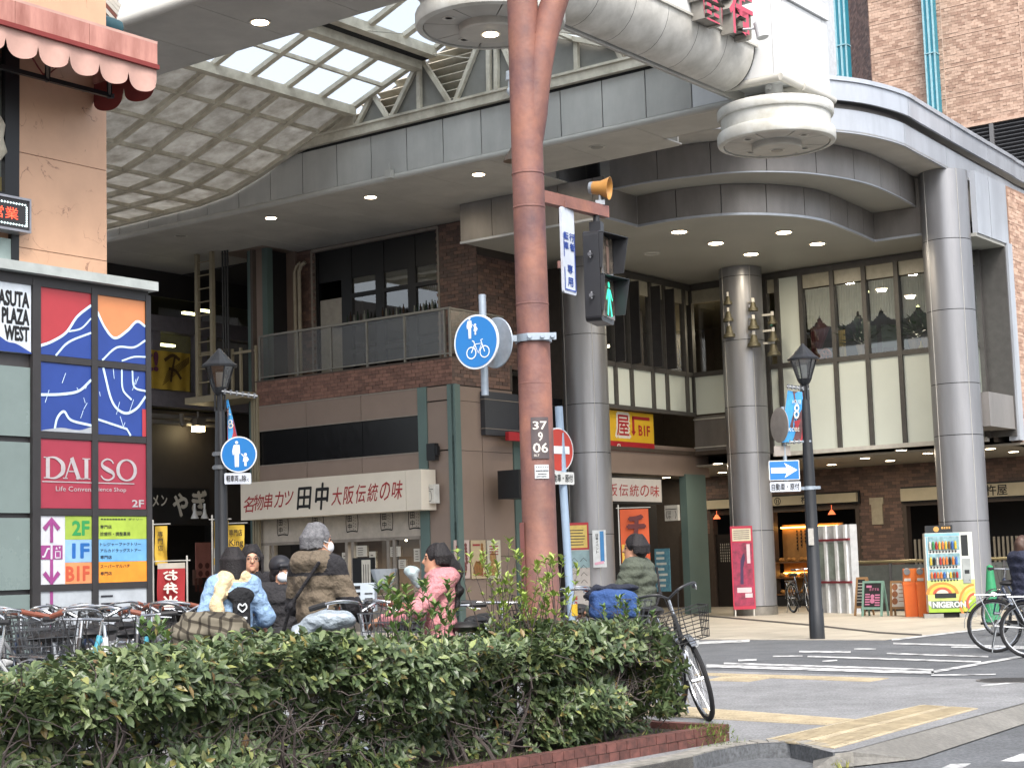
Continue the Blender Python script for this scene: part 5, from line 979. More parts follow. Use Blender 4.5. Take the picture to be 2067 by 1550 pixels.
# wall of return ground floor, columns
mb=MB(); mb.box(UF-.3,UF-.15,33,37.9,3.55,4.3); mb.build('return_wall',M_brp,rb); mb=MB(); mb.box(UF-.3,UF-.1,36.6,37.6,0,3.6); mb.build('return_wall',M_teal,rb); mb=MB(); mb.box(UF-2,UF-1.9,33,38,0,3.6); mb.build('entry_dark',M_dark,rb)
mb=MB(); P=PV(1338,1150,VT+8); mb.obox(P,EU*.22,EV*.02,EZ*.55); t=solo(mb,'event_poster',mat('poster_teal','#5f8f9c',.6,var=.25,scale=12,dark='#3c6a86'),'blue-green event poster on the pillar right of the puffer jacket','poster')
q=Pl(-EU*.22-EV*.022+EZ*0,EU,EZ,-EV); mb=MB()
for j in range(7): q.rect(mb,.05,.12+.14*j,random.uniform(.25,.4),.18+.14*j,.003)
mb.build('print',mat('paper_pale','#cdd2cc',.7),None).parent=t
# posters on the brown side wall
for k,(x0,x1,c1_,c2_,lab) in enumerate([(919,951,'#b9a59e','#6e3f3e','pink snack poster with dark red skewers, first of three on the brown wall'),(952,984,'#b3a284','#8a5f32','snack poster with golden skewers, middle of three on the brown wall'),(985,1014,'#b8b2a2','#9c7a4c','pale poster behind the tall shoots, last of three on the brown wall')]):
    A=PU(x0,1168,-22.8); B=PU(x1,1168,-22.8); C_=PU(x0,1090,-22.8); v0,v1=uv(A)[1],uv(B)[1]; H_=C_[2]-A[2]; L=v1-v0
    mb=MB(); mb.box(-22.84,-22.81,v0+.02,v1-.02,A[2],C_[2]); t=solo(mb,'snack_poster',mat('poster_s'+str(k),c1_,.7,var=.08),lab,'poster'); q=Pl(-EV*(L/2-.02)+EU*.018,EV,EZ,EU); L-=.04
    mb=MB()
    for j in range(6): q.line(mb,spl([(L*(.15+.1*j),.08*H_),(L*(.2+.11*j),.3*H_),(L*(.35+.04*j),.45*H_)],4),L*.1,.003)
    if k<2:
        for j in range(6): q.disc(mb,L*(.78-.01*j),H_*(.42+.09*j),L*.09,.004,seg=10)
    else: q.disc(mb,L*.4,H_*.55,L*.25,.004)
    mb.build('food_print',mat('food_'+str(k),c2_,.7,var=.3,scale=20),None).parent=t
    mb=MB(); 
    if k==0: q.text(mb,'50',L*.08,H_*.72,L*.42,H_*.86,.005,bold=.02); q.text(mb,'円',L*.45,H_*.72,L*.56,H_*.8,.005)
    if k==1: q.text(mb,'50',L*.68,H_*.05,L*.95,H_*.15,.005,bold=.02); q.rect(mb,L*.1,H_*.85,L*.6,H_*.9,.004)
    if k==2:
        for j in range(4): q.rect(mb,L*.15,H_*(.62+.07*j),L*.8,H_*(.645+.07*j),.004)
    mb.build('print',mat('print_red','#8e2f35',.7),None).parent=t
mb=MB(); P=PV(895,1150,VT-.01); mb.obox(P,EU*.16,EV*.01,EZ*.26); solo(mb,'pale_poster',mat('poster_pale','#a9a39a',.7,var=.2,scale=15),'pale poster on the teal strip behind the pink jacket','poster')
# posters on column 1
P=W(*c1,0); cpt=lambda x,y: PD(x,y,38.0)
def colposter(name,label,x0,x1,yt,yb,m,off=.56,base=c1,Y=38.05):
    A=PD(x0,yb,Y); B=PD(x1,yb,Y); T_=PD(x0,yt,Y); X=nrm((B-A)*A3(1,1,0)); t=thing(name,label,'poster',A3(*((A+B)/2))); p=Pl(A,X,EZ); L=np.linalg.norm((B-A)[:2]); Hh=T_[2]-A[2]; mb=MB(); p.slab(mb,0,0,L,Hh,-.02,0); mb.build('sheet',m,t); return t,p,L,Hh
t,p,L,Hh=colposter('notice_board','tall notice board with yellow header and comic panels at the first column',1152,1194,1055,1238,mat('board_grey2','#b3aeaa',.7,var=.12,scale=8)); 
mb=MB(); p.rect(mb,0,.7*Hh,L,Hh,.004); mb.build('red_header',mat('head_red','#a8323a',.6),t); mb=MB(); p.rect(mb,.0,.72*Hh,.92*L,.97*Hh,.007); mb.build('yellow_field',mat('head_yellow','#cdb566',.6),t)
mb=MB(); 
for j in range(6): p.rect(mb,.06*L,(.75+.032*j)*Hh,random.uniform(.7,.86)*L,(.76+.032*j)*Hh,.009)
for j in range(4):
    for i in range(2): p.line(mb,[(.1*L+i*.45*L,(.33+.08*j)*Hh),(.25*L+i*.45*L,(.37+.08*j)*Hh),(.42*L+i*.45*L,(.33+.08*j)*Hh)],.012,.006)
mb.build('print',mat('print_dark','#3c3a3c',.7),t); mb=MB(); p.rect(mb,0,.5*Hh,L,.69*Hh,.004); mb.build('blue_panel',mat('panel_blue','#8aa5ac',.7),t); mb=MB(); p.rect(mb,0,.15*Hh,.35*L,.19*Hh,.005); p.text(mb,'12',.1*L,.07*Hh,.35*L,.13*Hh,.005,bold=.03); mb.build('red_print',mat('head_red','#a8323a',.6),t)
t,p,L,Hh=colposter('event_notice','white notice with a blue stripe taped to the first column',1198,1225,1070,1145,mat('paper_cool','#ccd2d6',.6),Y=37.9)
mb=MB(); p.rect(mb,.55*L,.15*Hh,.85*L,.97*Hh,.004); mb.build('blue_stripe',mat('stripe_blue','#3d7fb8',.6),t); mb=MB(); 
for i,ch in enumerate('日曜イベント'): p.text(mb,ch,.25*L,(.83-.09*i)*Hh,.42*L,(.9-.09*i)*Hh,.006,bold=.02)
mb.build('print',ik,t); mb=MB(); p.poly(mb,[(.1*L,.06*Hh),(.8*L,.1*Hh),(.8*L,.17*Hh),(.1*L,.13*Hh)],.006); mb.build('pink_tag',mat('tag_pink','#d3a0b4',.6),t)
# red poster board on column 2
t,p,L,Hh=colposter('poster_board','tall red framed poster board leaning on the middle column',1481,1526,1062,1230,mat('frame_red','#b02a45',.5),Y=39.6)
mb=MB(); p.rect(mb,.08*L,.82*Hh,.92*L,.97*Hh,.004); mb.build('cream_header',mat('head_cream','#c7bfa5',.6),t); mb=MB(); p.rect(mb,.06*L,.04*Hh,.94*L,.8*Hh,.004); mb.build('poster_field',mat('field_pink','#9c2c4c',.5,var=.35,scale=5,dark='#4a2030'),t)
mb=MB()
for j in range(5): p.rect(mb,.14*L,(.845+.024*j)*Hh,.85*L,(.853+.024*j)*Hh,.006)
p.poly(mb,[(.35*L,.3*Hh),(.5*L,.3*Hh),(.52*L,.5*Hh),(.62*L,.62*Hh),(.55*L,.68*Hh),(.4*L,.58*Hh)],.006); mb.build('print',mat('print_plum','#3f2b4c',.7),t); mb=MB(); p.rect(mb,.2*L,.2*Hh,.85*L,.26*Hh,.006); p.rect(mb,.55*L,.14*Hh,.88*L,.19*Hh,.006); p.rect(mb,.7*L,.55*Hh,.85*L,.78*Hh,.006); mb.build('pale_print',mat('print_pale','#c9b8bd',.7),t)
for x in (.08,.92): mb=MB(); mb.tube([p.p(x*L,-.0,-.03),A3(*p.p(x*L,0,-.03)[:2],0)],.02,6); mb.build('leg',M_cap,t)
# ---------------------------------------------------------------- left building: peach wall, awning, floor guide cabinet
M_beige=None
def marble():
    m=mat('peach_stone','#c9a184',.45,var=.08,scale=1.4); t=m.node_tree; L=t.links.new; b=t.nodes['Principled BSDF']
    tc=t.nodes.new('ShaderNodeTexCoord'); mp=t.nodes.new('ShaderNodeMapping'); mp.inputs['Rotation'].default_value=(.3,.9,.5); mp.inputs['Scale'].default_value=(1.2,1.2,1.2); n=t.nodes.new('ShaderNodeTexNoise'); n.inputs['Scale'].default_value=1.1; n.inputs['Detail'].default_value=8; n.inputs['Distortion'].default_value=1.2
    L(tc.outputs['Object'],mp.inputs[0]); L(mp.outputs[0],n.inputs['Vector']); s=t.nodes.new('ShaderNodeMath'); s.operation='SUBTRACT'; s.inputs[1].default_value=.5; a=t.nodes.new('ShaderNodeMath'); a.operation='ABSOLUTE'; r=t.nodes.new('ShaderNodeMapRange'); r.inputs[1].default_value=.0; r.inputs[2].default_value=.006; r.inputs[3].default_value=1; r.inputs[4].default_value=0
    n2=t.nodes.new('ShaderNodeTexNoise'); n2.inputs['Scale'].default_value=3; L(tc.outputs['Object'],n2.inputs['Vector']); g=t.nodes.new('ShaderNodeMapRange'); g.inputs[1].default_value=.48; g.inputs[2].default_value=.62; mu=t.nodes.new('ShaderNodeMath'); mu.operation='MULTIPLY'
    L(n.outputs['Fac'],s.inputs[0]); L(s.outputs[0],a.inputs[0]); L(a.outputs[0],r.inputs[0]); L(n2.outputs['Fac'],g.inputs[0]); L(r.outputs[0],mu.inputs[0]); L(g.outputs[0],mu.inputs[1])
    mx=t.nodes.new('ShaderNodeMixRGB'); mx.inputs[2].default_value=(*lin('#7d5a48'),1); src=b.inputs['Base Color'].links[0].from_socket; L(src,mx.inputs[1]); L(mu.outputs[0],mx.inputs[0]); L(mx.outputs[0],b.inputs['Base Color']); return m
UB=-14.9; pb_=lambda x,y:PU(x,y,UB); vb_=lambda x,y=350:uv(PU(x,y,UB))[1]
lb=thing('peach_building','peach stone building with a scalloped red awning and dark framed window','building',W(UB,11.5,0))
M_peach=marble(); vL,vR=vb_(38),vb_(215); zj=[2.5,pb_(126,513)[2],pb_(126,326)[2],9.5]
for z0,z1 in zip(zj[:-1],zj[1:]): mb=MB(); mb.box(UB-.05,UB,vL,vR,z0+.004,z1-.004); mb.build('stone_panel',M_peach,lb)
mb=MB(); mb.box(UB-4,UB-.05,vL-6,vR-.002,0,9.5); mb.build('body',mat('peach_side','#b08a70',.7),lb)
mb=MB(); mb.box(UB-.05,UB+.01,vL-.1,vL,2.5,9.5); mb.build('corner_post',M_black,lb)
zt,zb2=pb_(20,112)[2],pb_(20,392)[2]
mb=MB(); mb.box(UB-.05,UB+.0,vL-3,vL-.1,zt+.05,9.5); mb.box(UB-.04,UB+.03,vL-3,vL-.1,zb2-.1,zb2); mb.box(UB-.04,UB+.03,vL-.2,vL-.1,zb2,zt+.1); mb.build('window_frame',M_black,lb)
mb=MB(); mb.quad(W(UB-.02,vL-3,zb2),W(UB-.02,vL-.2,zb2),W(UB-.02,vL-.2,zt),W(UB-.02,vL-3,zt)); mb.build('window_pane',M_glass,lb)
mb=MB(); mb.box(UB-.06,UB-.045,vL-3,vL-.15,zb2,zt); mb.build('window_blind',mat('blind_pale','#a7a89a',.8),lb)
mb=MB(); mb.box(UB-.04,UB-.03,vL-.55,vL-.2,zb2+.02,zb2+.18); mb.build('yellow_notice',mat('notice_yellow','#c5a648',.7),lb)
mb=MB(); mb.lathe(W(UB+.0,vL-.26,zb2+.35),[(.02,0),(.09,.1),(.05,.25),(.07,.4),(.02,.5)],12); mb.build('vase',mat('vase_cream','#b9b3a2',.4),lb,True)
mb=MB(); mb.box(UB-.05,UB,vL-3,vL-.02,2.4,zb2-.5); mb.build('lower_panel',mat('pale_teal','#93a3a0',.6),lb)
mb=MB(); mb.box(UB,UB+.012,vL-3,vL-.02,pb_(10,530)[2],pb_(10,530)[2]+.02); mb.build('panel_line',M_black,lb)
# led sign
A,B=pb_(0,466),pb_(38,470); z0,z1=pb_(20,468)[2],pb_(20,408)[2]; t=thing('led_sign','black LED message sign with red characters and a dotted light border','sign',W(UB+.1,vb_(20),z0)); v1_=vb_(40)
mb=MB(); mb.box(UB+.01,UB+.16,v1_-1.4,v1_,z0,z1); mb.build('case',mat('led_case','#2b2829',.3),t); mb=MB(); mb.box(UB+.0,UB+.18,v1_-1.42,v1_+.02,z1,z1+.025); mb.box(UB,UB+.18,v1_-1.42,v1_+.02,z0-.025,z0); mb.box(UB,UB+.18,v1_,v1_+.02,z0,z1); mb.build('rim',mat('rim_silver','#9a9aa0',.3,metal=.6),t)
p=plu(UB+.16,v1_-.6,z0); Hh=z1-z0; mb=MB()
for i in range(15): 
    for y in (.05,Hh-.05): p.disc(mb,.02+i*.038,y,.011,.004,seg=6)
for i in range(9): p.disc(mb,.57,.05+i*(Hh-.1)/9,.011,.004,seg=6)
mb.build('border_lights',emis('led_pale','#cfe6e6',1.6),t); mb=MB(); p.text(mb,'営業',.12,.1,.46,Hh-.1,bold=0.0); mb.build('red_characters',emis('led_red','#d8432c',1.8),t)
# awning
aw=thing('awning','faded red scalloped awning on black metal arms over the peach wall','awning',PU(318,110,-13.8)); UA=-13.8; pa=lambda x,y:PU(x,y,UA)
E1,E2=pa(318,90),pa(309,128); vc=uv(E1)[1]; zt_,zm=E1[2],pa(310,130)[2]; va=vc-5; M_aw=mat('awning_faded','#b58479',.8,var=.16,scale=5,streak=.25,dark='#8a584f'); M_awd=mat('awning_dark','#7c3230',.85,var=.1); M_aw2=mat('awning_pale','#b9958a',.85,var=.1,scale=4)
for i in range(6): mb=MB(); mb.box(UA-.03,UA,vc-.95*(i+1)+.004,vc-.95*i-.004,zm,zt_); mb.build('front_panel',M_aw,aw)
mb=MB(); mb.box(UA-.02,UA+.02,va-1,vc+.01,zm-.05,zm); mb.build('red_edge',M_awd,aw); mb=MB(); mb.box(UA-.06,UA-.0,va,vc,zt_,zt_+.03); mb.build('top_hem',M_aw2,aw)
def scallop(f,L,n,z,d,name,m):
    mb=MB(); N=n*14; top=[];bot=[]
    for i in range(N+1):
        a=L*i/N; ph=(i%14)/14 if i<N else 1; s=abs(math.sin(math.pi*ph))**.45; w_=.03*math.sin(ph*6.28); top.append(f(a,z,0)); bot.append(f(a,z-d*.42-d*.58*s,w_*.9))
    mb.add(top+bot,[(i,i+1,i+N+2,i+N+1) for i in range(N)]); mb.build(name,m,aw,2)
scallop(lambda a,z,w_:W(UA-.02+w_+.05*0,vc-a,z),3.6,9,zm-.04,.3,'valance',M_aw2); scallop(lambda a,z,w_:W(UA-.02-a,vc-.01+w_,z),1.1,2,zm-.0,.36,'end_valance',M_awd)
mb=MB(); mb.box(UA-1.1,UA-.03,vc-.03,vc,zm,zt_); mb.build('end_panel',M_aw,aw); mb=MB(); mb.quad(W(UA-.03,va,zt_-.01),W(UA-.03,vc,zt_-.01),W(UB,vc,zt_+.35),W(UB,va,zt_+.35)); mb.build('top_cloth',M_awd,aw)
mb=MB(); zr=pb_(80,118)[2]; mb.bar(W(UA-.65,va,zm-.25),W(UA-.65,vc-.1,zm-.25),.05,.05); 
for k in range(4):
    v=vc-.15-.85*k; mb.bar(W(UA-.65,v,zm-.28),W(UA-.65,v,zt_-.1),.05,.05); mb.bar(W(UA-.65,v,zm-.25),W(UA-.08,v-.45,zm+.05),.03,.03); mb.bar(W(UA-.65,v,zm-.25),W(UB,v,zm-.1),.03,.03)
mb.build('frame',M_black,aw)
mb=MB(); P=pb_(80,160); mb.tube([pb_(52,118)+EU*.1,pb_(66,140)+EU*.1,P+EU*.1],.01,5); mb.ell(P+EU*.1,.03,.03,.05,8,6); mb.tube([P+EU*.1,pb_(100,143)+EU*.1,pb_(117,135)+EU*.1],.008,5); mb.build('loose_cord',M_awd,aw)
# gutter and slatted vent behind the awning
mb=MB(); A=PU(40,-8,-15.6); B=PU(236,62,-15.6); mb.tube([A,B],.13,10); solo(mb,'roof_gutter',mat('gutter_teal','#284d57',.5),'dark teal roof gutter running behind the red awning','gutter',smooth=True)
mb=MB(); mb.prism([PU(0,-30,-16.5),PU(60,-6,-16.5),PU(236,50,-16.5),PU(236,-60,-16.5),PU(0,-60,-16.5)],EU*-.2); solo(mb,'back_wall',mat('wall_rust','#8a6d60',.8,var=.2),'weathered brown wall above the teal gutter','wall')
vt=thing('slat_vent','slanted stack of white and rusty slats beside the arcade beam end','vent',PU(205,15,-16)); 
for k in range(5):
    A=PU(176+11*k,-14+3*k,-16.2); B=PU(226+3*k,44-7*k,-16.2); mb=MB(); mb.bar(A,B,.12,.05); mb.build('slat',[mat('slat_white','#b9b4ab',.6),mat('slat_rust','#6b3f35',.7)][k==1],vt)
# floor guide cabinet
UC=-14.0; cv=lambda x,y=900:uv(PU(x,y,UC))[1]; cz=lambda y,x=190:float(PU(x,y,UC)[2])
cb=thing('floor_guide_cabinet','black framed illuminated floor guide cabinet with coloured store panels','sign cabinet',W(UC,cv(190),0)); M_cabf=mat('cabinet_frame','#2f2d2e',.45)
v0,v1,v2,v3,vz=cv(-60),cv(72),cv(190),cv(299),cv(66)
rows=[cz(1250),cz(1183),cz(1034),cz(883),cz(733),cz(592)]
mb=MB(); mb.box(UC-.75,UC-.05,v0-1,v3-.02,0,rows[-1]+.1); mb.build('body',mat('cabinet_body','#3c3a3b',.5),cb)
mb=MB()
for v,w_ in ((v1,.05),(v2,.04),(v3,.035)): mb.box(UC-.06,UC+.02,v-w_,v+w_,0,rows[-1]+.06)
for z in rows[1:-1]: mb.box(UC-.06,UC+.014,v1,v3,z-.035,z+.035)
mb.box(UC-.06,UC+.015,v0-1,v3,rows[-1]-.01,rows[-1]+.1); mb.build('frame',M_cabf,cb)
mb=MB(); mb.box(UC-.8,UC+.12,v0-1,v3+.06,rows[-1]+.1,rows[-1]+.2); mb.build('coping',mat('coping_pale','#a4aaa8',.5),cb)
def cpanel(va_,vb__,za,zb_,name,m): 
    mb=MB(); mb.box(UC-.05,UC-.0,va_,vb__,za,zb_); mb.build(name,m,cb); return plu(UC,va_,za),vb__-va_,zb_-za
e=.04; M_blue=mat('panel_royal','#264088',.4,var=.06,scale=4); M_red=mat('panel_scarlet','#a3353c',.4,var=.04); M_or=mat('panel_orange','#c88255',.4,var=.04); M_wl=mat('print_pale_blue','#c4dcf0',.5)
# pictures: plain abstract stand-in shapes on the coloured panels
pL=(v1+.05,v2-.04); pRr=(v2+.04,v3-.035)
p,L,Hh=cpanel(*pL,rows[4]+e,rows[5]-.01,'picture_panel',M_red)
mb=MB(); hill=spl([(0,.12*Hh),(.22*L,.2*Hh),(.5*L,.36*Hh),(.72*L,.62*Hh),(L,.82*Hh)],8); p.poly(mb,[(0,0),(L,0)]+[tuple(q) for q in hill[::-1]],.004); mb.build('blue_field',M_blue,cb)
mb=MB(); p.line(mb,hill,.028,.007); p.line(mb,spl([(.3*L,.0),(.55*L,.22*Hh),(L,.4*Hh)],6),.022,.007); p.line(mb,spl([(.55*L,.38*Hh),(.8*L,.45*Hh),(L,.62*Hh)],6),.018,.007); mb.build('swoosh_lines',M_wl,cb)
p,L,Hh=cpanel(*pRr,rows[4]+e,rows[5]-.01,'picture_panel',M_or)
mb=MB(); hill=spl([(0,.74*Hh),(.16*L,.5*Hh),(.36*L,.36*Hh),(.62*L,.5*Hh),(.82*L,.66*Hh),(L,.6*Hh)],8); p.poly(mb,[(0,0),(L,0)]+[tuple(q) for q in hill[::-1]],.004); mb.build('blue_field',M_blue,cb)
mb=MB(); p.line(mb,hill,.028,.007); p.line(mb,spl([(.1*L,0),(.4*L,.22*Hh),(.75*L,.25*Hh),(L,.38*Hh)],6),.022,.007); p.line(mb,spl([(.5*L,.02*Hh),(.75*L,.1*Hh),(L,.12*Hh)],6),.018,.007); mb.build('swoosh_lines',M_wl,cb)
p,L,Hh=cpanel(*pL,rows[3]+e,rows[4]-e,'picture_panel',M_blue); mb=MB(); p.line(mb,spl([(0,.52*Hh),(.4*L,.55*Hh),(.75*L,.62*Hh),(L,.8*Hh)],8),.028,.006); p.line(mb,spl([(.27*L,0),(.33*L,.2*Hh),(.46*L,.3*Hh),(.6*L,.18*Hh),(L,.12*Hh)],8),.026,.006)
for k in range(7): x,y=random.random()*L*.9,random.random()*Hh*.85; p.line(mb,[(x,y),(x+random.uniform(-.05,.06),y+random.uniform(.04,.14))],.007,.006)
mb.build('swoosh_lines',M_wl,cb); mb=MB(); p.poly(mb,[(0,0),(L,0)]+[tuple(q) for q in spl([(L,.1*Hh),(.75*L,.04*Hh),(.4*L,.06*Hh),(.1*L,.02*Hh)],4)],.008); mb.build('torn_edge',mat('torn_grey','#9aa0a8',.6),cb)
p,L,Hh=cpanel(*pRr,rows[3]+e,rows[4]-e,'picture_panel',M_blue); mb=MB(); p.line(mb,spl([(.12*L,Hh),(.3*L,.5*Hh),(.55*L,.34*Hh),(.8*L,.42*Hh),(L,.62*Hh)],8),.028,.006); p.line(mb,[(.0,.22*Hh),(.6*L,.1*Hh),(.68*L,0)],.024,.006); p.line(mb,spl([(.5*L,Hh),(.52*L,.7*Hh),(.7*L,.55*Hh)],6),.022,.006); p.line(mb,spl([(.72*L,Hh),(.76*L,.75*Hh),(L,.7*Hh)],6),.022,.006)
for k in range(8): x,y=random.random()*L*.9,random.random()*Hh*.85; p.line(mb,[(x,y),(x+random.uniform(-.05,.06),y+random.uniform(.04,.14))],.007,.006)
mb.build('swoosh_lines',M_wl,cb); mb=MB(); p.rect(mb,.92*L,0,L,.42*Hh,.008); mb.build('red_strip',M_red,cb)
# store name panel, drawn with thick and thin strokes
M_crim=mat('panel_crimson','#953243',.35,var=.04); M_silv=mat('letter_silver','#b9b2b4',.35,metal=.3); p1,L1,H1=cpanel(*pL,rows[2]+e,rows[3]-e,'store_panel',M_crim); p2_,L2,H2=cpanel(*pRr,rows[2]+e,rows[3]-e,'store_panel',M_crim)
def serifs(p,mb,x,y,w_,t_): p.rect(mb,x-w_/2,y,x+w_/2,y+t_,.006)
def L_I(p,mb,x,y,h,s): p.rect(mb,x,y,x+s,y+h,.006); serifs(p,mb,x+s/2,y,s*2.1,h*.045); serifs(p,mb,x+s/2,y+h*.955,s*2.1,h*.045)
def L_D(p,mb,x,y,w_,h,s): L_I(p,mb,x+s*.4,y,h,s); c=spl([(x+s,y+h*.02),(x+w_*.55,y+h*.03),(x+w_*.88,y+h*.25),(x+w_*.95,y+h*.5),(x+w_*.88,y+h*.75),(x+w_*.55,y+h*.97),(x+s,y+h*.98)],6); n=len(c); p.line(mb,c,[s*.25+s*.9*math.sin(math.pi*i/(n-1))**2 for i in range(n)],.007)
def L_A(p,mb,x,y,w_,h,s): p.line(mb,[(x+w_*.12,y),(x+w_*.48,y+h)],s*.35,.006); p.line(mb,[(x+w_*.46,y+h),(x+w_*.86,y)],s*1.05,.007); p.rect(mb,x+w_*.25,y+h*.33,x+w_*.7,y+h*.38,.006); serifs(p,mb,x+w_*.12,y,w_*.26,h*.045); serifs(p,mb,x+w_*.86,y,w_*.34,h*.045)
def L_S(p,mb,x,y,w_,h,s): c=spl([(x+w_*.9,y+h*.8),(x+w_*.75,y+h*.95),(x+w_*.45,y+h),(x+w_*.15,y+h*.85),(x+w_*.18,y+h*.65),(x+w_*.5,y+h*.5),(x+w_*.85,y+h*.35),(x+w_*.9,y+h*.15),(x+w_*.6,y),(x+w_*.25,y+h*.04),(x+w_*.06,y+h*.2)],5); n=len(c); p.line(mb,c,[s*.4+s*.8*math.exp(-((i/(n-1)-.5)/.17)**2) for i in range(n)],.007)
def L_O(p,mb,x,y,w_,h,s): c=[(x+w_/2+w_/2*math.cos(a),y+h/2+h/2*math.sin(a)) for a in np.linspace(0,6.2832,33)]; p.line(mb,c,[s*.4+s*.75*abs(math.cos(a))**1.5 for a in np.linspace(0,6.2832,33)],.007)
mb=MB(); yb=.43*H1; h=.31*H1; L_D(p1,mb,.08*L1,yb,.38*L1,h,.075*L1); L_A(p1,mb,.44*L1,yb,.36*L1,h,.07*L1); L_I(p1,mb,.86*L1,yb,h,.075*L1); p1.rect(mb,.04*L1,.375*H1,L1,.39*H1,.006)
L_S(p2_,mb,.05*L2,yb,.3*L2,h,.06*L2); L_O(p2_,mb,.41*L2,yb,.36*L2,h,.06*L2); p2_.rect(mb,0,.375*H2,.75*L2,.39*H2,.006); p1.text(mb,'Life Conven',.3*L1,.25*H1,.99*L1,.32*H1,.006); p2_.text(mb,'ience Shop',.02*L2,.24*H2,.58*L2,.32*H2,.006); p2_.text(mb,'2F',.7*L2,.03*H2,.95*L2,.14*H2,.006,bold=.03); mb.build('store_lettering',M_silv,cb)
# floor guide rows
p,L,Hh=cpanel(*pL,rows[1]+e*.5,rows[2]-e,'guide_panel',mat('guide_white','#c4c6cc',.45)); p2_,L2,H2=cpanel(*pRr,rows[1]+e*.5,rows[2]-e,'guide_panel',mat('guide_white','#c4c6cc',.45))
fl=[('2F','#94ab45','#2f8f4e',.66,1.,'#9db545'),('1F','#86acd0','#1f5fa5',.33,.655,'#6aa3cf'),('B1F','#d48a5c','#bd5238',.0,.325,'#dd8d2c')]
tx=[[('ダイソー',.62,.82,.92,.92),('専門店',.05,.46,.28,.62),('診療所・調整薬局',.05,.14,.66,.32)],[('トレジャーファクトリー',.05,.7,.88,.86),('アルカドラッグストアー',.05,.42,.88,.58),('専門店',.05,.12,.28,.28)],[('スーパーマルハチ',.05,.72,.65,.88),('専門店',.05,.4,.28,.56)]]
for (n,c,tc_,y0,y1,c2),rowt in zip(fl,tx):
    mb=MB(); p.rect(mb,.48*L,y0*Hh,L,y1*Hh,.004); mb.build('floor_field',mat('field_'+n,c,.45),cb); mb=MB(); p.text(mb,n,(.62 if len(n)<3 else .5)*L,(y0+.06)*Hh,.95*L,(y0+.27)*Hh,.007,bold=.05); mb.build('floor_number',mat('num_'+n,tc_,.45),cb)
    mb=MB(); p2_.rect(mb,0,y0*H2,L2,y1*H2,.004); mb.build('store_field',mat('store_'+n,c2,.45),cb); mb=MB()
    for b_,x0,a0,x1,a1 in rowt: p2_.text(mb,b_,x0*L2,(y0+a0*(y1-y0))*H2,x1*L2,(y0+a1*(y1-y0))*H2,.007,bold=.015)
    if n=='2F':
        for i in range(9): p2_.rect(mb,(.06+i*.058)*L2,(y0+.84*(y1-y0))*H2,(.105+i*.058)*L2,(y0+.9*(y1-y0))*H2,.007); 
    mb.build('store_names',mat('ink_navy','#23242c',.6),cb)
M_mag=mat('arrow_magenta','#8f3f7c',.45); mb=MB()
for s,y in ((1,.98),(-1,.02)):
    yc=y*Hh; p.rect(mb,.19*L,min(yc,.5*Hh+s*.12*Hh),.25*L,max(yc-s*.02,.5*Hh+s*.12*Hh),.006); p.line(mb,[(.08*L,yc-s*.17*Hh),(.22*L,yc-s*.03*Hh),(.36*L,yc-s*.17*Hh)],.05,.007)
p.rect(mb,.01*L,.38*Hh,.2*L,.58*Hh,.006); p.rect(mb,.24*L,.38*Hh,.43*L,.58*Hh,.006); mb.build('arrows',M_mag,cb)
mb=MB(); p.line(mb,[(.04*L,.42*Hh),(.08*L,.42*Hh),(.14*L,.53*Hh),(.18*L,.53*Hh)],.02,.009); p.line(mb,[(.29*L,.4*Hh),(.29*L,.49*Hh),(.38*L,.49*Hh),(.38*L,.4*Hh),(.29*L,.4*Hh)],.012,.009); p.poly(mb,[(.29*L,.52*Hh),(.33*L,.52*Hh),(.31*L,.56*Hh)],.009); p.poly(mb,[(.35*L,.56*Hh),(.39*L,.56*Hh),(.37*L,.52*Hh)],.009); mb.build('pictograms',mat('guide_white','#c4c6cc',.45),cb)
p,L,Hh=cpanel(*pL,.9,rows[1]-e*.7,'lower_panel',mat('lower_white','#a8aeb4',.5)); mb=MB(); p.rect(mb,.19*L,0,.25*L,Hh,.005); mb.build('arrows',M_mag,cb); p,L,Hh=cpanel(*pRr,.9,rows[1]-e*.7,'lower_panel',mat('lower_white','#a8aeb4',.5)); mb=MB()
for j in range(3): p.rect(mb,.06*L,Hh-.09-.08*j,.3*L,Hh-.07-.08*j,.005)
mb.build('small_print',mat('ink_navy','#23242c',.6),cb)
# plaza name panel and frosted side windows
p,L,Hh=cpanel(v0-1,v1-.06,cz(712,40),rows[5]-.01,'name_panel',mat('name_white','#c8d0d8',.4)); q_=plu(UC,cv(-5),cz(712,40)); mb=MB()
x1=cv(58,650)-cv(-5)
for s,y0,y1 in (('ASUTA',.66,.88),('PLAZA',.41,.63),('WEST',.17,.38)): 
    w0={'ASUTA':.0,'PLAZA':.12,'WEST':.2}[s]*x1; q_.text(mb,s,w0,y0*Hh,x1,y1*Hh,.006,bold=.05)
mb.build('lettering',mat('ink_black','#141416',.6),cb); mb=MB(); q_.poly(mb,[(0,0),(x1+.03,0)]+[tuple(c) for c in spl([(x1+.03,.01),(x1*.6,.12*Hh),(x1*.3,.14*Hh),(0,.22*Hh)],5)],.007); mb.build('blue_wave',M_blue,cb)
for y0_,y1_ in ((740,880),(892,1035),(1045,1190)):
    mb=MB(); mb.box(UC-.04,UC-.012,v0-1,v1-.06,cz(y1_,40),cz(y0_,40)); mb.build('frosted_pane',mat('frosted','#73817f',.25,var=.12,scale=1.2),cb)
mb=MB(); mb.box(UC-.04,UC-.012,v0-1,v1-.06,.3,cz(1200,40)); mb.build('frosted_pane',mat('frosted','#8e9c9c',.25),cb)
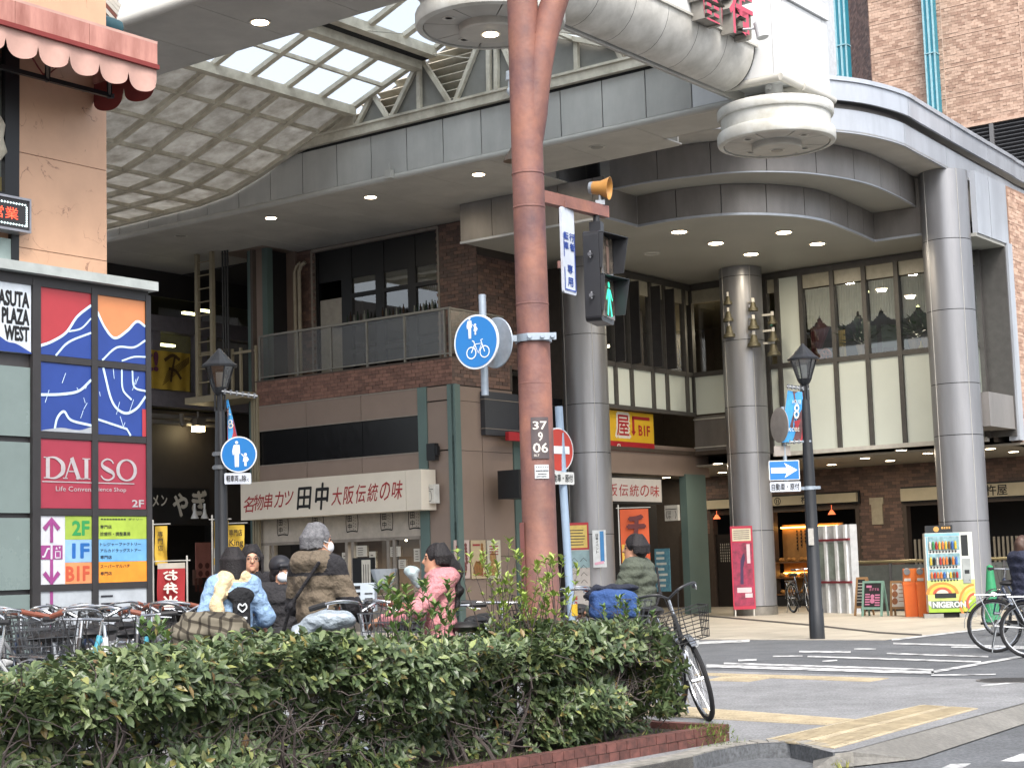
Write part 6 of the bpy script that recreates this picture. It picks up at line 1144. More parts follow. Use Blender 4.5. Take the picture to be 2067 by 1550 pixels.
# ---------------------------------------------------------------- red signal pole and its fittings
YP=13.; M_rust=mat('red_oxide','#8f6253',.6,var=.2,scale=3.2,bump=.35,bscale=28,dark='#64474a'); grime(M_rust,1.1,.38,.7,.4,.6); PB=PD(1095,1250,YP); PB=A3(PB[0],PB[1],0); PX=PB[0]
rp=thing('signal_pole','thick rust red steel pole with a curved upper branch and number plate','pole',PB); mb=MB(); R0=.125
mb.tube([PB+EZ*z for z in (0,.03,1.35,1.36,3.2,5.2,9.)],[.16,.155,.142,.138,.132,.128,.115],28); mb.build('shaft',M_rust,rp,True)
mb=MB(); br=[PD(1072,340,YP),PD(1077,245,YP),PD(1084,165,YP),PD(1094,100,YP),PD(1107,45,YP),PD(1122,-5,YP),PD(1142,-60,YP),PD(1185,-140,YP),PD(1260,-230,YP)]; mb.tube(spl(br,5),([.04,.06,.08,.09,.1,.105]+[.112]*40)[:len(spl(br,5))],18); mb.build('branch',M_rust,rp,True)
for y in (352,420,615,680,775,990):
    z=PD(1085,y,YP)[2]; mb=MB(); mb.lathe(A3(PB[0],PB[1],z),[(.132,-.008),(.1345,-.005),(.1345,.005),(.132,.008)],28); mb.build('weld_ring',M_rust,rp,True)
z=PD(1060,1170,YP)[2]; mb=MB(); mb.obox(A3(PB[0]-.14,PB[1]-.06,z-.1),(.018,0,0),(0,.03,0),(0,0,.55)); mb.build('cable_trunk',mat('trunk_red','#5c2f2b',.6),rp)
def wrap(name,x0,x1,y0,y1,m,texts,tm,parent=rp,lift=.003):
    A=PD(x0,y1,YP-.14); B=PD(x1,y1,YP-.14); zt=PD(x0,y0,YP-.14)[2]; rr=.141; a0=math.asin(max(-1,min(1,(A[0]-PX)/rr))); a1=math.asin(max(-1,min(1,(B[0]-PX)/rr))); n=8; mb=MB()
    f=lambda s,z,l=0:A3(PX+(rr+l)*math.sin(a0+(a1-a0)*s),PB[1]-(rr+l)*math.cos(a0+(a1-a0)*s),A[2]+(zt-A[2])*z)
    mb.add([f(i/n,j,lift) for j in(0,1) for i in range(n+1)],[(i,i+1,i+n+2,i+n+1) for i in range(n)]); mb.build(name,m,parent,True)
    mb=MB()
    for body,x0_,y0_,x1_,y1_,bd in texts:
        V,Pp,_=tmesh(body,min(bd,.016)); mb.add([f(x0_+q[0]*(x1_-x0_),y0_+q[1]*(y1_-y0_),lift+.003) for q in V],Pp)
    return mb.build(name+'_print',tm,parent)
wrap('number_plate',1074,1109,842,926,mat('plate_brown','#51484a',.5),[('37',.1,.7,.88,.9,.04),('9',.36,.42,.62,.64,.04),('06',.08,.14,.9,.38,.04),('0L7',.12,.05,.4,.11,.02)],mat('plate_white','#cfc9c2',.5))
wrap('sticker',1080,1108,938,966,mat('sticker_white','#c3c8cc',.5),[('- - - - - -',.1,.8,.9,.86,.02),('037-229-0941',.08,.52,.94,.66,.02) if False else ('--------',.08,.52,.94,.6,.03),('-------',.2,.3,.8,.36,.02),('--------',.1,.12,.8,.18,.02)],mat('ink_navy','#23242c',.6))
# arm, signal head, horn, vertical sign
zA=PD(1115,390,YP)[2]; a0=A3(PX,YP,zA); ad=nrm(A3(.62,.78,0)); 
arm=PD(1222,412,YP+.8); adir=nrm((arm-a0)*A3(1,1,0)); mb=MB(); e1=a0+adir*.1; e2=A3(arm[0],arm[1],zA); mb.bar(e1,e2,.075,.1); mb.build('arm',M_rust,rp)
hp=e2-adir*.14
sgl=thing('pedestrian_signal','black two lens pedestrian signal showing the green walking figure','traffic signal',hp-EZ*1.1); M_sgl=mat('signal_black','#232428',.35,var=.08); 
sn=nrm(A3(.94,-.34,0)); sx=nrm(A3(.34,.94,0)) ; zS1,zS0=PD(1210,468,YP+.6)[2],PD(1210,650,YP+.6)[2]; C=A3(hp[0],hp[1],(zS0+zS1)/2); hh=(zS1-zS0)/2; wq,dq=.185,.07
mb=MB(); n=6
def rbox(mb,c,X,wx,hz,N,d,r=.04,k=None):
    pts=[]
    for cx,cz,s in ((wx-r,hz-r,0),(-wx+r,hz-r,1),(-wx+r,-hz+r,2),(wx-r,-hz+r,3)):
        for i in range(5): a=math.pi/2*(s+i/4); pts.append(c+X*(cx+r*math.cos(a))+EZ*(cz+r*math.sin(a))+N*d)
    mb.prism(pts[::-1],-N*2*d,k)
rbox(mb,C,sx,wq,hh,sn,dq); mb.obox(C+EZ*(hh+.05),sx*.05,sn*.05,EZ*.05); mb.build('housing',M_sgl,sgl)
mb=MB(); mb.tube([C+EZ*(hh+.1),A3(hp[0],hp[1],zA-.05)],.028,10); mb.build('hanger',M_sgl,sgl,True)
mb=MB()
for s in (-.45,.45): q=C+EZ*hh*s-sx*(wq+.01); mb.tube([q,q-sx*.04],.018,8); mb.tube([q-EZ*.03-sx*.02,q+EZ*.03-sx*.02],.01,6)
mb.build('latch',mat('latch_steel','#77787c',.3,metal=.7),sgl)
M_lens=mat('lens_dark','#5c5348',.12,var=.5,scale=16,dark='#22201f'); M_walk_g=emis('walk_green','#3fd0ae',.55)
for s,lit in ((.47,0),(-.47,1)):
    cc=C+EZ*hh*s+sn*(dq+.003); pl=Pl(cc-sx*.165-EZ*.165,sx,EZ,sn); mb=MB(); pl.slab(mb,0,0,.33,.33,0,.012); mb.build('lens',M_lens,sgl)
    mb=MB(); Q=[cc-sx*.185-EZ*.12,cc-sx*.185+EZ*.185,cc+sx*.185+EZ*.185,cc+sx*.185-EZ*.12]; D_=[.02,.04,.15,.1]
    for i in range(3):
        a,b=Q[i],Q[i+1]; A_=a+sn*D_[i]; B_=b+sn*D_[i+1]; nn=nrm(np.cross(b-a,sn))*.006; mb.add([a,b,B_,A_,a+nn,b+nn,B_+nn,A_+nn],[(0,1,2,3),(7,6,5,4),(3,2,6,7),(0,3,7,4),(1,5,6,2)])
    mb.build('hood',M_sgl,sgl)
    mb=MB()
    if lit:
        pl.disc(mb,.17,.285,.027,.016,seg=12); pl.poly(mb,[(.135,.25),(.205,.25),(.2,.14),(.14,.14)],.016); pl.line(mb,[(.15,.15),(.12,.02)],.035,.016); pl.line(mb,[(.19,.15),(.23,.02)],.035,.016); pl.line(mb,[(.14,.24),(.09,.15)],.025,.016); pl.line(mb,[(.2,.24),(.26,.16)],.025,.016); mb.build('walking_figure',M_walk_g,sgl)
    else:
        pl.disc(mb,.165,.285,.027,.016,seg=12); pl.poly(mb,[(.125,.25),(.205,.25),(.195,.02),(.135,.02)],.016); mb.build('standing_figure',mat('stand_off','#7a6357',.3),sgl)
for s,yy in ((.0,0),): 
    mb=MB(); pl=Pl(C-sx*wq-EZ*hh+sn*(dq+.001),sx,EZ,sn); pl.rect(mb,.02,.03,2*wq-.02,2*hh-.03,.001); mb.build('front_plate',mat('front_silver','#8e9096',.3),sgl)
hn=thing('horn_speaker','ochre horn loudspeaker standing on the end of the signal arm','loudspeaker',A3(e2[0],e2[1],zA+.05)); c=PD(1210,380,YP+.75); hd=nrm(A3(.93,-.3,-.12)); mb=MB(); mb.lathe(c-hd*.06,[(.035,-.03),(.055,.0),(.062,.07),(.085,.12),(.1,.15),(.095,.15),(.06,.1),(.02,.1)],20,axis=hd); mb.build('horn',mat('horn_ochre','#b3813f',.5,var=.12),hn,True)
mb=MB(); mb.lathe(c-hd*.1,[(.02,0),(.05,.01),(.056,.05),(.05,.07)],16,axis=hd); mb.tube([c-EZ*.05,A3(c[0],c[1],zA+.05)],.014,6); mb.obox(A3(c[0],c[1],zA+.07),(.04,0,0),(0,.04,0),(0,0,.02)); mb.build('driver_bracket',mat('speaker_grey','#8f959b',.35,metal=.4),hn)
# vertical plate
A=PD(1139,590,YP+.25); B=PD(1165,612,YP+.25+.2); X=nrm((B-A)*A3(1,1,0)); L=np.linalg.norm((B-A)[:2]); zt=PD(1137,416,YP+.25)[2]; t=thing('lane_sign','narrow white vertical plate with blue pedestrian and cycle lettering under the red arm','sign',A); p=Pl(A,X,EZ); Hh=zt-A[2]; mb=MB(); rbox(mb,p.p(L/2,Hh/2,-.012),X,L/2,Hh/2,p.N,.01,.02); mb.build('plate',mat('plate_white2','#c3cad6',.35),t)
mb=MB()
for i,ch in enumerate('歩行者'): p.text(mb,ch,.55*L,(.79-.125*i)*Hh if i else .79*Hh,.92*L,(.9-.125*i)*Hh,.004,bold=.03) if False else p.text(mb,ch,.55*L,(.62-.115*i+.12)*Hh-.12*Hh*0,.9*L,(.71-.115*i+.12)*Hh,.004,bold=.03) if i else None
for i,ch in enumerate('自転車'): p.text(mb,ch,.12*L,(.74-.115*i)*Hh,.46*L,(.83-.115*i)*Hh,.004,bold=.03) if i else None
for i,ch in enumerate('専用'): p.text(mb,ch,.32*L,(.24-.15*i)*Hh,.72*L,(.34-.15*i)*Hh,.004,bold=.03)
p.rect(mb,.07*L,.035*Hh,.93*L,.05*Hh,.004); p.rect(mb,.07*L,.05*Hh,.12*L,.3*Hh,.004); p.rect(mb,.07*L,.42*Hh,.12*L,.7*Hh,.004); p.rect(mb,.9*L,.05*Hh,.95*L,.72*Hh,.004); mb.build('lettering',mat('letter_blue','#27489c',.5),t)
mb=MB(); q=A+X*.07; mb.tube([A3(q[0],q[1],zt),A3(q[0],q[1],zA)],.015,8); mb.tube([A-X*.02+EZ*.2+p.N*-.03,A-X*.02+EZ*.26+p.N*-.03],.015,6); mb.build('hanger',M_rust,t)
# pictogram helper
def man(p,mb,x,y,h,n=.004):      # standing adult
    s=h; p.disc(mb,x,y+.93*s,.06*s,n,seg=12); p.poly(mb,[(x-.11*s,y+.84*s),(x+.11*s,y+.84*s),(x+.13*s,y+.5*s),(x+.085*s,y+.5*s),(x+.075*s,y),(x+.01*s,y),(x,y+.45*s),(x-.01*s,y),(x-.075*s,y),(x-.085*s,y+.5*s),(x-.13*s,y+.5*s)],n)
    p.line(mb,[(x-.1*s,y+.82*s),(x-.15*s,y+.6*s),(x-.13*s,y+.46*s)],.045*s,n)
def child(p,mb,x,y,h,n=.004): p.disc(mb,x,y+.88*h,.12*h,n,seg=12); p.poly(mb,[(x-.12*h,y+.74*h),(x+.12*h,y+.74*h),(x+.2*h,y+.34*h),(x+.08*h,y+.34*h),(x+.08*h,y),(x-.08*h,y),(x-.08*h,y+.34*h),(x-.2*h,y+.34*h)],n); p.line(mb,[(x-.1*h,y+.7*h),(x-.3*h,y+.95*h)],.07*h,n); p.line(mb,[(x+.1*h,y+.7*h),(x+.25*h,y+.45*h)],.07*h,n)
def rsign(label,P,N,r,draw,name='round_sign',rimc='#d5dae0',face='#2070b4',group=None):
    t=thing(name,label,'road sign',P,group); N=nrm(N); X=nrm(np.cross(EZ,N)); p=Pl(P,X,EZ,N); mb=MB(); mb.lathe(P-N*.012,[(r,0),(r,.012)],40,axis=N); mb.build('plate',mat('sign_rim_'+rimc.strip('#'),rimc,.3),t); mb=MB(); p.disc(mb,0,0,r*.93,.003,seg=40); mb.build('face',mat('sign_face_'+face.strip('#'),face,.3,var=.03),t); mb=MB(); draw(p,mb); mb.build('symbol',mat('sign_symbol','#dfe5ea',.3),t); return t,p
M_galv=mat('galvanised','#9aa6b2',.42,metal=.35,var=.12,scale=14)
NS=nrm(A3(-.58,-.82,0)); c=PD(961,690,12.75)
def dsg(p,mb):
    s=.215/.215; man(p,mb,-.055,.03,.17,.006); child(p,mb,.0,.055,.09,.006); yb=-.085; 
    for x in (-.045,.085): p.line(mb,[(x+.045*math.cos(a),yb+.045*math.sin(a)) for a in np.linspace(0,6.284,20)],.009,.006)
    p.line(mb,[(-.045,yb),(-.01,yb+.065),(.06,yb+.068),(.022,yb-.005),(-.01,yb+.065)],.009,.006); p.line(mb,[(.06,yb+.068),(.085,yb)],.009,.006); p.line(mb,[(.06,yb+.068),(.05,yb+.095),(.07,yb+.1)],.008,.006); p.line(mb,[(-.01,yb+.065),(-.018,yb+.09),(-.035,yb+.095)],.009,.006)
t,p=rsign('blue round sign with adult, child and bicycle on the galvanised stub beside the red pole',c,NS,.217,dsg,group='round blue signs')
mb=MB(); c2=PD(1000,692,12.95); N2=nrm(A3(.75,.66,0)); mb.lathe(c2,[(.2,0),(.205,.006),(.2,.012)],36,axis=N2); mb.bar(c2-EZ*.1-N2*.015,c2-EZ*.1-N2*.015+A3(-.1,0,0),.02,.03); mb.bar(c2+EZ*.1-N2*.015,c2+EZ*.1-N2*.015+A3(-.1,0,0),.02,.03); solo(mb,'turned_sign',M_galv,'grey back of a second round sign mounted behind the blue cycle sign','road sign',smooth=True)
mb=MB(); q=PD(976,690,12.95); mb.tube([A3(q[0],q[1],PD(976,595,12.95)[2]),A3(q[0],q[1],PD(976,798,12.95)[2])],.03,14); pt=solo(mb,'sign_stub_pipe',M_galv,'short galvanised pipe carrying the blue cycle sign, clamped to the red pole','pipe',smooth=True)
mb=MB(); zc=PD(1085,684,YP)[2]; mb.lathe(A3(PX,PB[1],zc),[(.139,-.03),(.148,-.03),(.148,.03),(.139,.03)],32); mb.bar(A3(PX-.13,PB[1]-.06,zc),A3(q[0],q[1],zc),.035,.05); mb.bar(A3(PX-.05,PB[1]-.15,zc),A3(PX+.18,PB[1]-.13,zc),.025,.055)
for dx in (.07,.15,-.03): mb.tube([A3(PX+dx,PB[1]-.18,zc),A3(PX+dx,PB[1]-.13,zc)],.018,6)
solo(mb,'pole_clamp',M_galv,'galvanised clamp band holding the sign stub on the red pole','clamp',smooth=True)
# no entry sign and leaning post
YN=14.6; ne=thing('no_entry_sign','red no entry sign on a leaning pale blue post half behind the red pole','road sign',A3(PD(1158,1260,YN)[0],YN,0)); c=PD(1127,908,YN-.05); NN=nrm(A3(.72,-.7,0)); X=nrm(np.cross(EZ,NN)); p=Pl(c,X,EZ,NN)
mb=MB(); mb.lathe(c-NN*.01,[(.2,0),(.2,.01)],40,axis=NN); mb.build('plate',mat('sign_rim_w','#cfd3d6',.3),ne); mb=MB(); p.disc(mb,0,0,.187,.003,seg=40); mb.build('red_disc',mat('sign_vermilion','#b3392c',.35,var=.06),ne); mb=MB(); p.rect(mb,-.14,-.034,.14,.034,.006); mb.build('white_bar',mat('sign_symbol','#dfe5ea',.3),ne)
mb=MB(); mb.tube([A3(PD(1160,1260,YN)[0],YN,0),PD(1137,985,YN),PD(1128,820,YN)+A3(0,.03,0)],.036,12); mb.build('post',mat('post_blue_grey','#8fa3b8',.4,var=.1),ne,True)
mb=MB(); z=PD(1157,1233,YN); mb.tube([z-EZ*.04,z+EZ*.06],.04,12); mb.build('yellow_band',mat('band_yellow','#c9a52e',.5),ne)
c=PD(1132,965,YN-.08); p=Pl(c-X*.17-EZ*.055,X,EZ,NN); mb=MB(); rbox(mb,c,X,.17,.055,NN,.006,.015); mb.build('plate',mat('plate_white3','#c6c8c6',.35),ne); mb=MB(); p.text(mb,'自動車・原付',.02,.02,.32,.09,.009,bold=.02,sp=1.); mb.build('lettering',mat('ink_black','#141416',.6),ne)
# ---------------------------------------------------------------- street lamps
M_lb=mat('lamp_black','#24262a',.35,var=.1); M_lglass=glass('lamp_glass',alpha=.7,rough=.15)
def lamp(base,top,label):
    t=thing('street_lamp',label,'street lamp',base,'black lantern street lamps'); b=base; H_=top
    mb=MB(); mb.tube([b,b+EZ*.5,b+EZ*.52,b+EZ*2.6,b+EZ*(H_-.95)],[.13,.125,.115,.1,.075],16); mb.build('post',M_lb,t,True)
    mb=MB(); mb.tube([b+EZ*(H_-.95),b+EZ*(H_-.7)],.045,10)
    for a in range(4): d=A3(math.cos(a*1.57+.4),math.sin(a*1.57+.4),0)*.075; mb.tube([b+d+EZ*(H_-.96),b+d+EZ*(H_-.7)],.016,6)
    mb.build('neck',M_lb,t,True)
    mb=MB(); mb.lathe(b+EZ*(H_-.72),[(.05,0),(.1,.06),(.13,.12),(.06,.12)],12); mb.build('lamp_holder',M_lb,t)
    mb=MB(); n=6
    for s in range(n):
        a0,a1=2*math.pi*s/n,2*math.pi*(s+1)/n; f=lambda r,a,z:b+A3(r*math.cos(a),r*math.sin(a),z); mb.quad(f(.11,a0,H_-.6),f(.11,a1,H_-.6),f(.215,a1,H_-.27),f(.215,a0,H_-.27))
    mb.build('lantern_glass',M_lglass,t)
    mb=MB()
    for s in range(n): a=2*math.pi*s/n; mb.tube([b+A3(.112*math.cos(a),.112*math.sin(a),H_-.61),b+A3(.22*math.cos(a),.22*math.sin(a),H_-.27)],.011,5)
    mb.lathe(b+EZ*(H_-.28),[(.27,0),(.275,.03),(.2,.09),(.05,.25),(.02,.29)],18); mb.build('roof',M_lb,t)
    mb=MB(); mb.tube([b+EZ*(H_-.58),b+EZ*(H_-.36)],[.05,.06],10); mb.build('bulb',mat('bulb_white','#d6d2cc',.3),t,True)
    return t
bR=G(1650,1290); TR=PD(1620,695,bR[1])[2]; lamp(bR,TR,'black lantern street lamp carrying the one-way sign, right of the middle column')
PL=PD(446,1000,25.0); bL=A3(PL[0],PL[1],0); TL=PD(447,705,25.0)[2]; lamp(bL,TL,'black lantern street lamp carrying the round pedestrian sign, left of the skewer shop')
M_arm=mat('banner_arm','#6f7378',.4,metal=.4)
def banner(label,pts,Yb,polys,texts):
    A=[PD(x,y,Yb) for x,y in pts]; t=thing('street_banner',label,'banner',A[-1]); mb=MB(); n=8; 
    f=lambda s,q:(A[0]*(1-s)+A[1]*s)*(1-q)+(A[3]*(1-s)+A[2]*s)*q+A3(0,.03*math.sin(s*5+q*4),0)
    mb.add([f(i/n,j/n) for j in range(n+1) for i in range(n+1)],[(j*(n+1)+i,(j+1)*(n+1)+i,(j+1)*(n+1)+i+1,j*(n+1)+i+1) for j in range(n) for i in range(n)]); mb.build('cloth',mat('banner_blue','#3f93cc',.7),t,True)
    g=lambda x,y,l:f(x,y)-A3(0,l,0)
    for k,(pp,mm) in enumerate(polys): mb=MB(); mb.add([g(x,y,.006+.004*k) for x,y in pp],[tuple(range(len(pp)))]); mb.build('printed_shape',mm,t)
    mb=MB()
    for body,x0,y0,x1,y1 in texts: V,Pp,_=tmesh(body,0.); mb.add([g(x0+q[0]*(x1-x0),y1-q[1]*(y1-y0),.03) for q in V],Pp)
    mb.build('lettering',mat('ink_white2','#d8d4c8',.6),t); return t
br_=mat('banner_red','#9c2f38',.7,var=.2); bd_=mat('banner_dark','#5a3a3c',.7,var=.3,scale=8)
YR=bR[1]-.02
banner('blue and red street banner with a white 8 on the right lamp post',[(1590,788),(1621,792),(1622,890),(1578,893)],YR,[([(.35,.0),(1,.0),(1,.2),(.5,.22)],bd_),([(.45,.42),(1,.35),(1,1),(.5,1),(.62,.8),(.3,.7)],bd_),([(.5,.6),(.9,.55),(1,.72),(1,1),(.55,1),(.7,.85)],br_)],[('HOUSE',.35,.17,.85,.25),('8',.45,.25,.75,.55),('KOBE',.25,.72,.8,.8)])
banner('furled blue and red street banner on the left lamp post',[(457,808),(461,806),(479,884),(460,892)],24.9,[([(0,.6),(1,.5),(1,1),(0,1)],br_),([(0,.2),(.9,.18),(1,.42),(.1,.5)],bd_)],[('8',.2,.5,.9,.72),('え',.2,.2,.9,.4)])
for P0,P1_,l in ((PD(1588,780,YR),PD(1632,786,YR),'upper banner arm with clips on the right lamp post'),(PD(1580,893,YR),PD(1636,890,YR),'lower banner arm on the right lamp post'),(PD(448,790,24.9),PD(520,800,24.9),'banner arm with a cable on the left lamp post')):
    mb=MB(); mb.tube([P0,P1_],.02,8)
    for i in range(6): q=P0+(P1_-P0)*(i+.5)/6; mb.tube([q-EZ*.035,q+EZ*.04],.022,6)
    solo(mb,'banner_bracket',M_arm,l,'bracket')
# signs on right lamp
q=PD(1585,930,YR+.1); mb=MB(); mb.tube([A3(q[0],q[1],PD(1582,820,YR)[2]),A3(q[0],q[1],PD(1586,990,YR)[2])],.033,12); z=PD(1630,985,YR)[2]; mb.bar(A3(q[0],q[1],z),A3(bR[0]+.16,bR[1]-.12,z),.04,.05); mb.lathe(A3(bR[0],bR[1],z),[(.1,-.03),(.11,-.03),(.11,.03),(.1,.03)],16); z=PD(1630,891,YR)[2]; mb.bar(A3(q[0],q[1],z),A3(bR[0]+.05,bR[1]-.08,z),.03,.03); solo(mb,'sign_stub_pipe',M_galv,'galvanised pipe and clamps holding the one-way sign on the right lamp post','pipe',smooth=True)
A=PD(1553,970,YR-.05); B=PD(1615,967,YR-.05); zt=PD(1584,929,YR-.05)[2]; X=nrm((B-A)*A3(1,1,0)); p=Pl(A3(A[0],A[1],PD(1584,969,YR-.05)[2]),X,EZ); L=np.linalg.norm((B-A)[:2]); Hh=zt-p.o[2]
t=thing('one_way_sign','blue one-way sign with a white arrow pointing right','road sign',p.p(L/2,0)); mb=MB(); rbox(mb,p.p(L/2,Hh/2,-.012),X,L/2,Hh/2,p.N,.01,.02); mb.build('plate',mat('sign_rim_w','#cfd3d6',.3),t); mb=MB(); p.rect(mb,.015,.015,L-.015,Hh-.015,.003); mb.build('face',mat('sign_face_2070b4','#2070b4',.3),t); mb=MB(); p.poly(mb,[(.07*L,.38*Hh),(.55*L,.38*Hh),(.55*L,.15*Hh),(.93*L,.5*Hh),(.55*L,.85*Hh),(.55*L,.62*Hh),(.07*L,.62*Hh)],.006) if False else (p.rect(mb,.07*L,.36*Hh,.5*L,.64*Hh,.006),p.poly(mb,[(.5*L,.12*Hh),(.93*L,.5*Hh),(.5*L,.88*Hh),(.58*L,.64*Hh),(.5*L,.64*Hh),(.5*L,.36*Hh),(.58*L,.36*Hh)],.0061)); mb.build('arrow',mat('sign_symbol','#dfe5ea',.3),t)
p=Pl(A3(*(PD(1555,992,YR-.05)[:2]),PD(1585,992,YR-.05)[2]),X,EZ); Hh=PD(1585,972,YR-.05)[2]-p.o[2]; L=np.linalg.norm((PD(1617,990,YR)-PD(1555,992,YR))[:2]); t=thing('supplementary_plate','white plate for cars and mopeds under the one-way sign','road sign',p.p(L/2,0)); mb=MB(); rbox(mb,p.p(L/2,Hh/2,-.012),X,L/2,Hh/2,p.N,.01,.02); mb.build('plate',mat('plate_white2','#c3cad6',.35),t); mb=MB(); p.text(mb,'自動車・原付',.05*L,.14*Hh,.95*L,.84*Hh,.003,bold=.02); mb.build('lettering',mat('ink_black','#141416',.6),t)
mb=MB(); c=PD(1574,858,YR+.05); N2=nrm(A3(.93,.35,0)); mb.lathe(c,[(.3,0),(.3,.012),(.22,.02)],36,axis=-N2); mb.bar(c-EZ*.15,A3(q[0],q[1],c[2]-.15),.03,.04); mb.bar(c+EZ*.15,A3(q[0],q[1],c[2]+.15),.03,.04); solo(mb,'turned_sign',mat('sign_back_beige','#9b938c',.4,metal=.3),'grey back of a round sign turned away on the right lamp post','road sign',smooth=True)
mb=MB(); c=PD(1579,910,YR+.08); mb.obox(c,(.14,0,0),(0,.01,0),(0,0,.085)); solo(mb,'turned_plate',mat('sign_back_beige','#9b938c',.4,metal=.3),'small rectangular plate seen from behind above the one-way sign','road sign')
mb=MB(); c=PD(1637,1083,bR[1]-.13); mb.obox(c,(.045,0,0),(0,.008,0),(0,0,.14)); solo(mb,'sticker',mat('sticker_grey','#a7a49e',.5,var=.2,scale=20),'grey sticker wrapped on the right lamp post','sticker')
# signs on left lamp
c=PD(482,917,24.85); t,p=rsign('round blue sign with adult and child on the left lamp post',c,nrm(A3(.05,-1,0)),.275,lambda p,mb:(man(p,mb,-.03,-.19,.4,.006),child(p,mb,.1,-.18,.2,.006)),group='round blue signs')
t_=t
p=Pl(PD(453,977,24.85),A3(1,0,-.02),EZ,A3(0,-1,0)); L,Hh=PD(507,977,24.85)[0]-p.o[0],PD(480,954,24.85)[2]-p.o[2]; t=thing('supplementary_plate','white plate with black lettering under the round pedestrian sign','road sign',p.p(L/2,0)); mb=MB(); rbox(mb,p.p(L/2,Hh/2,-.012),p.X,L/2,Hh/2,p.N,.01,.02); mb.build('plate',mat('plate_white2','#c3cad6',.35),t); mb=MB(); p.text(mb,'軽車両',.08*L,.2*Hh,.52*L,.8*Hh,.003,bold=.02); p.text(mb,'を',.55*L,.22*Hh,.65*L,.45*Hh,.003,bold=.02); p.text(mb,'除',.66*L,.2*Hh,.82*L,.8*Hh,.003,bold=.02); p.text(mb,'く',.84*L,.22*Hh,.92*L,.5*Hh,.003,bold=.02); mb.build('lettering',mat('ink_black','#141416',.6),t)
mb=MB(); 
for y in (915,942): q=PD(470,y,24.95); mb.bar(A3(bL[0]-.12,bL[1]-.02,q[2]),A3(q[0]+.05,q[1],q[2]),.04,.045); mb.lathe(A3(bL[0],bL[1],q[2]),[(.1,-.03),(.115,-.03),(.115,.03),(.1,.03)],14)
solo(mb,'pole_clamp',M_arm,'pair of clamps holding the round sign on the left lamp post','clamp')
# ---------------------------------------------------------------- right hand street furniture
def gthing(name,label,cat,x,y,group=None): return thing(name,label,cat,G(x,y),group)
# vending machine
vm=gthing('vending_machine','white drinks vending machine with rainbow print and lit bottle rows','vending machine',1925,1247.5); A=G(1876,1247.5); Xv=nrm(A3(.985,-.17,0)); Nv=A3(Xv[1],-Xv[0],0); k=A[1]/F; Wd=(1968-1876)*k; Ht=1.80; p=Pl(A,Xv,EZ,Nv)
mb=MB(); p.slab(mb,0,.12,Wd,Ht,-.62,0); mb.build('body',mat('vending_white','#c4c8c4',.35,var=.04),vm); mb=MB(); p.slab(mb,.03,0,Wd-.03,.12,-.55,-.06); mb.build('plinth',M_joint,vm)
for x0_,x1_ in((-.1,.3),(Wd-.35,Wd)): mb=MB(); p.slab(mb,x0_,0,x1_,.09,-.3,.02); mb.build('foot_block',mat('block_grey','#8b8a86',.7),vm)
mb=MB()
for y0,y1,_ in ((1.43,1.72,0),(1.1,1.36,0),(.82,1.03,0)): p.rect(mb,.06,y0,Wd*.72,y1,.004)
mb.build('display_window',mat('vend_window','#86a8b0',.1,var=.3,scale=9),vm)
cols=['#9c3434','#3c7f4a','#3a5f9c','#b9a33c','#b9b4aa','#6a4a2c','#c0703a','#222428']; mm=[mat('drink_%d'%i,c_,.25) for i,c_ in enumerate(cols)]
for r,(y0,h) in enumerate(((1.45,.17),(1.12,.17),(.84,.13))):
    mb=MB()
    for i in range(9):
        x=.1+i*(Wd*.72-.14)/8.6; mb.tube([p.p(x,y0,.03),p.p(x,y0+h*.75,.03),p.p(x,y0+h,.03)],[.026,.026,.012],8,k=random.randrange(8))
    mb.build('bottle_row',mm,vm); mb=MB()
    for i in range(9): p.disc(mb,.1+i*(Wd*.72-.14)/8.6,y0-.05,.02,.01,seg=10)
    mb.build('select_buttons',mat('ink_navy','#23242c',.6),vm)
mb=MB(); p.rect(mb,Wd*.76,1.3,Wd*.9,1.74,.006); mb.build('dark_panel',mat('panel_dark','#232629',.3),vm); mb=MB(); p.rect(mb,Wd*.8,.92,Wd*.9,1.0,.024); mb.build('coin_slot',mat('panel_dark','#232629',.3),vm)
mb=MB(); p.slab(mb,Wd*.76,.72,Wd*.93,1.24,0,.02); mb.build('coin_panel',mat('coin_silver','#a3a8a8',.3,metal=.4),vm)
mb=MB(); p.rect(mb,0,.36,Wd,.8,.0035); mb.build('print_field',mat('vend_yellowgreen','#b9c770',.5,var=.25,scale=5),vm); mb=MB(); p.rect(mb,.0,1.73,Wd*.74,1.79,.0045); p.rect(mb,.02,.79,.05,1.72,.0045); mb.build('print_border',mat('vend_blue','#7fb0c4',.5),vm)
for rr,c_ in ((.34,'#c77f3a'),(.27,'#cbb04a'),(.2,'#b9553c'),(.13,'#c9c4b2')):
    mb=MB(); cxv,cyv=.3,.5; a=np.linspace(0,math.pi,16); p.poly(mb,[(cxv+rr*math.cos(t_),cyv+.0+rr*.75*math.sin(t_)) for t_ in a],.005+.002*(.4-rr)*10); mb.build('rainbow_arc',mat('arc_'+c_.strip('#'),c_,.5),vm)
for rr,c_ in ((.24,'#c77f3a'),(.18,'#cbb04a'),(.12,'#b9553c')):
    mb=MB(); a=np.linspace(math.pi/2,math.pi*1.2,14); p.line(mb,[(Wd-.02+rr*1.3*math.cos(t_),.3+rr*1.6*math.sin(t_)) for t_ in a],.05,.02-rr*.05); mb.build('rainbow_arc',mat('arc_'+c_.strip('#'),c_,.5),vm)
mb=MB(); p.slab(mb,.14,.42,.58,.52,0,.012); mb.build('pickup_flap',mat('panel_dark','#232629',.3),vm)
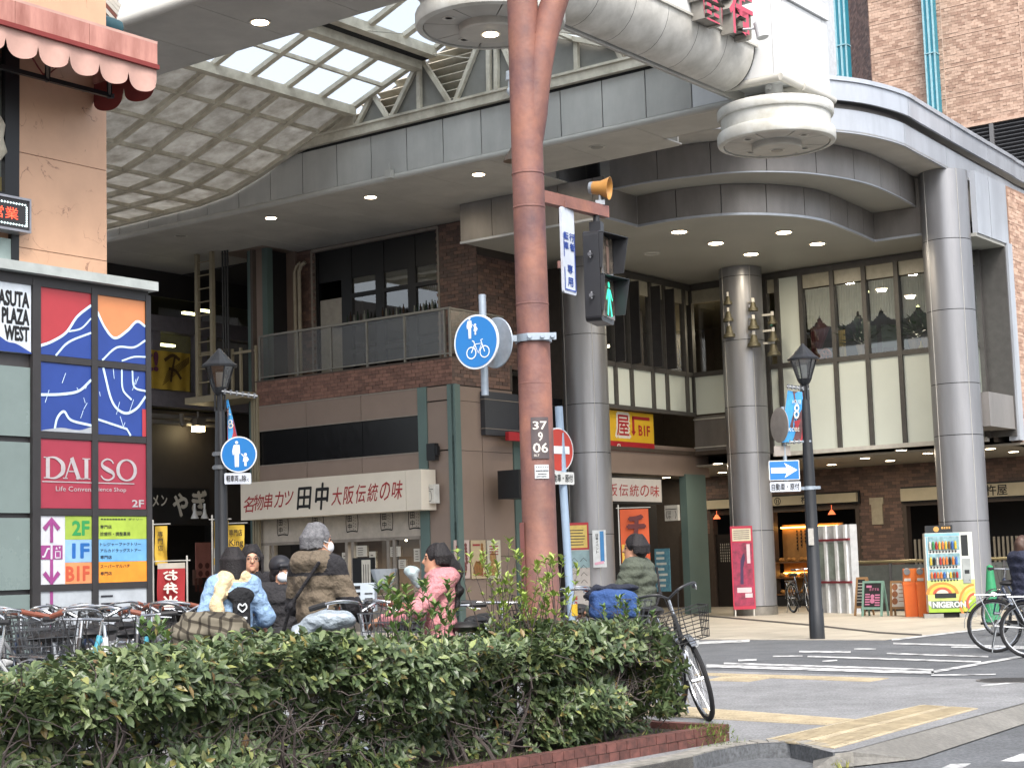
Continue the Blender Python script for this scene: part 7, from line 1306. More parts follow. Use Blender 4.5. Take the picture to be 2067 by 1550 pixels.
mb=MB(); p.poly(mb,[(0,.12),(Wd,.12),(Wd,.42),(Wd*.86,.3),(Wd*.8,.2),(.08,.2),(0,.3)],.004); mb.build('green_border',mat('vend_green','#8fae3a',.5),vm); mb=MB(); p.rect(mb,.06,.2,Wd*.84,.36,.008); mb.build('caption_field',mat('caption_grey','#55645c',.5),vm); mb=MB(); p.text(mb,'NIGERON',.09,.22,Wd*.78,.34,.013,bold=.06); mb.build('lettering',mat('ink_white3','#d2d3cf',.5),vm)
mb=MB(); p.slab(mb,.02,Ht+.0,Wd*.6,Ht+.16,-.1,-.06); mb.build('header_board',mat('panel_dark','#232629',.3),vm); mb=MB()
for i in range(4): p.rect(mb,.36+i*.05,Ht+.08,.395+i*.05,Ht+.13,-.05)
p.disc(mb,.25,Ht+.08,.06,-.05,seg=12); mb.build('header_print',mat('header_gold','#b58a4a',.5),vm)
sp_=Pl(p.p(Wd,.12,0),-Nv,EZ,Xv); mb=MB(); sp_.rect(mb,.05,.05,.57,1.6,.004); mb.build('side_field',mat('side_beige','#b3a692',.5,var=.15,scale=6),vm); mb=MB()
for y in (.2,.55,.9,1.25): 
    for rr in (.2,.14,.08): sp_.line(mb,[(.3+rr*math.cos(a),y+rr*1.1*math.sin(a)) for a in np.linspace(0,math.pi,10)],.03,.006)
mb.build('side_arcs',mat('side_arc','#9c7a5c',.5,var=.3,scale=7),vm)
# orange recycling bins
for j,(x0,x1,l) in enumerate(((1827,1851,'left orange recycling bin with grey hooded top'),(1853,1872,'right orange recycling bin, half behind the vending machine'))):
    A=G(x0,1245); t=thing('recycling_bin',l,'bin',A+A3(.15,0,0),'orange bins beside the vending machine'); k=A[1]/F; Lb=28*k; p=Pl(A,nrm(A3(.985,-.17,0)),EZ); mb=MB(); M_ob=mat('bin_orange','#de6c28',.45,var=.05)
    for y0,y1,i0 in ((0,.72,.02),): vs=[p.p(.025,0,0),p.p(Lb-.025,0,0),p.p(Lb-.025,0,-.4),p.p(.025,0,-.4),p.p(0,.76,.02),p.p(Lb,.76,.02),p.p(Lb,.76,-.42),p.p(0,.76,-.42)]; mb.add(vs,[(0,1,5,4),(1,2,6,5),(2,3,7,6),(3,0,4,7),(0,3,2,1),(4,5,6,7)])
    mb.build('body',M_ob,t); mb=MB(); p.slab(mb,-.01,.7,Lb+.01,.76,-.43,.03); mb.build('rim',M_ob,t); mb=MB(); p.slab(mb,.02,.76,Lb-.02,1.05,-.38,-.05); mb.build('lid',mat('bin_lid','#e27a2c',.4),t); mb=MB()
    for a in np.linspace(0,math.pi,8)[:-1]: pass
    mb.tube([p.p(Lb*.3,1.0,-.05),p.p(Lb*.3,.98,.03)],.07,14); mb.build('hood',mat('hood_grey','#7e8084',.4),t,True); mb=MB(); p.rect(mb,.03,.78,Lb*.55,.84,-.045); mb.build('label',mat('paper_white','#c9c5bb',.8),t)
# a-frame boards
def aframe(label,x0,x1,yt,yb,frame,face,draw,pm,lean=.16,shelf=None):
    A=G(x0,yb); B=G(x1,yb); k=A[1]/F; Hh=(yb-yt)*k; X=nrm((B-A)*A3(1,1,0)); L=np.linalg.norm(B-A); t=thing('menu_board',label,'menu board',(A+B)/2,'menu boards in front of the stair'); N=np.cross(X,EZ); N=N if N[1]<0 else -N
    Yd=nrm(EZ-N*lean); p=Pl(A,X,Yd); mb=MB(); p.slab(mb,0,0,.05,Hh,-.02,.01); p.slab(mb,L-.05,0,L,Hh,-.02,.01); p.slab(mb,.05,Hh-.05,L-.05,Hh,-.02,.01); p.slab(mb,.05,.2*Hh,L-.05,.2*Hh+.05,-.02,.01); mb.build('frame',frame,t); mb=MB(); p.slab(mb,.05,.2*Hh+.05,L-.05,Hh-.05,-.012,0); mb.build('panel',face,t); mb=MB(); draw(p,mb,L,Hh); mb.build('chalk',pm,t); mb=MB(); b=p.p(0,Hh,-.02); Y2=nrm(EZ+N*lean*1.6); q=Pl(A-N*(2*lean*Hh),X,Y2)
    for x in (.025,L-.025): mb.bar(p.p(x,Hh,-.03),A3(*(A-N*2.3*lean*Hh+X*x)[:2],0),.04,.025)
    mb.build('rear_leg',frame,t)
def chalk1(p,mb,L,Hh):
    p.line(mb,[(.2*L,.84*Hh),(.45*L,.84*Hh)],.05,.006); p.text(mb,'おすすめ',.35*L,.72*Hh,.8*L,.8*Hh,.006,bold=.02)
    for j in range(5): p.line(mb,[(.15*L,(.62-.07*j)*Hh),(.38*L,(.62-.07*j)*Hh)],.03,.006); p.line(mb,[(.62*L,(.6-.07*j)*Hh),(.86*L,(.6-.07*j)*Hh)],.03,.006)
    p.disc(mb,.5*L,.56*Hh,.05,.006); p.disc(mb,.5*L,.44*Hh,.06,.006)
aframe('green framed blackboard menu with pink chalk writing',1739,1781,1173,1244,mat('frame_green','#6f8f82',.6),mat('black_board','#1c1a1c',.7),chalk1,mat('chalk_pink','#b56f8c',.8))
def pr2(p,mb,L,Hh):
    for j in range(5): p.line(mb,[(.5*L,(.86-.11*j)*Hh),(.85*L,(.86-.11*j)*Hh)],.015,.006)
    for j in range(3): p.disc(mb,.28*L,(.82-.2*j)*Hh,.075,.006,seg=14)
aframe('wooden framed white menu board with round dish pictures',1797,1832,1173,1243,mat('frame_oak','#8a6a48',.6),mat('menu_white','#bfbcb4',.6),pr2,mat('dish_brown','#8a5a3c',.7,var=.3,scale=20),lean=.1)
def pr3(p,mb,L,Hh):
    for j in range(7): p.line(mb,[(.2*L,(.84-.08*j)*Hh),(.8*L,(.84-.08*j)*Hh)],.018,.006)
aframe('dark chalkboard in a wooden frame behind the green one',1724,1746,1165,1243,mat('frame_oak','#8a6a48',.6),mat('black_board','#1c1a1c',.7),pr3,mat('chalk_white','#a9a79f',.8),lean=.2)
# tall glazed display cabinet
dc=gthing('display_cabinet','tall white and grey display cabinet with three glazed bays and red stripes','cabinet',1690,1238); A=G(1652,1236); B=G(1724,1238); X=nrm((B-A)*A3(1,1,0)); L=np.linalg.norm((B-A)); p=Pl(A,X,EZ); k=A[1]/F; Ht=2.12; M_dcw=mat('cabinet_white','#dcdfe2',.4); M_dcg=mat('cabinet_grey','#b4b7bb',.4)
mb=MB(); p.slab(mb,0,0,L,Ht,-.2,0); mb.build('body',M_dcg,dc); mb=MB()
for x in (.0,.3,.6,.86): p.slab(mb,x*L,0,x*L+.1,Ht,0,.05)
mb.build('post',M_dcw,dc); mb=MB(); p.slab(mb,0,Ht-.38,L,Ht-.33,0,.055); p.slab(mb,0,.72,L,.77,0,.055); mb.build('red_stripe',mat('stripe_red','#7c2b36',.5),dc)
for x0,x1 in ((.07,.29),(.37,.59),(.67,.85)): mb=MB(); p.slab(mb,x0*L,.8,x1*L,Ht-.42,0,.01); mb.build('glass_door',mat('cab_glass','#8b958f',.1,var=.2,scale=4),dc)
# green cone
gc=gthing('green_cone','tall green plastic sign stand behind the right hand bicycle wheel','cone',2005,1258); b=G(2005,1260); mb=MB(); mb.lathe(b,[(.24,0),(.24,.05),(.16,.06)],4); mb.build('base',M_joint,gc); mb=MB(); mb.lathe(b+EZ*.05,[(.16,0),(.09,.75),(.06,1.05),(.0,1.08)],10); mb.build('body',mat('cone_green','#2e8a5c',.45),gc,True)
# ---------------------------------------------------------------- bicycles
M_tyre=mat('tyre_black','#17171a',.75); M_rim=mat('rim_steel','#a9acb0',.25,metal=.85); M_chr=mat('chrome','#b3b6ba',.2,metal=.9); M_bsk=mat('basket_wire','#5c5f63',.4,metal=.5); M_bskb=mat('basket_black','#1d1e20',.5); M_sad=mat('saddle_black','#1e1d1e',.5); M_sadb=mat('saddle_tan','#8a5c3c',.55); M_grip=mat('grip_black','#222224',.6); M_gripb=mat('grip_brown','#7a4636',.6)
def wheel_parts(par,x,fend,axis=(0,1,0)):
    R=.335; c=A3(x,0,R); mb=MB(); mb.torus(c,R-.045,.012,axis,28,5); w_=mb.build('wheel',M_rim,par,True); mb=MB(); mb.torus(c,R-.02,.02,axis,28,7); mb.build('tyre',M_tyre,w_,True); mb=MB()
    for i in range(18): a=2*math.pi*i/18; d=A3(math.cos(a),0,math.sin(a)); mb.bar(c+d*.02+A3(0,.025*(-1)**i,0),c+d*(R-.05),.003,.003,upv=(0,1,0))
    mb.tube([c-A3(0,.05,0),c+A3(0,.05,0)],.02,8); mb.build('spokes',M_chr,w_)
def bike(label,col,basket='wire',saddle=None,grip=None,fend=None,rear_basket=False,kl=None,group='parked bicycles behind the hedge',bar='swept'):
    o=thing('bicycle',label,'bicycle',(0,0,0),group); fm=mat('bike_'+col.strip('#'),col,.3,coat=.4,var=.05); fend=fend or M_chr
    xr,xf=-.53,.55; hd=A3(.36,0,.86); hb=A3(.41,0,.66); bb=A3(-.1,0,.29); st=A3(-.24,0,.74)
    mb=MB(); mb.tube([hd,hb],.02,8); mb.tube(spl([hb+A3(-.01,0,.06),A3(.2,0,.44),bb],5),.019,8); mb.tube([hd-A3(0,0,.02),A3(.15,0,.58),A3(-.14,0,.44)],.014,8); mb.tube([bb,st],.017,8)
    for s in(-1,1): mb.tube([bb+A3(0,.02*s,0),A3(xr,.06*s,.335)],.01,6); mb.tube([st-A3(0,0,.12),A3(xr,.06*s,.335)],.008,6)
    mb.build('frame',fm,o,True); mb=MB()
    for s in(-1,1): mb.tube([hb+A3(0,.035*s,-.0),A3(xf-.05,.05*s,.5),A3(xf,.05*s,.335)],.012,6)
    mb.build('fork',fm,o,True); wheel_parts(o,xr,fend); wheel_parts(o,xf,fend)
    for x,a0,a1 in((xr,.0,2.6),(xf,.9,3.0)): 
        mb=MB(); mb.torus(A3(x,0,.335),.36,.022,(0,1,0),16,5,a0=-a1-.0 if False else 0,a1=1) if False else None
        pts=[A3(x+.365*math.cos(t),0,.335+.365*math.sin(t)) for t in np.linspace(a0 if x==xf else .35,a1+ (.6 if x==xr else .2),14)]; mb=MB()
        for i in range(13): mb.bar(pts[i],pts[i+1],.05,.008)
        mb.build('mudguard',fend,o)
    mb=MB(); mb.tube([st-A3(0,0,.06),st+A3(-.03,0,.1)],.013,8); mb.build('seat_post',M_chr,o,True); mb=MB(); mb.tube([hd,hd+A3(-.02,0,.12)],.013,8); mb.build('stem',M_chr,o,True)
    mb=MB(); sp=st+A3(-.04,0,.12); mb.ell(sp+A3(-.04,0,.0),.13,.09,.04,12,6); mb.ell(sp+A3(.08,0,.0),.09,.035,.03,10,6); mb.build('saddle',saddle or M_sad,o,True)
    top=hd+A3(-.02,0,.13); mb=MB(); hl=[]
    for s in(-1,1): pts=spl([top,top+A3(.05,.1*s,.06),top+A3(-.02,.24*s,.07),top+A3(-.19,.28*s,.03)],4) if bar=='swept' else spl([top,top+A3(.03,.15*s,.0),top+A3(.0,.29*s,.0)],4); mb.tube(pts,.011,8); hl.append(pts[-1]-pts[-4]); hl.append(pts[-1])
    h=mb.build('handlebar',M_chr,o,True)
    for i in(0,2): d=nrm(hl[i]); e=hl[i+1]; mb=MB(); mb.tube([e-d*.1,e+d*.02],.019,8); mb.build('grip',grip or M_grip,h,True); mb=MB(); mb.tube([e-d*.12,e-d*.09+A3(.03,0,-.02),e-d*.01+A3(.04,0,-.03)],.006,5); mb.build('brake_lever',M_chr,h)
    mb=MB(); mb.tube([top+A3(.04,.1,.05),top+A3(.14,.06,.06),top+A3(.12,.02,-.12),hb],.004,5); mb.tube([top+A3(.04,-.1,.05),top+A3(.15,-.07,.03),hb+A3(0,0,.05),bb],.004,5); mb.build('brake_cable',M_grip,o)
    if basket:
        m=M_bskb if basket=='black' else M_bsk; mb=MB(); c=A3(.6,0,.74) if kl is None else A3(.64,0,kl); n=6
        for z,sx,sy in((0,.11,.14),(.06,.12,.15),(.12,.13,.165),(.18,.14,.175),(.24,.15,.185)):
            q=[c+A3(sx,sy,z),c+A3(-sx,sy,z),c+A3(-sx,-sy,z),c+A3(sx,-sy,z)]
            for i in range(4): mb.bar(q[i],q[(i+1)%4],.007 if z<.2 else .012,.007)
        for i in range(n):
            t=i/(n-1)*2-1
            for s in(-1,1): mb.bar(c+A3(.11*s,.14*t,0),c+A3(.15*s,.185*t,.24),.004,.004,upv=(0,1,0)); mb.bar(c+A3(.11*t,.14*s,0),c+A3(.15*t,.185*s,.24),.005,.005,upv=(1,0,0))
        for i in range(6): y=-.14+.056*i; mb.bar(c+A3(-.11,y,0),c+A3(.11,y,0),.005,.005)
        mb.build('basket',m,o)
    mb=MB()
    for s in(-1,1): mb.tube([A3(-.3,.05*s,.72),A3(-.75,.06*s,.72)],.008,6); mb.tube([A3(-.7,.06*s,.72),A3(xr,.07*s,.335)],.006,6)
    for i in range(4): mb.bar(A3(-.38-.1*i,-.06,.725),A3(-.38-.1*i,.06,.725),.012,.006)
    mb.build('carrier',M_chr,o)
    mb=MB(); mb.lathe(bb-A3(0,-.045,0),[(.09,-.006),(.09,.006)],16,axis=(0,1,0)); mb.bar(bb+A3(0,-.07,0),bb+A3(.1,-.07,-.13),.014,.02); mb.bar(bb+A3(0,.07,0),bb+A3(-.1,.07,.13),.014,.02); mb.lbox(.06,.14,-.15,-.07,.15,.175); mb.lbox(-.24,-.16,.07,.15,.41,.435); mb.bar(bb+A3(.05,.055,.06),A3(xr,.055,.38),.004,.05); mb.build('crank',M_sad,o)
    mb=MB(); mb.tube([A3(xr+.02,.1,.32),A3(xr-.05,.14,.02)],.009,6); mb.tube([A3(xr+.02,-.1,.32),A3(xr-.05,-.14,.02)],.009,6); mb.build('stand',M_chr,o)
    mb=MB(); mb.lathe(A3(xf-.02,.06,.62),[(.02,-.06),(.035,-.01),(.038,.02)],12,axis=(1,0,0)); mb.build('headlight',mat('lens_clear','#c9cbcc',.15),o,True)
    if rear_basket:
        mb=MB(); mb.obox((-.55,0,.86),(.17,0,0),(0,.14,0),(0,0,.12)); mb.build('rear_box',mat('crate_blue','#9fb4c8',.5,var=.2,scale=9),o)
    return o
def put(o,x,y,head,lean=0.,z=0.):
    o.scale=(1.1,1.1,1.1); o.location=(x,y,z); hx,hy=head; a=math.atan2(hy,hx); o.rotation_euler=(Matrix.Rotation(a,3,'Z')@Matrix.Rotation(lean,3,'X')).to_euler()
def bx_(px,Y): return float(PD(px,1200,Y)[0])
bikes={c:bike('tmp',col,**k) for c,col,k in (('silver','#a3a6aa',{}),('black','#1f2024',dict(basket=None,bar='flat')),('white','#cdd0d2',dict(basket=None,fend=mat('mud_white','#cdd2d8',.3),grip=M_gripb)),('blue','#4fa6bd',dict(basket=None,saddle=M_sadb,grip=M_gripb)),('plum','#5a2430',dict(basket='black',grip=M_gripb)),('navy','#28344c',dict(basket=None,bar='flat')),('grey','#8d9094',dict(basket=None,grip=M_gripb)),('dark','#2b2c30',dict(basket='black')))}
used=set()
def place(kind,px,Y,head,label,lean=.05,group='parked bicycles behind the hedge',x=None):
    o=bikes[kind] if kind not in used else copy_tree(bikes[kind]); used.add(kind); o['label']=label
    if group: o['group']=group
    elif 'group' in o: del o['group']
    put(o,bx_(px,Y) if x is None else x,Y,head,lean); return o
for a in [('black',30,12.9,(-.5,-.87),'black bicycle with the thick dark handlebar, far left of the parked row'),('grey',95,13.5,(-.75,-.66),'grey bicycle without basket in front of the frosted panes'),('white',150,12.8,(.75,-.66),'white framed bicycle with a white mudguard and brown grips, left of the hedge'),('black',215,13.0,(-.3,-.95),'black bicycle with a broad handlebar below the store panel'),('blue',300,13.3,(-.9,-.45),'turquoise bicycle with a tan saddle in front of the floor guide'),('navy',270,14.2,(-.9,-.4),'navy bicycle seen from the side below the orange guide row'),('plum',345,14.1,(.4,-.92),'plum bicycle with brown grips in front of the red flag'),
    ('dark',20,14.8,(.5,-.87),'dark bicycle with a black basket at the back left against the frosted panes'),('navy',110,15.0,(-.6,-.8),'navy bicycle without basket behind the silver row'),('silver',190,15.2,(-.5,-.87),'silver bicycle with basket before the lower white panel'),('white',250,15.6,(-.2,-.98),'white bicycle behind the store panel bikes'),('black',300,15.8,(.3,-.95),'black basket bicycle at the right end of the floor guide'),('blue',375,14.8,(-.6,-.8),'turquoise bicycle beside the woman in blue'),
    ('white',60,13.2,(-.6,-.8),'white bicycle with brown grips in front of the frosted panes'),('silver',175,13.9,(-.3,-.95),'silver basket bicycle between the two dark front row bicycles'),('silver',238,13.5,(-.55,-.83),'silver basket bicycle right under the magenta arrow panel'),('black',330,13.5,(-.2,-.98),'black flat bar bicycle nearest the plaid blanket'),('grey',400,14.3,(-.7,-.7),'grey bicycle half behind the woman in blue'),
    ('silver',640,12.35,(.85,-.5),'silver bicycle held by the grey haired man'),('white',770,12.9,(-.8,.55),'white bicycle beside the low white crate'),('white',850,12.4,(-.97,-.2),'white bicycle held by the woman in pink'),('black',935,13.6,(-.3,-.95),'black bicycle behind the woman in pink'),('navy',985,14.2,(.2,-.95),'navy bicycle left of the tall shoots'),('plum',1165,15.2,(-.5,-.86),'plum bicycle with a dark basket beside the no entry post'),('silver',1150,16.4,(-.3,-.95),'silver bicycle in front of the notice board'),('silver',1120,14.4,(.8,-.6),'silver bicycle with the blue covered basket'),('black',1285,15.5,(-.38,.92),'black bicycle under the man in the puffer jacket')]:
    kind,px,Y,head,lab=a; place(kind,px,Y,head,lab,lean=random.uniform(-.06,.06))
bikes['leaning']=_lb=bike('tmp','#1f2024',basket='black',kl=.66,grip=mat('grip_grey','#4a4f58',.6))
for _c in _lb.children:
    if _c.name.startswith('handlebar'): _c.data.materials[0]=mat('bar_dark','#2c2e32',.35)
place('leaning',0,15.05,(.15,-.99),'black bicycle with a black mesh basket leaning at the end of the hedge',lean=.24,group=None,x=1.53)
place('black',1618,40.5,(.2,-.95),'small dark bicycle parked at the bakery by the middle column',group=None)
o=place('silver',2093,22.6,(.96,-.25),'silver bicycle under the rider at the right edge',group='bicycles at the right edge'); place('silver',2168,21.2,(.96,-.28),'nearest silver bicycle cut by the right edge, rear wheel showing',group='bicycles at the right edge'); place('navy',2058,26.5,(-.4,.9),'bicycle standing beyond the green cone',group='bicycles at the right edge')
# ---------------------------------------------------------------- soft bodies: signed distance fields turned into one surface
def sd_mesh(pr,vox,noise=0.):
    lo=np.full(3,1e9); hi=-lo
    for q in pr:
        if q['t']=='cap': r=max(q['ra'],q['rb']); P=np.array([q['a'],q['b']],float); l,h=P.min(0)-r,P.max(0)+r
        else: r=np.max(q['r']); l,h=np.array(q['c'])-r,np.array(q['c'])+r
        if not q.get('sub'): lo=np.minimum(lo,l); hi=np.maximum(hi,h)
    lo-=vox*3; hi+=vox*3; n=np.ceil((hi-lo)/vox).astype(int)+1
    g=np.stack(np.meshgrid(*[lo[i]+vox*np.arange(n[i]) for i in range(3)],indexing='ij'),-1)
    def dist(q,p):
        if q['t']=='cap':
            a,b=np.array(q['a'],float),np.array(q['b'],float); ba=b-a; L=max(ba@ba,1e-9); t=np.clip(((p-a)@ba)/L,0,1); d=np.linalg.norm(p-a-t[...,None]*ba,axis=-1)-(q['ra']+(q['rb']-q['ra'])*t)
        else:
            w=p-np.array(q['c'],float)
            if q.get('M') is not None: w=w@np.array(q['M'])
            r=np.array(q['r'],float); k0=np.linalg.norm(w/r,axis=-1); k1=np.linalg.norm(w/r**2,axis=-1); d=k0*(k0-1)/np.maximum(k1,1e-6)
        if q.get('puff'): d=d-.013*np.abs(np.sin(math.pi*p[...,2]/q['puff']))+.006
        if q.get('wr'): d=d+q['wr']*(np.sin(p[...,2]*31+p[...,0]*23)*np.sin(p[...,0]*19-p[...,2]*13+2*p[...,1])+.6*np.sin(p[...,2]*55+p[...,1]*40))
        return d
    D=None
    for q in pr:
        # evaluate only near the primitive
        if q['t']=='cap': r=max(q['ra'],q['rb'])+.09; P=np.array([q['a'],q['b']],float); l,h=P.min(0)-r,P.max(0)+r
        else: r=np.max(q['r'])+.09; l,h=np.array(q['c'])-r,np.array(q['c'])+r
        i0=np.clip(((l-lo)/vox).astype(int),0,n-1); i1=np.clip(((h-lo)/vox).astype(int)+2,1,n); sl=tuple(slice(a,b) for a,b in zip(i0,i1))
        if D is None: D=np.full(n,.5)
        if any(a>=b for a,b in zip(i0,i1)): continue
        d=dist(q,g[sl]); A=D[sl]
        if q.get('sub'): D[sl]=np.maximum(A,-d)
        else: k=q.get('k',.035); h_=np.maximum(k-np.abs(A-d),0)/k; D[sl]=np.minimum(A,d)-h_*h_*k*.25
    s=D<0; c=np.zeros(tuple(n-1),int)
    for dx in(0,1):
        for dy in(0,1):
            for dz in(0,1): c+=s[dx:n[0]-1+dx,dy:n[1]-1+dy,dz:n[2]-1+dz]
    act=(c>0)&(c<8); idx=np.full(act.shape,-1); ids=np.argwhere(act); idx[act]=np.arange(len(ids)); acc=np.zeros((len(ids),3)); cnt=np.zeros(len(ids))
    cor=[(x,y,z) for x in(0,1) for y in(0,1) for z in(0,1)]
    for a in cor:
        for ax in range(3):
            if a[ax]: continue
            b=list(a); b[ax]=1; ia=tuple((ids+np.array(a)).T); ib=tuple((ids+np.array(b)).T); da,db=D[ia],D[ib]; m=(da<0)!=(db<0); t=np.where(m,da/np.where(np.abs(da-db)<1e-12,1,da-db),0); pt=np.array(a)+t[:,None]*(np.array(b)-np.array(a)); acc[m]+=pt[m]; cnt[m]+=1
    V=lo+vox*(ids+acc/cnt[:,None]); Fs=[]
    for ax in range(3):
        sh=[slice(None)]*3; sl0=list(sh); sl1=list(sh); sl0[ax]=slice(0,-1); sl1[ax]=slice(1,None); m=s[tuple(sl0)]!=s[tuple(sl1)]; e=np.argwhere(m); o1,o2=[i for i in range(3) if i!=ax]
        ok=(e[:,o1]>0)&(e[:,o2]>0)&(e[:,o1]<n[o1]-1)&(e[:,o2]<n[o2]-1); e=e[ok]; q=[]
        for d1,d2 in((0,0),(-1,0),(-1,-1),(0,-1)): f=e.copy(); f[:,o1]+=d1; f[:,o2]+=d2; q.append(idx[tuple(f.T)])
        q=np.stack(q,1); ins=s[tuple(e.T)]; fl=ins if ax!=1 else ~ins; q[~fl]=q[~fl][:,::-1]; Fs.append(q)
    Fc=np.concatenate(Fs); Fc=Fc[(Fc>=0).all(1)]
    cen=V[Fc].mean(1); best=np.full(len(cen),1e9); mi=np.zeros(len(cen),int)
    for q in pr:
        if q.get('sub'): continue
        d=dist(q,cen)-q.get('pri',0); m=d<best; best[m]=d[m]; mi[m]=q.get('m',0)
    return V,Fc,mi
def sd_obj(name,pr,vox,mats,parent=None,matfn=None):
    V,Fc,mi=sd_mesh(pr,vox)
    if matfn: mi=matfn(V[Fc].mean(1),mi)
    me=bpy.data.meshes.new(name); me.vertices.add(len(V)); me.vertices.foreach_set('co',V.astype(np.float32).ravel()); me.loops.add(Fc.size); me.loops.foreach_set('vertex_index',Fc.astype(np.int32).ravel()); me.polygons.add(len(Fc)); me.polygons.foreach_set('loop_start',np.arange(0,Fc.size,4,dtype=np.int32)); me.polygons.foreach_set('use_smooth',np.ones(len(Fc),bool))
    for m in mats: me.materials.append(m)
    me.polygons.foreach_set('material_index',mi.astype(np.int32)); me.update(calc_edges=True); o=bpy.data.objects.new(name,me); S.collection.objects.link(o); o.parent=parent; return o
cap=lambda a,b,ra,rb=None,m=0,**k:dict(t='cap',a=a,b=b,ra=ra,rb=ra if rb is None else rb,m=m,**k)
ell=lambda c,r,m=0,**k:dict(t='ell',c=c,r=r,m=m,**k)
def hand(w_,d,side,m=0):      # palm, four unequal curled fingers, thumb
    w_=np.array(w_,float); d=nrm(d); sd=nrm(np.cross(d,(0,0,1)))*side; up=np.cross(sd,d)*side; pr=[ell(w_+d*.045,(.04,.04,.03),m,k=.02)]; pr=[cap(w_,w_+d*.07,.026,.032,m,k=.02)]
    for i,l in enumerate((.06,.072,.066,.05)): b=w_+d*.075+sd*(.033-.022*i); k=b+d*l*.5; pr+=[cap(b,k,.011,.0105,m,k=.006),cap(k,k+d*l*.35-EZ*l*.5,.0105,.009,m,k=.006)]
    t=w_+d*.025+sd*.035; pr+=[cap(t,t+sd*.025+d*.03,.013,.011,m,k=.01),cap(t+sd*.025+d*.03,t+sd*.02+d*.06-EZ*.015,.011,.009,m,k=.006)]; return pr
SKIN=mat('skin','#b98a70',.5,var=.06,scale=8); M_hairb=mat('hair_black','#1e1a1c',.55,var=.4,scale=60,bump=.9,bscale=90,spec=.35,streak=.12,dark='#0e0d0f'); M_hairg=mat('hair_grey','#6d6d70',.7,var=.3,scale=26,dark='#48484c',bump=.9,bscale=80,spec=.25); M_eye=mat('eye_dark','#1c1716',.3); M_lip=mat('lip','#9a5a52',.5)
def locks(T,n,length,r0=.017,front=.5,seed=3):
    g=np.random.default_rng(seed); pr=[]
    for i in range(n):
        a=math.pi*(.5+front)+(2*math.pi-2*math.pi*front)*(i+g.uniform(-.4,.4))/n; x,y=math.cos(a),math.sin(a); L=length*g.uniform(.85,1.12); b=T(x*.045,y*.055-.01,.115+g.uniform(-.01,.01)); c=T(x*.098,y*.115-.01,.02); d=T(x*.1,y*.115-.015,-L); pr+=[cap(b,c,r0*.8,r0,0,k=.012),cap(c,d,r0,r0*.45,0,k=.012)]
    return pr
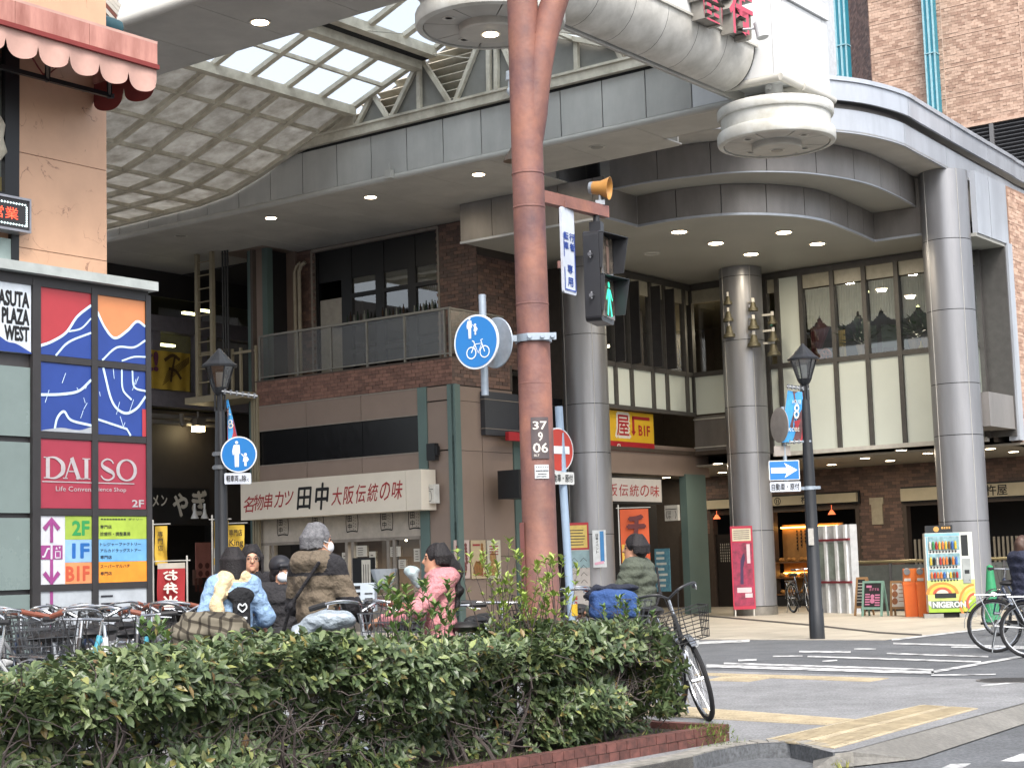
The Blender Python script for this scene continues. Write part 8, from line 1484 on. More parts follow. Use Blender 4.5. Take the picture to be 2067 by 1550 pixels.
def person(label,px,Y,top,head_dir,mats,arms,coat=.03,hem=.78,hair=None,hairmat=None,extra=(),puff=0,seated=None,legs=2,build_=.88,matfn=None,hood=False,group=None,look=None,kids=(),bend=0.):
    P=PD(px,1150,Y); H_=float(PD(px,top,Y)[2]); s=H_/1.75 if not seated else seated[0]; o0=A3(P[0],P[1],0)
    top_m,low_m,sk=1,2,0; B=build_; c=coat
    wr=.009
    hz=0 if not seated else seated[1]
    pr=[ell((0,.0+bend*.0,.98),(.165*B+c*.5,.115*B+c*.6,.15),top_m if hem<.9 else low_m,wr=wr),ell((0,bend*.05,1.14),(.155*B+c,.11*B+c,.2),top_m,puff=puff,wr=wr),ell((0,.0+bend*.12,1.33),(.175*B+c,.12*B+c,.19),top_m,puff=puff,wr=wr),cap((-.15*B,bend*.16,1.425),(.15*B,bend*.16,1.425),.062+c,m=top_m,puff=puff),ell((0,0,hem+.12),(.17*B+c,.125*B+c,.13),top_m,puff=puff,wr=wr)]
    hx=A3(0,bend*.22,0); pr+=[cap(hx+A3(0,0,1.44),hx+A3(0,.015,1.55),.052,.048,sk)]
    ld=nrm(look) if look is not None else A3(0,1,0); rx=A3(ld[1],-ld[0],0); hc=hx+A3(0,.015,1.63); Mh=np.stack([rx,ld,EZ],1)
    T=lambda x,y,z:hc+rx*x+ld*y+EZ*z
    pr+=[ell(hc,(.076,.096,.115),sk,M=Mh,k=.02),ell(T(0,.03,-.07),(.056,.066,.055),sk,M=Mh,k=.03),cap(T(0,.09,.0),T(0,.112,-.03),.012,.015,sk,k=.015),cap(T(0,.075,-.075),T(0,.085,-.1),.02,.02,sk,k=.02),ell(T(.078,-.005,-.015),(.012,.022,.032),sk,M=Mh,k=.008),ell(T(-.078,-.005,-.015),(.012,.022,.032),sk,M=Mh,k=.008),cap(T(-.032,.082,.022),T(.032,.082,.022),.012,.012,sk,k=.02)]
    for sd,(el,ha) in zip((-1,1),arms):
        sh=A3(.185*B*sd,bend*.16,1.42); el=np.array(el,float); ha=np.array(ha,float); d=nrm(ha-el); pr+=[cap(sh,el,.052+c*.9,.045+c*.7,top_m,puff=puff,wr=wr*.6),cap(el,ha-d*.04,.043+c*.7,.034+c*.5,3 if len(mats)>3 else top_m,puff=puff,wr=wr*.6)]; pr+=hand(ha-d*.02,d,sd,sk)
    if seated: 
        for sd,(kn,an) in zip((-1,1),seated[2]): hp=A3(.09*sd,0,.93); kn=np.array(kn,float); an=np.array(an,float); pr+=[cap(hp,kn,.09,.06,low_m,wr=wr),cap(kn,an,.058,.045,low_m,wr=wr),cap(an+A3(0,-.04,-.04),an+A3(0,.14,-.06),.042,.036,4 if len(mats)>4 else low_m)]
    else:
        for sd in(-1,1): pr+=[cap((.09*sd,0,.92),(.1*sd,.02,.5),.088,.06,low_m,wr=wr),cap((.1*sd,.02,.5),(.1*sd,-.01,.1),.06,.05,low_m,wr=wr),cap((.1*sd,-.03,.045),(.11*sd,.14,.04),.042,.036,4 if len(mats)>4 else low_m)]
    if hood: hm=hood if hood>1 else top_m; pr+=[cap((-.08,-.09,1.47),(.08,-.09,1.47),.085,m=hm,wr=.006),cap((-.1,-.04,1.5),(-.075,.07,1.47),.055,.045,m=hm,wr=.004),cap((.1,-.04,1.5),(.075,.07,1.47),.055,.045,m=hm,wr=.004)]
    pr+=list(extra(T) if callable(extra) else extra)
    o=sd_obj('person',pr,.0125,mats,matfn=matfn); tag(o,label,'person',group)
    if hair:
        sd_obj('hair',hair(T,Mh),.009,[hairmat or M_hairb],o)
    for nm,f,ms_,vx in kids: sd_obj(nm,f(T,Mh),vx,ms_,o)
    mb=MB()
    for sx in(-.032,.032): mb.ell(T(sx,.088,.002),.014,.008,.008,8,6)
    mb.build('eye',M_eye,None,True).parent=o; mb=MB(); mb.ell(T(0,.096,-.062),.024,.006,.008,8,6); mb.build('mouth',M_lip,None,True).parent=o; mb=MB()
    for sx in(-1,1): mb.tube([T(sx*.016,.094,.02),T(sx*.032,.094,.027),T(sx*.05,.08,.02)],.004,5)
    mb.build('eyebrow',hairmat or M_hairb,None).parent=o
    a=math.atan2(head_dir[1],head_dir[0])-math.pi/2; o.rotation_euler=(0,0,a); o.scale=(s,s,s); o.location=(o0[0],o0[1],hz); return o
def short_hair(T,M): return [ell(T(0,-.012,.025),(.09,.11,.112),0,M=M,wr=.003),ell(T(0,-.05,-.03),(.082,.065,.08),0,M=M,wr=.003),dict(ell(T(0,.115,-.045),(.085,.08,.1),0,M=M),sub=True),dict(ell(T(.09,.01,-.04),(.03,.03,.035),0,M=M),sub=True),dict(ell(T(-.09,.01,-.04),(.03,.03,.035),0,M=M),sub=True)]
def bob(T,M): return [ell(T(0,-.01,.02),(.09,.112,.114),0,M=M,wr=.003),ell(T(0,-.035,-.06),(.092,.085,.09),0,M=M,wr=.003),dict(ell(T(0,.12,-.07),(.062,.1,.12),0,M=M),sub=True)]
def long_hair(T,M): return [ell(T(0,-.01,.02),(.092,.113,.115),0,M=M,wr=.003),ell(T(0,-.05,-.06),(.085,.075,.11),0,M=M,wr=.003),cap(T(-.04,-.06,-.1),T(-.04,-.07,-.27),.05,.035,0,wr=.004),cap(T(.05,-.06,-.1),T(.06,-.04,-.25),.05,.03,0,wr=.004),dict(ell(T(0,.125,-.045),(.07,.095,.11),0,M=M),sub=True)]
def pony(T,M): return [ell(T(0,-.012,.022),(.087,.108,.11),0,M=M,wr=.003),ell(T(0,-.06,-.02),(.075,.06,.07),0,M=M,wr=.003),cap(T(.0,-.11,.0),T(-.03,-.17,-.1),.045,.05,0,wr=.006),cap(T(-.03,-.16,-.1),T(-.07,-.18,-.28),.042,.034,0,wr=.008),cap(T(-.07,-.18,-.28),T(-.09,-.15,-.46),.034,.01,0,wr=.008),dict(ell(T(0,.12,-.05),(.08,.09,.11),0,M=M),sub=True),dict(ell(T(.09,.02,-.05),(.03,.04,.05),0,M=M),sub=True),dict(ell(T(-.09,.02,-.05),(.03,.04,.05),0,M=M),sub=True)]
def cm_(n,c,**k): return mat('cloth_'+n,c,.9,var=min(.07,k.pop('var',.07)),scale=9,bump=1.,bscale=18,**k)
MSK=mat('mask_white','#c9cfd4',.8); M_shoe=mat('shoe_dark','#2a2624',.6)
# grey haired man in a brown and black jacket
person('grey haired man in a brown hooded jacket with black shoulders, seen from behind',640,12.35,1058,(.5,.87),[SKIN,cm_('khaki','#64594b'),cm_('grey_trousers','#3a3836'),cm_('khaki','#64594b'),M_shoe,cm_('khaki','#64594b'),cm_('black_nylon','#1f1e22')],[((-.25,.05,1.15),(-.2,.28,1.0)),((.25,.08,1.15),(.2,.32,1.02))],coat=.04,hem=.7,build_=.88,hood=5,hair=lambda T,M:short_hair(T,M)+locks(T,44,.06,.011,.42,5),hairmat=M_hairg,look=(.55,.83,0),
  matfn=lambda c,mi:np.where(((mi==1)|(mi==3))&((c[:,2]>1.365)|((np.abs(c[:,0])>.17)&(c[:,2]<1.2)&(c[:,2]>1.0))),6,mi),
  kids=[('mask_strap',lambda T,M:[cap(T(.083,.0,0),T(.07,.08,-.03),.004,m=0),cap(T(.083,.0,-.03),T(.06,.07,-.08),.004,m=0)],[MSK],.004),('mask',lambda T,M:[ell(T(0,.075,-.055),(.06,.05,.05),0,M=M)],[MSK],.008),('bag_strap',lambda T,M:[cap((.14,-.165,1.46),(-.1,-.2,1.15),.014,m=0),cap((-.1,-.2,1.15),(-.22,-.14,.95),.014,m=0)],[cm_('black_nylon','#1f1e22')],.008)])
# woman with scarf and blue sweater
person('woman with black bob in a pale blue sweater and cream scarf, seen from behind',470,13.1,1106,(-.35,.94),[SKIN,cm_('blue_sweat','#86a3c4',var=.08),cm_('jeans','#3a4250'),cm_('blue_sweat','#86aed6'),M_shoe,cm_('scarf','#cdb893'),cm_('black_hood','#17181c')],[((-.27,-.02,1.12),(-.17,.2,1.06)),((.29,.0,1.14),(.18,.22,1.06))],coat=.042,hem=.74,build_=.84,hair=lambda T,M:bob(T,M)+locks(T,52,.15,.012,.3,8),look=(-.2,.98,0),
  extra=[cap((-.07,-.05,1.5),(.07,-.05,1.5),.065,m=5,pri=.004,wr=.006),cap((-.08,-.02,1.5),(0,.1,1.48),.055,m=5,pri=.004,wr=.006),cap((.08,-.02,1.5),(0,.1,1.48),.055,m=5,pri=.004,wr=.006),cap((-.08,-.1,1.47),(-.18,-.17,1.28),.05,.05,m=5,pri=.006,wr=.006),cap((-.18,-.17,1.28),(-.13,-.2,1.1),.05,.055,m=5,pri=.006,wr=.008),ell((.04,-.17,1.33),(.11,.05,.09),6,pri=.004,wr=.004)],
  matfn=lambda c,mi:np.where((mi==5)&(c[:,0]>-.0)&(c[:,2]<1.43),1,mi),
  kids=[('back_panel',lambda T,M:[cap((-.02,-.19,1.08),(-.02,-.185,1.3),.022,m=0),cap((.09,-.19,1.08),(.09,-.185,1.3),.022,m=0),cap((.035,-.195,1.06),(.035,-.19,1.3),.03,m=0,k=.05)],[cm_('black_hood','#17181c')],.012)])
bw=bpy.data.objects['person.001'] if 'person.001' in bpy.data.objects else None
q=Pl((-.045,-.2285,1.0),(1,0,0),EZ,(0,-1,0)); mb=MB(); h=spl([(.08,.2),(.045,.235),(.055,.27),(.08,.255),(.105,.27),(.115,.235),(.08,.2)],4); q.line(mb,h,.012,.004); q.rect(mb,.04,.14,.12,.16,.004); q.rect(mb,.03,.09,.13,.105,.004); q.rect(mb,.035,.065,.125,.08,.004)
if bw: mb.build('heart_print',MSK,None).parent=bw
# woman with glasses
pw=person('woman with glasses and long dark hair in black, facing the street',507,13.9,1101,(.35,-.94),[SKIN,cm_('black_coat','#1e1c20'),cm_('black_trousers','#1c1c1f'),cm_('black_coat','#1e1c20'),M_shoe],[((-.3,.05,1.14),(-.2,.3,1.12)),((.3,.06,1.14),(.2,.3,1.15))],coat=.03,hair=lambda T,M:long_hair(T,M)+locks(T,46,.2,.012,.36,4),look=(.1,.99,-.0))
ld_=nrm((.1,.99,0)); rx_=A3(ld_[1],-ld_[0],0); Tg=lambda x,y,z:A3(0,.015,1.63)+rx_*x+ld_*y+EZ*z; mb=MB()
for sx in(-.034,.034): mb.torus(Tg(sx,.106,-.002),.024,.0022,ld_,18,5); mb.tube([Tg(sx*1.7,.104,.004),Tg(sx*2.25,.0,.0)],.0018,4)
mb.tube([Tg(-.01,.108,.002),Tg(.01,.108,.002)],.002,4); mb.build('glasses',mat('frame_grey','#6c6460',.4),None).parent=pw
person('person in a black cap and white face mask behind the man in brown',566,13.6,1126,(.25,-.97),[SKIN,cm_('charcoal','#2a292c'),cm_('black_trousers','#1c1c1f'),cm_('charcoal','#2a292c'),M_shoe],[((-.3,.05,1.14),(-.2,.28,1.08)),((.3,.06,1.14),(.2,.28,1.08))],coat=.04,hair=bob,look=(-.3,.95,0),
  kids=[('cap',lambda T,M:[ell(T(0,-.01,.05),(.105,.125,.1),0,M=M),cap(T(-.05,.12,.045),T(.05,.12,.045),.022,m=0),dict(ell(T(0,0,-.06),(.13,.15,.095),0,M=M),sub=True)],[mat('cap_black','#202126',.5)],.009),('mask',lambda T,M:[ell(T(0,.075,-.06),(.065,.052,.055),0,M=M)],[MSK],.008)])
person('woman with a long black ponytail in a pink hooded jacket, in profile by her bicycle',885,12.5,1098,(-.94,-.1),[SKIN,cm_('pink','#b97d82',var=.08),cm_('beige_trousers','#8f8578'),cm_('pink','#c97d85'),M_shoe],[((-.23,.2,1.2),(-.16,.5,1.12)),((.23,.2,1.2),(.16,.5,1.12))],coat=.045,hem=.76,hood=True,hair=lambda T,M:pony(T,M)+locks(T,40,.05,.011,.45,6),look=(.05,1,0))
person('man in a green quilted puffer jacket sitting on a bicycle, black hair',1287,15.5,1080,(-.93,.36),[SKIN,cm_('puffer','#4d5348'),cm_('dark_jeans','#1f2128'),cm_('puffer','#4d5348'),M_shoe],[((-.28,.12,1.14),(-.26,.42,1.05)),((.3,.12,1.14),(.27,.42,1.05))],coat=.055,hem=.84,puff=.075,build_=.98,hair=lambda T,M:short_hair(T,M)+locks(T,44,.05,.011,.42,9),look=(-.25,.95,0),seated=(1.0,float(PD(1284,1080,15.5)[2])-1.75,[((-.12,.28,.62),(-.11,.2,.22)),((.12,.12,.5),(.13,.06,.06))]),
  kids=[('bag_strap',lambda T,M:[cap((.13,-.15,1.44),(.0,-.21,1.2),.013,m=0),cap((.0,-.21,1.2),(-.15,-.18,1.0),.013,m=0)],[cm_('black_nylon','#1f1e22')],.008)])
person('rider in a navy jacket with brown hair, cut by the right edge',2066,22.5,1082,(.9,.35),[SKIN,cm_('navy_jacket','#23273a'),cm_('khaki_trousers','#8a8070'),cm_('navy_jacket','#23273a'),M_shoe],[((-.3,.14,1.14),(-.26,.42,1.04)),((.3,.14,1.14),(.26,.42,1.04))],coat=.06,hem=.84,hood=True,hair=bob,hairmat=mat('hair_brown','#4a3328',.5,var=.3,scale=20),seated=(1.0,float(PD(2064,1082,22.5)[2])-1.75,[((-.12,.28,.62),(-.11,.2,.22)),((.12,.12,.5),(.13,.06,.06))]))
# covers, crates and the blanket on the bicycles
def plaid():
    m=mat('plaid_cloth','#6b6558',.9,var=.1,scale=5); t=m.node_tree; L=t.links.new; b=t.nodes['Principled BSDF']; tc=t.nodes.new('ShaderNodeTexCoord'); src=b.inputs['Base Color'].links[0].from_socket
    for rot,sc in(((0,0,.3),26),((0,1.3,.3),26)):
        mp=t.nodes.new('ShaderNodeMapping'); mp.inputs['Rotation'].default_value=rot; w_=t.nodes.new('ShaderNodeTexWave'); w_.inputs['Scale'].default_value=sc/6; L(tc.outputs['Object'],mp.inputs[0]); L(mp.outputs[0],w_.inputs['Vector']); r=t.nodes.new('ShaderNodeMapRange'); r.inputs[1].default_value=.8; r.inputs[2].default_value=.86; L(w_.outputs['Fac'],r.inputs[0]); mx=t.nodes.new('ShaderNodeMixRGB'); mx.blend_type='MULTIPLY'; mx.inputs[2].default_value=(.3,.28,.26,1); L(src,mx.inputs[1]); L(r.outputs[0],mx.inputs[0]); src=mx.outputs[0]
    L(src,b.inputs['Base Color']); return m
def cover(name,label,cat,px,py,Y,pr,m,vox=.012):
    P=PD(px,py,Y); o=sd_obj(name,pr,vox,[m]); o.location=tuple(P); return tag(o,label,cat)
cover('plaid_blanket','brown plaid blanket draped over a bicycle between hedge and the woman in blue','blanket',430,1262,12.2,[ell((0,0,0),(.2,.14,.1),wr=.012),ell((-.14,0,-.06),(.16,.14,.16),wr=.012),ell((.14,.0,-.05),(.14,.14,.12),wr=.012),cap((-.2,0,-.05),(-.24,0,-.3),.1,.12,wr=.012),cap((.1,0,-.05),(.12,0,-.3),.12,.13,wr=.012)],plaid())
cover('basket_cover','blue cloth cover over a bicycle basket in front of the man in the puffer jacket','basket cover',1236,1213,14.0,[ell((0,0,-.02),(.2,.17,.11),wr=.008,k=.06),cap((-.15,-.1,-.1),(.17,-.1,-.1),.05,k=.08,wr=.006),cap((-.15,.1,-.1),(.17,.1,-.1),.05,k=.08,wr=.006),cap((-.14,-.08,.04),(.15,-.08,.03),.05,k=.08,wr=.006)],cm_('cover_blue','#2d4a7d'))
cover('dark_cover','dark navy cloth lying on the blue covered basket','cloth',1240,1187,14.1,[ell((.02,0,0),(.2,.14,.035),wr=.008),cap((-.15,0,-.01),(-.2,0,-.06),.05,wr=.006)],cm_('navy_cloth','#1f2433'))
cover('white_cover','white rain cover on the bicycle saddle in front of the man in brown','saddle cover',665,1252,12.0,[ell((0,0,0),(.2,.12,.07),wr=.008),cap((-.15,0,-.04),(-.22,0,-.08),.06,wr=.006)],mat('cover_white','#98a3ad',.4,var=.2,bump=1.2,bscale=14))
mb=MB(); P=PD(728,1205,13.0); mb.obox(P,(.12,0,0),(0,.12,0),(0,0,.11)); t=solo(mb,'crate',mat('crate_pale','#b0bcc6',.5,var=.08),'pale blue-white plastic crate on a bicycle between the man and the woman in pink','crate')
mb=MB()
for z in(.14,.19): mb.obox((-.02,-.122,z),(.03,0,0),(0,.004,0),(0,0,.012)); 
for i in range(3): mb.obox((.075,-.122,.06+.04*i),(.03,0,0),(0,.003,0),(0,0,.004))
mb.build('slot',M_joint,None).parent=t
cover('wrapped_bouquet','white wrapped bouquet hanging in front of the woman in pink','bouquet',836,1168,12.55,[cap((-.01,0,.04),(.03,0,-.06),.05,.012,wr=.008),ell((-.02,0,.05),(.06,.04,.03),wr=.008)],mat('wrap_clear','#9fb0b4',.25,var=.3,scale=30),.008)
mb=MB(); P=PD(775,1168,13.2); mb.lathe(P-EZ*.08,[(.06,0),(.11,.16),(.1,.16)],14); solo(mb,'grey_bucket',mat('bucket_grey','#8f959a',.5),'grey bucket shaped basket behind the crate','bucket')
mb=MB(); P=PV(735,1170,VT-.5); mb.obox(P,EU*.3,EV*.05,EZ*.5); t=solo(mb,'menu_stand',M_black,'black menu stand with a white menu in front of the skewer shop windows','menu stand'); mb=MB(); p=Pl(A3(0,0,0)-EV*.052-EU*.02,EU,EZ,-EV); p.rect(mb,0,.1,.27,.95,.003); mb.build('menu_sheet',pap,None).parent=t; mb=MB()
for i in range(3): p.line(mb,[(.06+.07*i,.85),(.06+.07*i,.2)],.02,.006)
mb.build('print',ik,None).parent=t
# ---------------------------------------------------------------- planter and hedge
M_pb=mat('planter_brick','#66403a',.85,var=.25,scale=14,bump=.4,bscale=90,obj_rand=.2,dark='#3f2926')
PA=A3(PL1[0],PL1[1],0); ax=-pd; bxv=-pn           # left along the planter front, and back from it
pl_=thing('brick_planter','low red brick planter edge under the hedge','planter',PA)
Wp=lambda a,b,z:PA+ax*a+bxv*b+EZ*z
brick_mesh={}
def pbrick(a0,a1,b0,b1,z0,z1):
    mb=MB(); j=lambda:random.uniform(-.003,.003); mb.obox(Wp((a0+a1)/2,(b0+b1)/2+j(),(z0+z1)/2),ax*(a1-a0)/2,bxv*(b1-b0)/2,EZ*(z1-z0)/2+bxv*j()*.3); mb.build('brick',M_pb,pl_)
for r in range(2):
    z0=.004+.066*r; a=-.03 if r==0 else .0
    while a<6.3: pbrick(max(a,0)+.004,a+.113,0.,.1,z0,z0+.061); a+=.117
    b=.104
    while b<1.25: pbrick(0.,.1,b+.004,b+.2,z0,z0+.061); b+=.204
mb=MB(); mb.obox(Wp(3.15,.05,.06),ax*3.13,bxv*.04,EZ*.058); mb.obox(Wp(.05,.7,.06),ax*.04,bxv*.6,EZ*.058); mb.build('mortar',mat('planter_mortar','#6b5f57',.9),pl_)
mb=MB(); n=40; vs=[Wp(.1+6.3*i/n,.1+1.2*j,.09+random.uniform(-.012,.012)) for j in(0,.5,1) for i in range(n+1)]; mb.add(vs,[(j*(n+1)+i,j*(n+1)+i+1,(j+1)*(n+1)+i+1,(j+1)*(n+1)+i) for j in range(2) for i in range(n)]); mb.build('soil',mat('soil','#3a3129',.95,var=.3,bump=.6,bscale=40),pl_)
def leafmat(name,c1,c2,c3,rough=.38):
    m=bpy.data.materials.new(name); m.use_nodes=True; t=m.node_tree; L=t.links.new; b=t.nodes['Principled BSDF']; b.inputs['Roughness'].default_value=rough; g=t.nodes.new('ShaderNodeNewGeometry'); oi=t.nodes.new('ShaderNodeObjectInfo'); ad=t.nodes.new('ShaderNodeMath'); ad.operation='ADD'; fr=t.nodes.new('ShaderNodeMath'); fr.operation='FRACT'; r=t.nodes.new('ShaderNodeValToRGB')
    for i,(p_,c) in enumerate(((0,c1),(.5,c2),(1,c3))):
        e=r.color_ramp.elements[i] if i<2 else r.color_ramp.elements.new(1.); e.position=p_; e.color=(*lin(c),1)
    for p_,c in((.9,c3),(.93,'#8d9a5c'),(.965,'#8f8450'),(.985,'#6b4f38')): e=r.color_ramp.elements.new(p_); e.color=(*lin(c),1)
    r.color_ramp.elements[1].position=.5; r.color_ramp.elements[0].color=(*lin(c1),1); r.color_ramp.elements[1].color=(*lin(c2),1); None
    L(g.outputs['Random Per Island'],ad.inputs[0]); L(oi.outputs['Random'],ad.inputs[1]); L(ad.outputs[0],fr.inputs[0]); L(fr.outputs[0],r.inputs[0]); L(r.outputs[0],b.inputs['Base Color'])
    tr=t.nodes.new('ShaderNodeBsdfTranslucent'); mx=t.nodes.new('ShaderNodeMixShader'); mx.inputs[0].default_value=.18; L(r.outputs[0],tr.inputs[0]); out=t.nodes['Material Output']; L(b.outputs[0],mx.inputs[1]); L(tr.outputs[0],mx.inputs[2]); L(mx.outputs[0],out.inputs[0]); return m
M_leaf=leafmat('hedge_leaf','#394930','#51623f','#727f57'); M_young=leafmat('young_leaf','#6f8a3c','#94a850','#a9b866',.5); M_twig=mat('twig','#4b4340',.85,var=.3,scale=20); M_mid=leafmat('mid_leaf','#3f5a30','#5a7540','#7a8f4e')
def leafgeo(L,w_,curl):       # base at origin, along +x, normal +z
    xs=[0,.3,.65,1.]; ws=[.12,.9,1.,.08]; c=[(x*L,0,-curl*L*x*x-.0) for x in xs]; vs=[]
    for (x,_,z),k in zip(c,ws): vs+=[(x,-w_*k/2,z+w_*k*.16),(x,0,z),(x,w_*k/2,z+w_*k*.16)]
    fs=[]
    for i in range(3): fs+=[(i*3,i*3+3,i*3+4,i*3+1),(i*3+1,i*3+4,i*3+5,i*3+2)]
    return np.array(vs,float),fs
LG=[leafgeo(1,.42,c) for c in(.1,.25,.4)]
def basis(d,upv):
    d=nrm(d); y=np.cross(upv,d); y=nrm(y) if np.linalg.norm(y)>1e-3 else A3(0,1,0); z=np.cross(d,y); return np.stack([d,y,z],1)
def rosette(p,axis,nl,size,spread,out):
    axis=nrm(axis); x=nrm(np.cross(axis,(.31,.2,.93))); y=np.cross(axis,x); o=random.random()*6.28
    for i in range(nl):
        a=o+2.4*i; e=spread*random.uniform(.75,1.2); d=axis*math.cos(e)+(x*math.cos(a)+y*math.sin(a))*math.sin(e); out.append((p-axis*.012*i,basis(d,axis),size*random.uniform(.7,1.12)))
def emit_leaves(out,mb):
    for p,B,s in out: V,Fq=LG[random.randrange(3)]; mb.add((V*s)@B.T+p,Fq)
hg=thing('hedge','long clipped dark green hedge with bare twigs behind the brick planter','hedge',Wp(3,.6,.09))
ztop=lambda a:.85-.012*max(0,a-2.5)+.05*math.sin(a*1.9)+.03*math.sin(a*5.1+1)+.02*min(a,5)
out=[]; tips=[]
def dens(a,z): return .5+.5*math.sin(a*2.7+1.3*math.sin(z*6))*math.sin(z*7+a*1.3)
while len(tips)<2700:      # front face
    a=random.uniform(.5,6.2); z=random.uniform(.16,1)*ztop(a); g=dens(a,z); zr=z/ztop(a)
    if random.random()>(.95 if zr>.74 else .3+.6*g*g): continue
    b=.12+.16*random.random()+.1*math.sin(a*3.3)+.12*(1-zr)*math.sin(a*2+z*5)+(.4*(1-g) if zr<.75 else 0); tips.append((Wp(a,b,z),-bxv*.85+EZ*random.uniform(.1,1.)+ax*random.uniform(-.6,.6)))
for i in range(2300):      # top
    a=random.uniform(.55,6.2); b=random.uniform(.1,1.25); tips.append((Wp(a,b,ztop(a)+random.uniform(-.08,.04)),EZ+bxv*random.uniform(-.6,.4)+ax*random.uniform(-.4,.4)))
for i in range(420):      # right end
    b=random.uniform(.1,1.25); z=random.uniform(.25,.9); a=.4+.3*random.random()+.35*max(0,.55-z)-.1*math.sin(z*4) ; tips.append((Wp(a,b,z),-ax*.9+EZ*random.uniform(.1,1)-bxv*random.uniform(-.3,.6)))
for i in range(500):      # interior
    a=random.uniform(.3,6.2); b=random.uniform(.35,1.1); z=random.uniform(.2,.85); tips.append((Wp(a,b,z),EZ+A3(*RNG.normal(0,.5,3))))
for p,d in tips: rosette(p,d,random.randint(5,8),random.uniform(.06,.092),1.05,out)
# the 300 leaves that show largest become parts, the rest one mass
order=sorted(range(len(out)),key=lambda i:np.linalg.norm(out[i][0]-CAM)+(0 if out[i][0][2]>.25 else .6)); first=set(order[:300]); meshes=[]
for V,Fq in LG:
    me=bpy.data.meshes.new('leaf'); me.from_pydata([tuple(v) for v in V],[],Fq); me.materials.append(M_leaf); meshes.append(me)
off=rootloc(hg)
for i in first:
    p,B,s=out[i]; M=Matrix.Identity(4)
    for r in range(3):
        for c in range(3): M[r][c]=B[r,c]*s
        M[r][3]=p[r]-off[r]
    inst(meshes[i%3],'leaf',hg,M)
mb=MB(); emit_leaves([out[i] for i in range(len(out)) if i not in first],mb); mb.build('foliage',M_leaf,hg,kind='stuff')
mb=MB()
def twig(p,d,L,r,n=5,wob=.35):
    pts=[np.array(p,float)]; d=nrm(d)
    for i in range(n): d=nrm(d+RNG.normal(0,wob,3)*.6+EZ*.05); pts.append(pts[-1]+d*L/n)
    mb.tube(pts,[r*(1-.75*i/n) for i in range(n+1)],5,cap=False); return pts
for i in range(90):       # stems
    a=random.uniform(.6,6.2); b=random.uniform(.25,1.); pts=twig(Wp(a,b,.08),EZ+ax*random.uniform(-.4,.4)+bxv*random.uniform(-.7,.3),random.uniform(.55,.8),random.uniform(.01,.018),6)
    for k in range(3): twig(pts[2+k],EZ*.5+ax*random.uniform(-1,1)-bxv*random.uniform(0,1.2),random.uniform(.2,.4),.006,5,.6)
for i in range(520):
    a=random.uniform(.5,6.2); z=random.uniform(.2,.85); twig(Wp(a,random.uniform(.12,.4),z),ax*random.uniform(-1,1)+EZ*random.uniform(-.4,.9)-bxv*random.uniform(-.2,.8),random.uniform(.12,.35),random.uniform(.0025,.006),5,.7)
for i in range(150):
    a=random.uniform(.4,1.); twig(Wp(a,random.uniform(.1,1.),random.uniform(.45,.9)),-ax*random.uniform(-.6,1)+EZ*random.uniform(-.3,.9),random.uniform(.15,.3),random.uniform(.003,.006),5,.8)
mb.build('twigs',M_twig,hg,kind='stuff')
# taller shoots
def shoots(label,pts,Y,lm,n,hgt,group=None,ls=.06):
    P=PD(pts[0],1250,Y); t=thing('shrub_shoots',label,'shrub',A3(P[0],P[1],.3),group); global mb; mb=MB(); lf=MB(); out=[]
    for i in range(n):
        x=random.uniform(*pts); p=PD(x,1250,Y+random.uniform(-.25,.25)); p[2]=.62; d=EZ+A3(random.uniform(-.25,.25),random.uniform(-.2,.2),0); L=random.uniform(*hgt)-.62; q=twig(p,d,L,.006,6,.12)
        for k in range(2,7):
            s=q[k]; 
            for j in range(3): out.append((s,basis(A3(random.uniform(-1,1),random.uniform(-1,1),random.uniform(.4,1.6)),EZ),ls*random.uniform(.7,1.2)))
        rosette(q[-1],EZ,6,ls,.7,out)
    emit_leaves(out,lf); lf.build('foliage',lm,t,kind='stuff'); mb.build('stems',M_twig,t,kind='stuff')
shoots('bright yellow-green young shoots rising in front of the red pole',(1040,1130),12.3,M_young,26,(1.1,1.55))
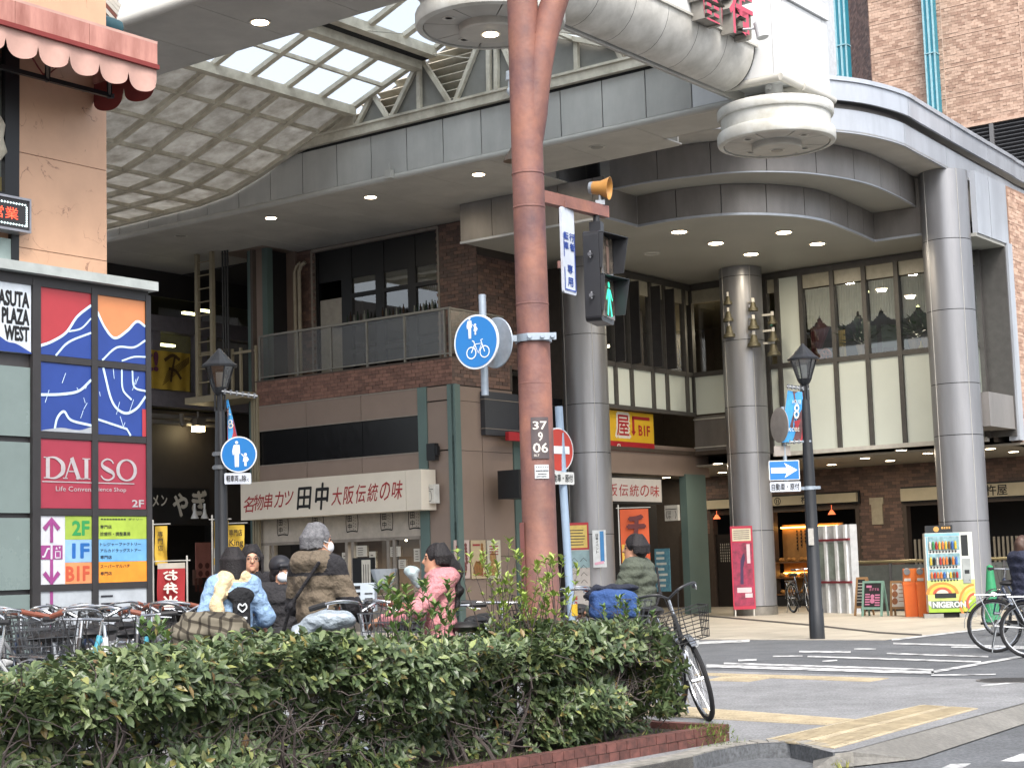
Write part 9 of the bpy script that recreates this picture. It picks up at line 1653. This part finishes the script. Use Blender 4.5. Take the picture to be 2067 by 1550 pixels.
shoots('tall thin green shoots left of the red pole',(985,1045),12.4,M_young,16,(1.2,1.62),ls=.055)
shoots('loose leafy shoots in front of the woman in pink',(775,905),11.4,M_mid,18,(1.05,1.35),ls=.075)
shoots('small upright shoots at the top of the hedge left of the plaid blanket',(305,360),10.6,M_mid,5,(.95,1.12),ls=.075)
shoots('brownish shoots at the right end of the hedge',(1230,1300),12.7,M_mid,9,(1.0,1.14),ls=.055)
# weeds
gt=thing('grass_tuft','tuft of green weeds spilling over the end of the brick planter','grass',Wp(.25,.1,.0)); mb=MB()
for i in range(520):
    a=abs(random.gauss(.22,.13)); b=random.gauss(.0,.08); p=Wp(a,b,.12 if b>0 else max(0,.12+b*1.3)); d=nrm(A3(random.uniform(-1,1),random.uniform(-1,.4),random.uniform(.2,1.2))); L=random.uniform(.03,.09); s=nrm(np.cross(d,(0.2,.1,1)))*.004; mb.add([p-s,p+s,p+d*L-EZ*L*.3],[(0,1,2)])
mb.build('blades',leafmat('weed','#5a7a34','#6f8a3e','#86983f',.6),gt,kind='stuff')
mb=MB()
for i in range(900):
    a=random.uniform(.1,6.2); b=random.uniform(.1,.45); p=Wp(a,b,.09); d=nrm(A3(random.uniform(-1,1),random.uniform(-1,.4),random.uniform(.4,1.2))); L=random.uniform(.03,.1); s=nrm(np.cross(d,(0.2,.1,1)))*.005; mb.add([p-s,p+s,p+d*L-EZ*L*.2],[(0,1,2)])
o=mb.build('ground_weeds',leafmat('weed2','#3f5a2c','#526b33','#6a7d3b',.6),None); o['kind']='stuff'; o['label']='low weeds growing under the hedge in the planter'
mb=MB()
for i in range(60):
    p=PZ(1690+random.gauss(0,14),1545+random.gauss(0,4),-.1); d=nrm(A3(random.uniform(-1,1),random.uniform(-1,1),1)); s=A3(.006,0,0); mb.add([p-s,p+s,p+d*.06],[(0,1,2)])
o=mb.build('kerb_weeds',leafmat('weed3','#7a7f3a','#8f8f4a','#a39a55',.6),None); o['kind']='stuff'; o['label']='yellowish weeds in the gutter beside the plastic bag'
# finish: remove the helper scene used for lettering
bpy.data.scenes.remove(_ts)
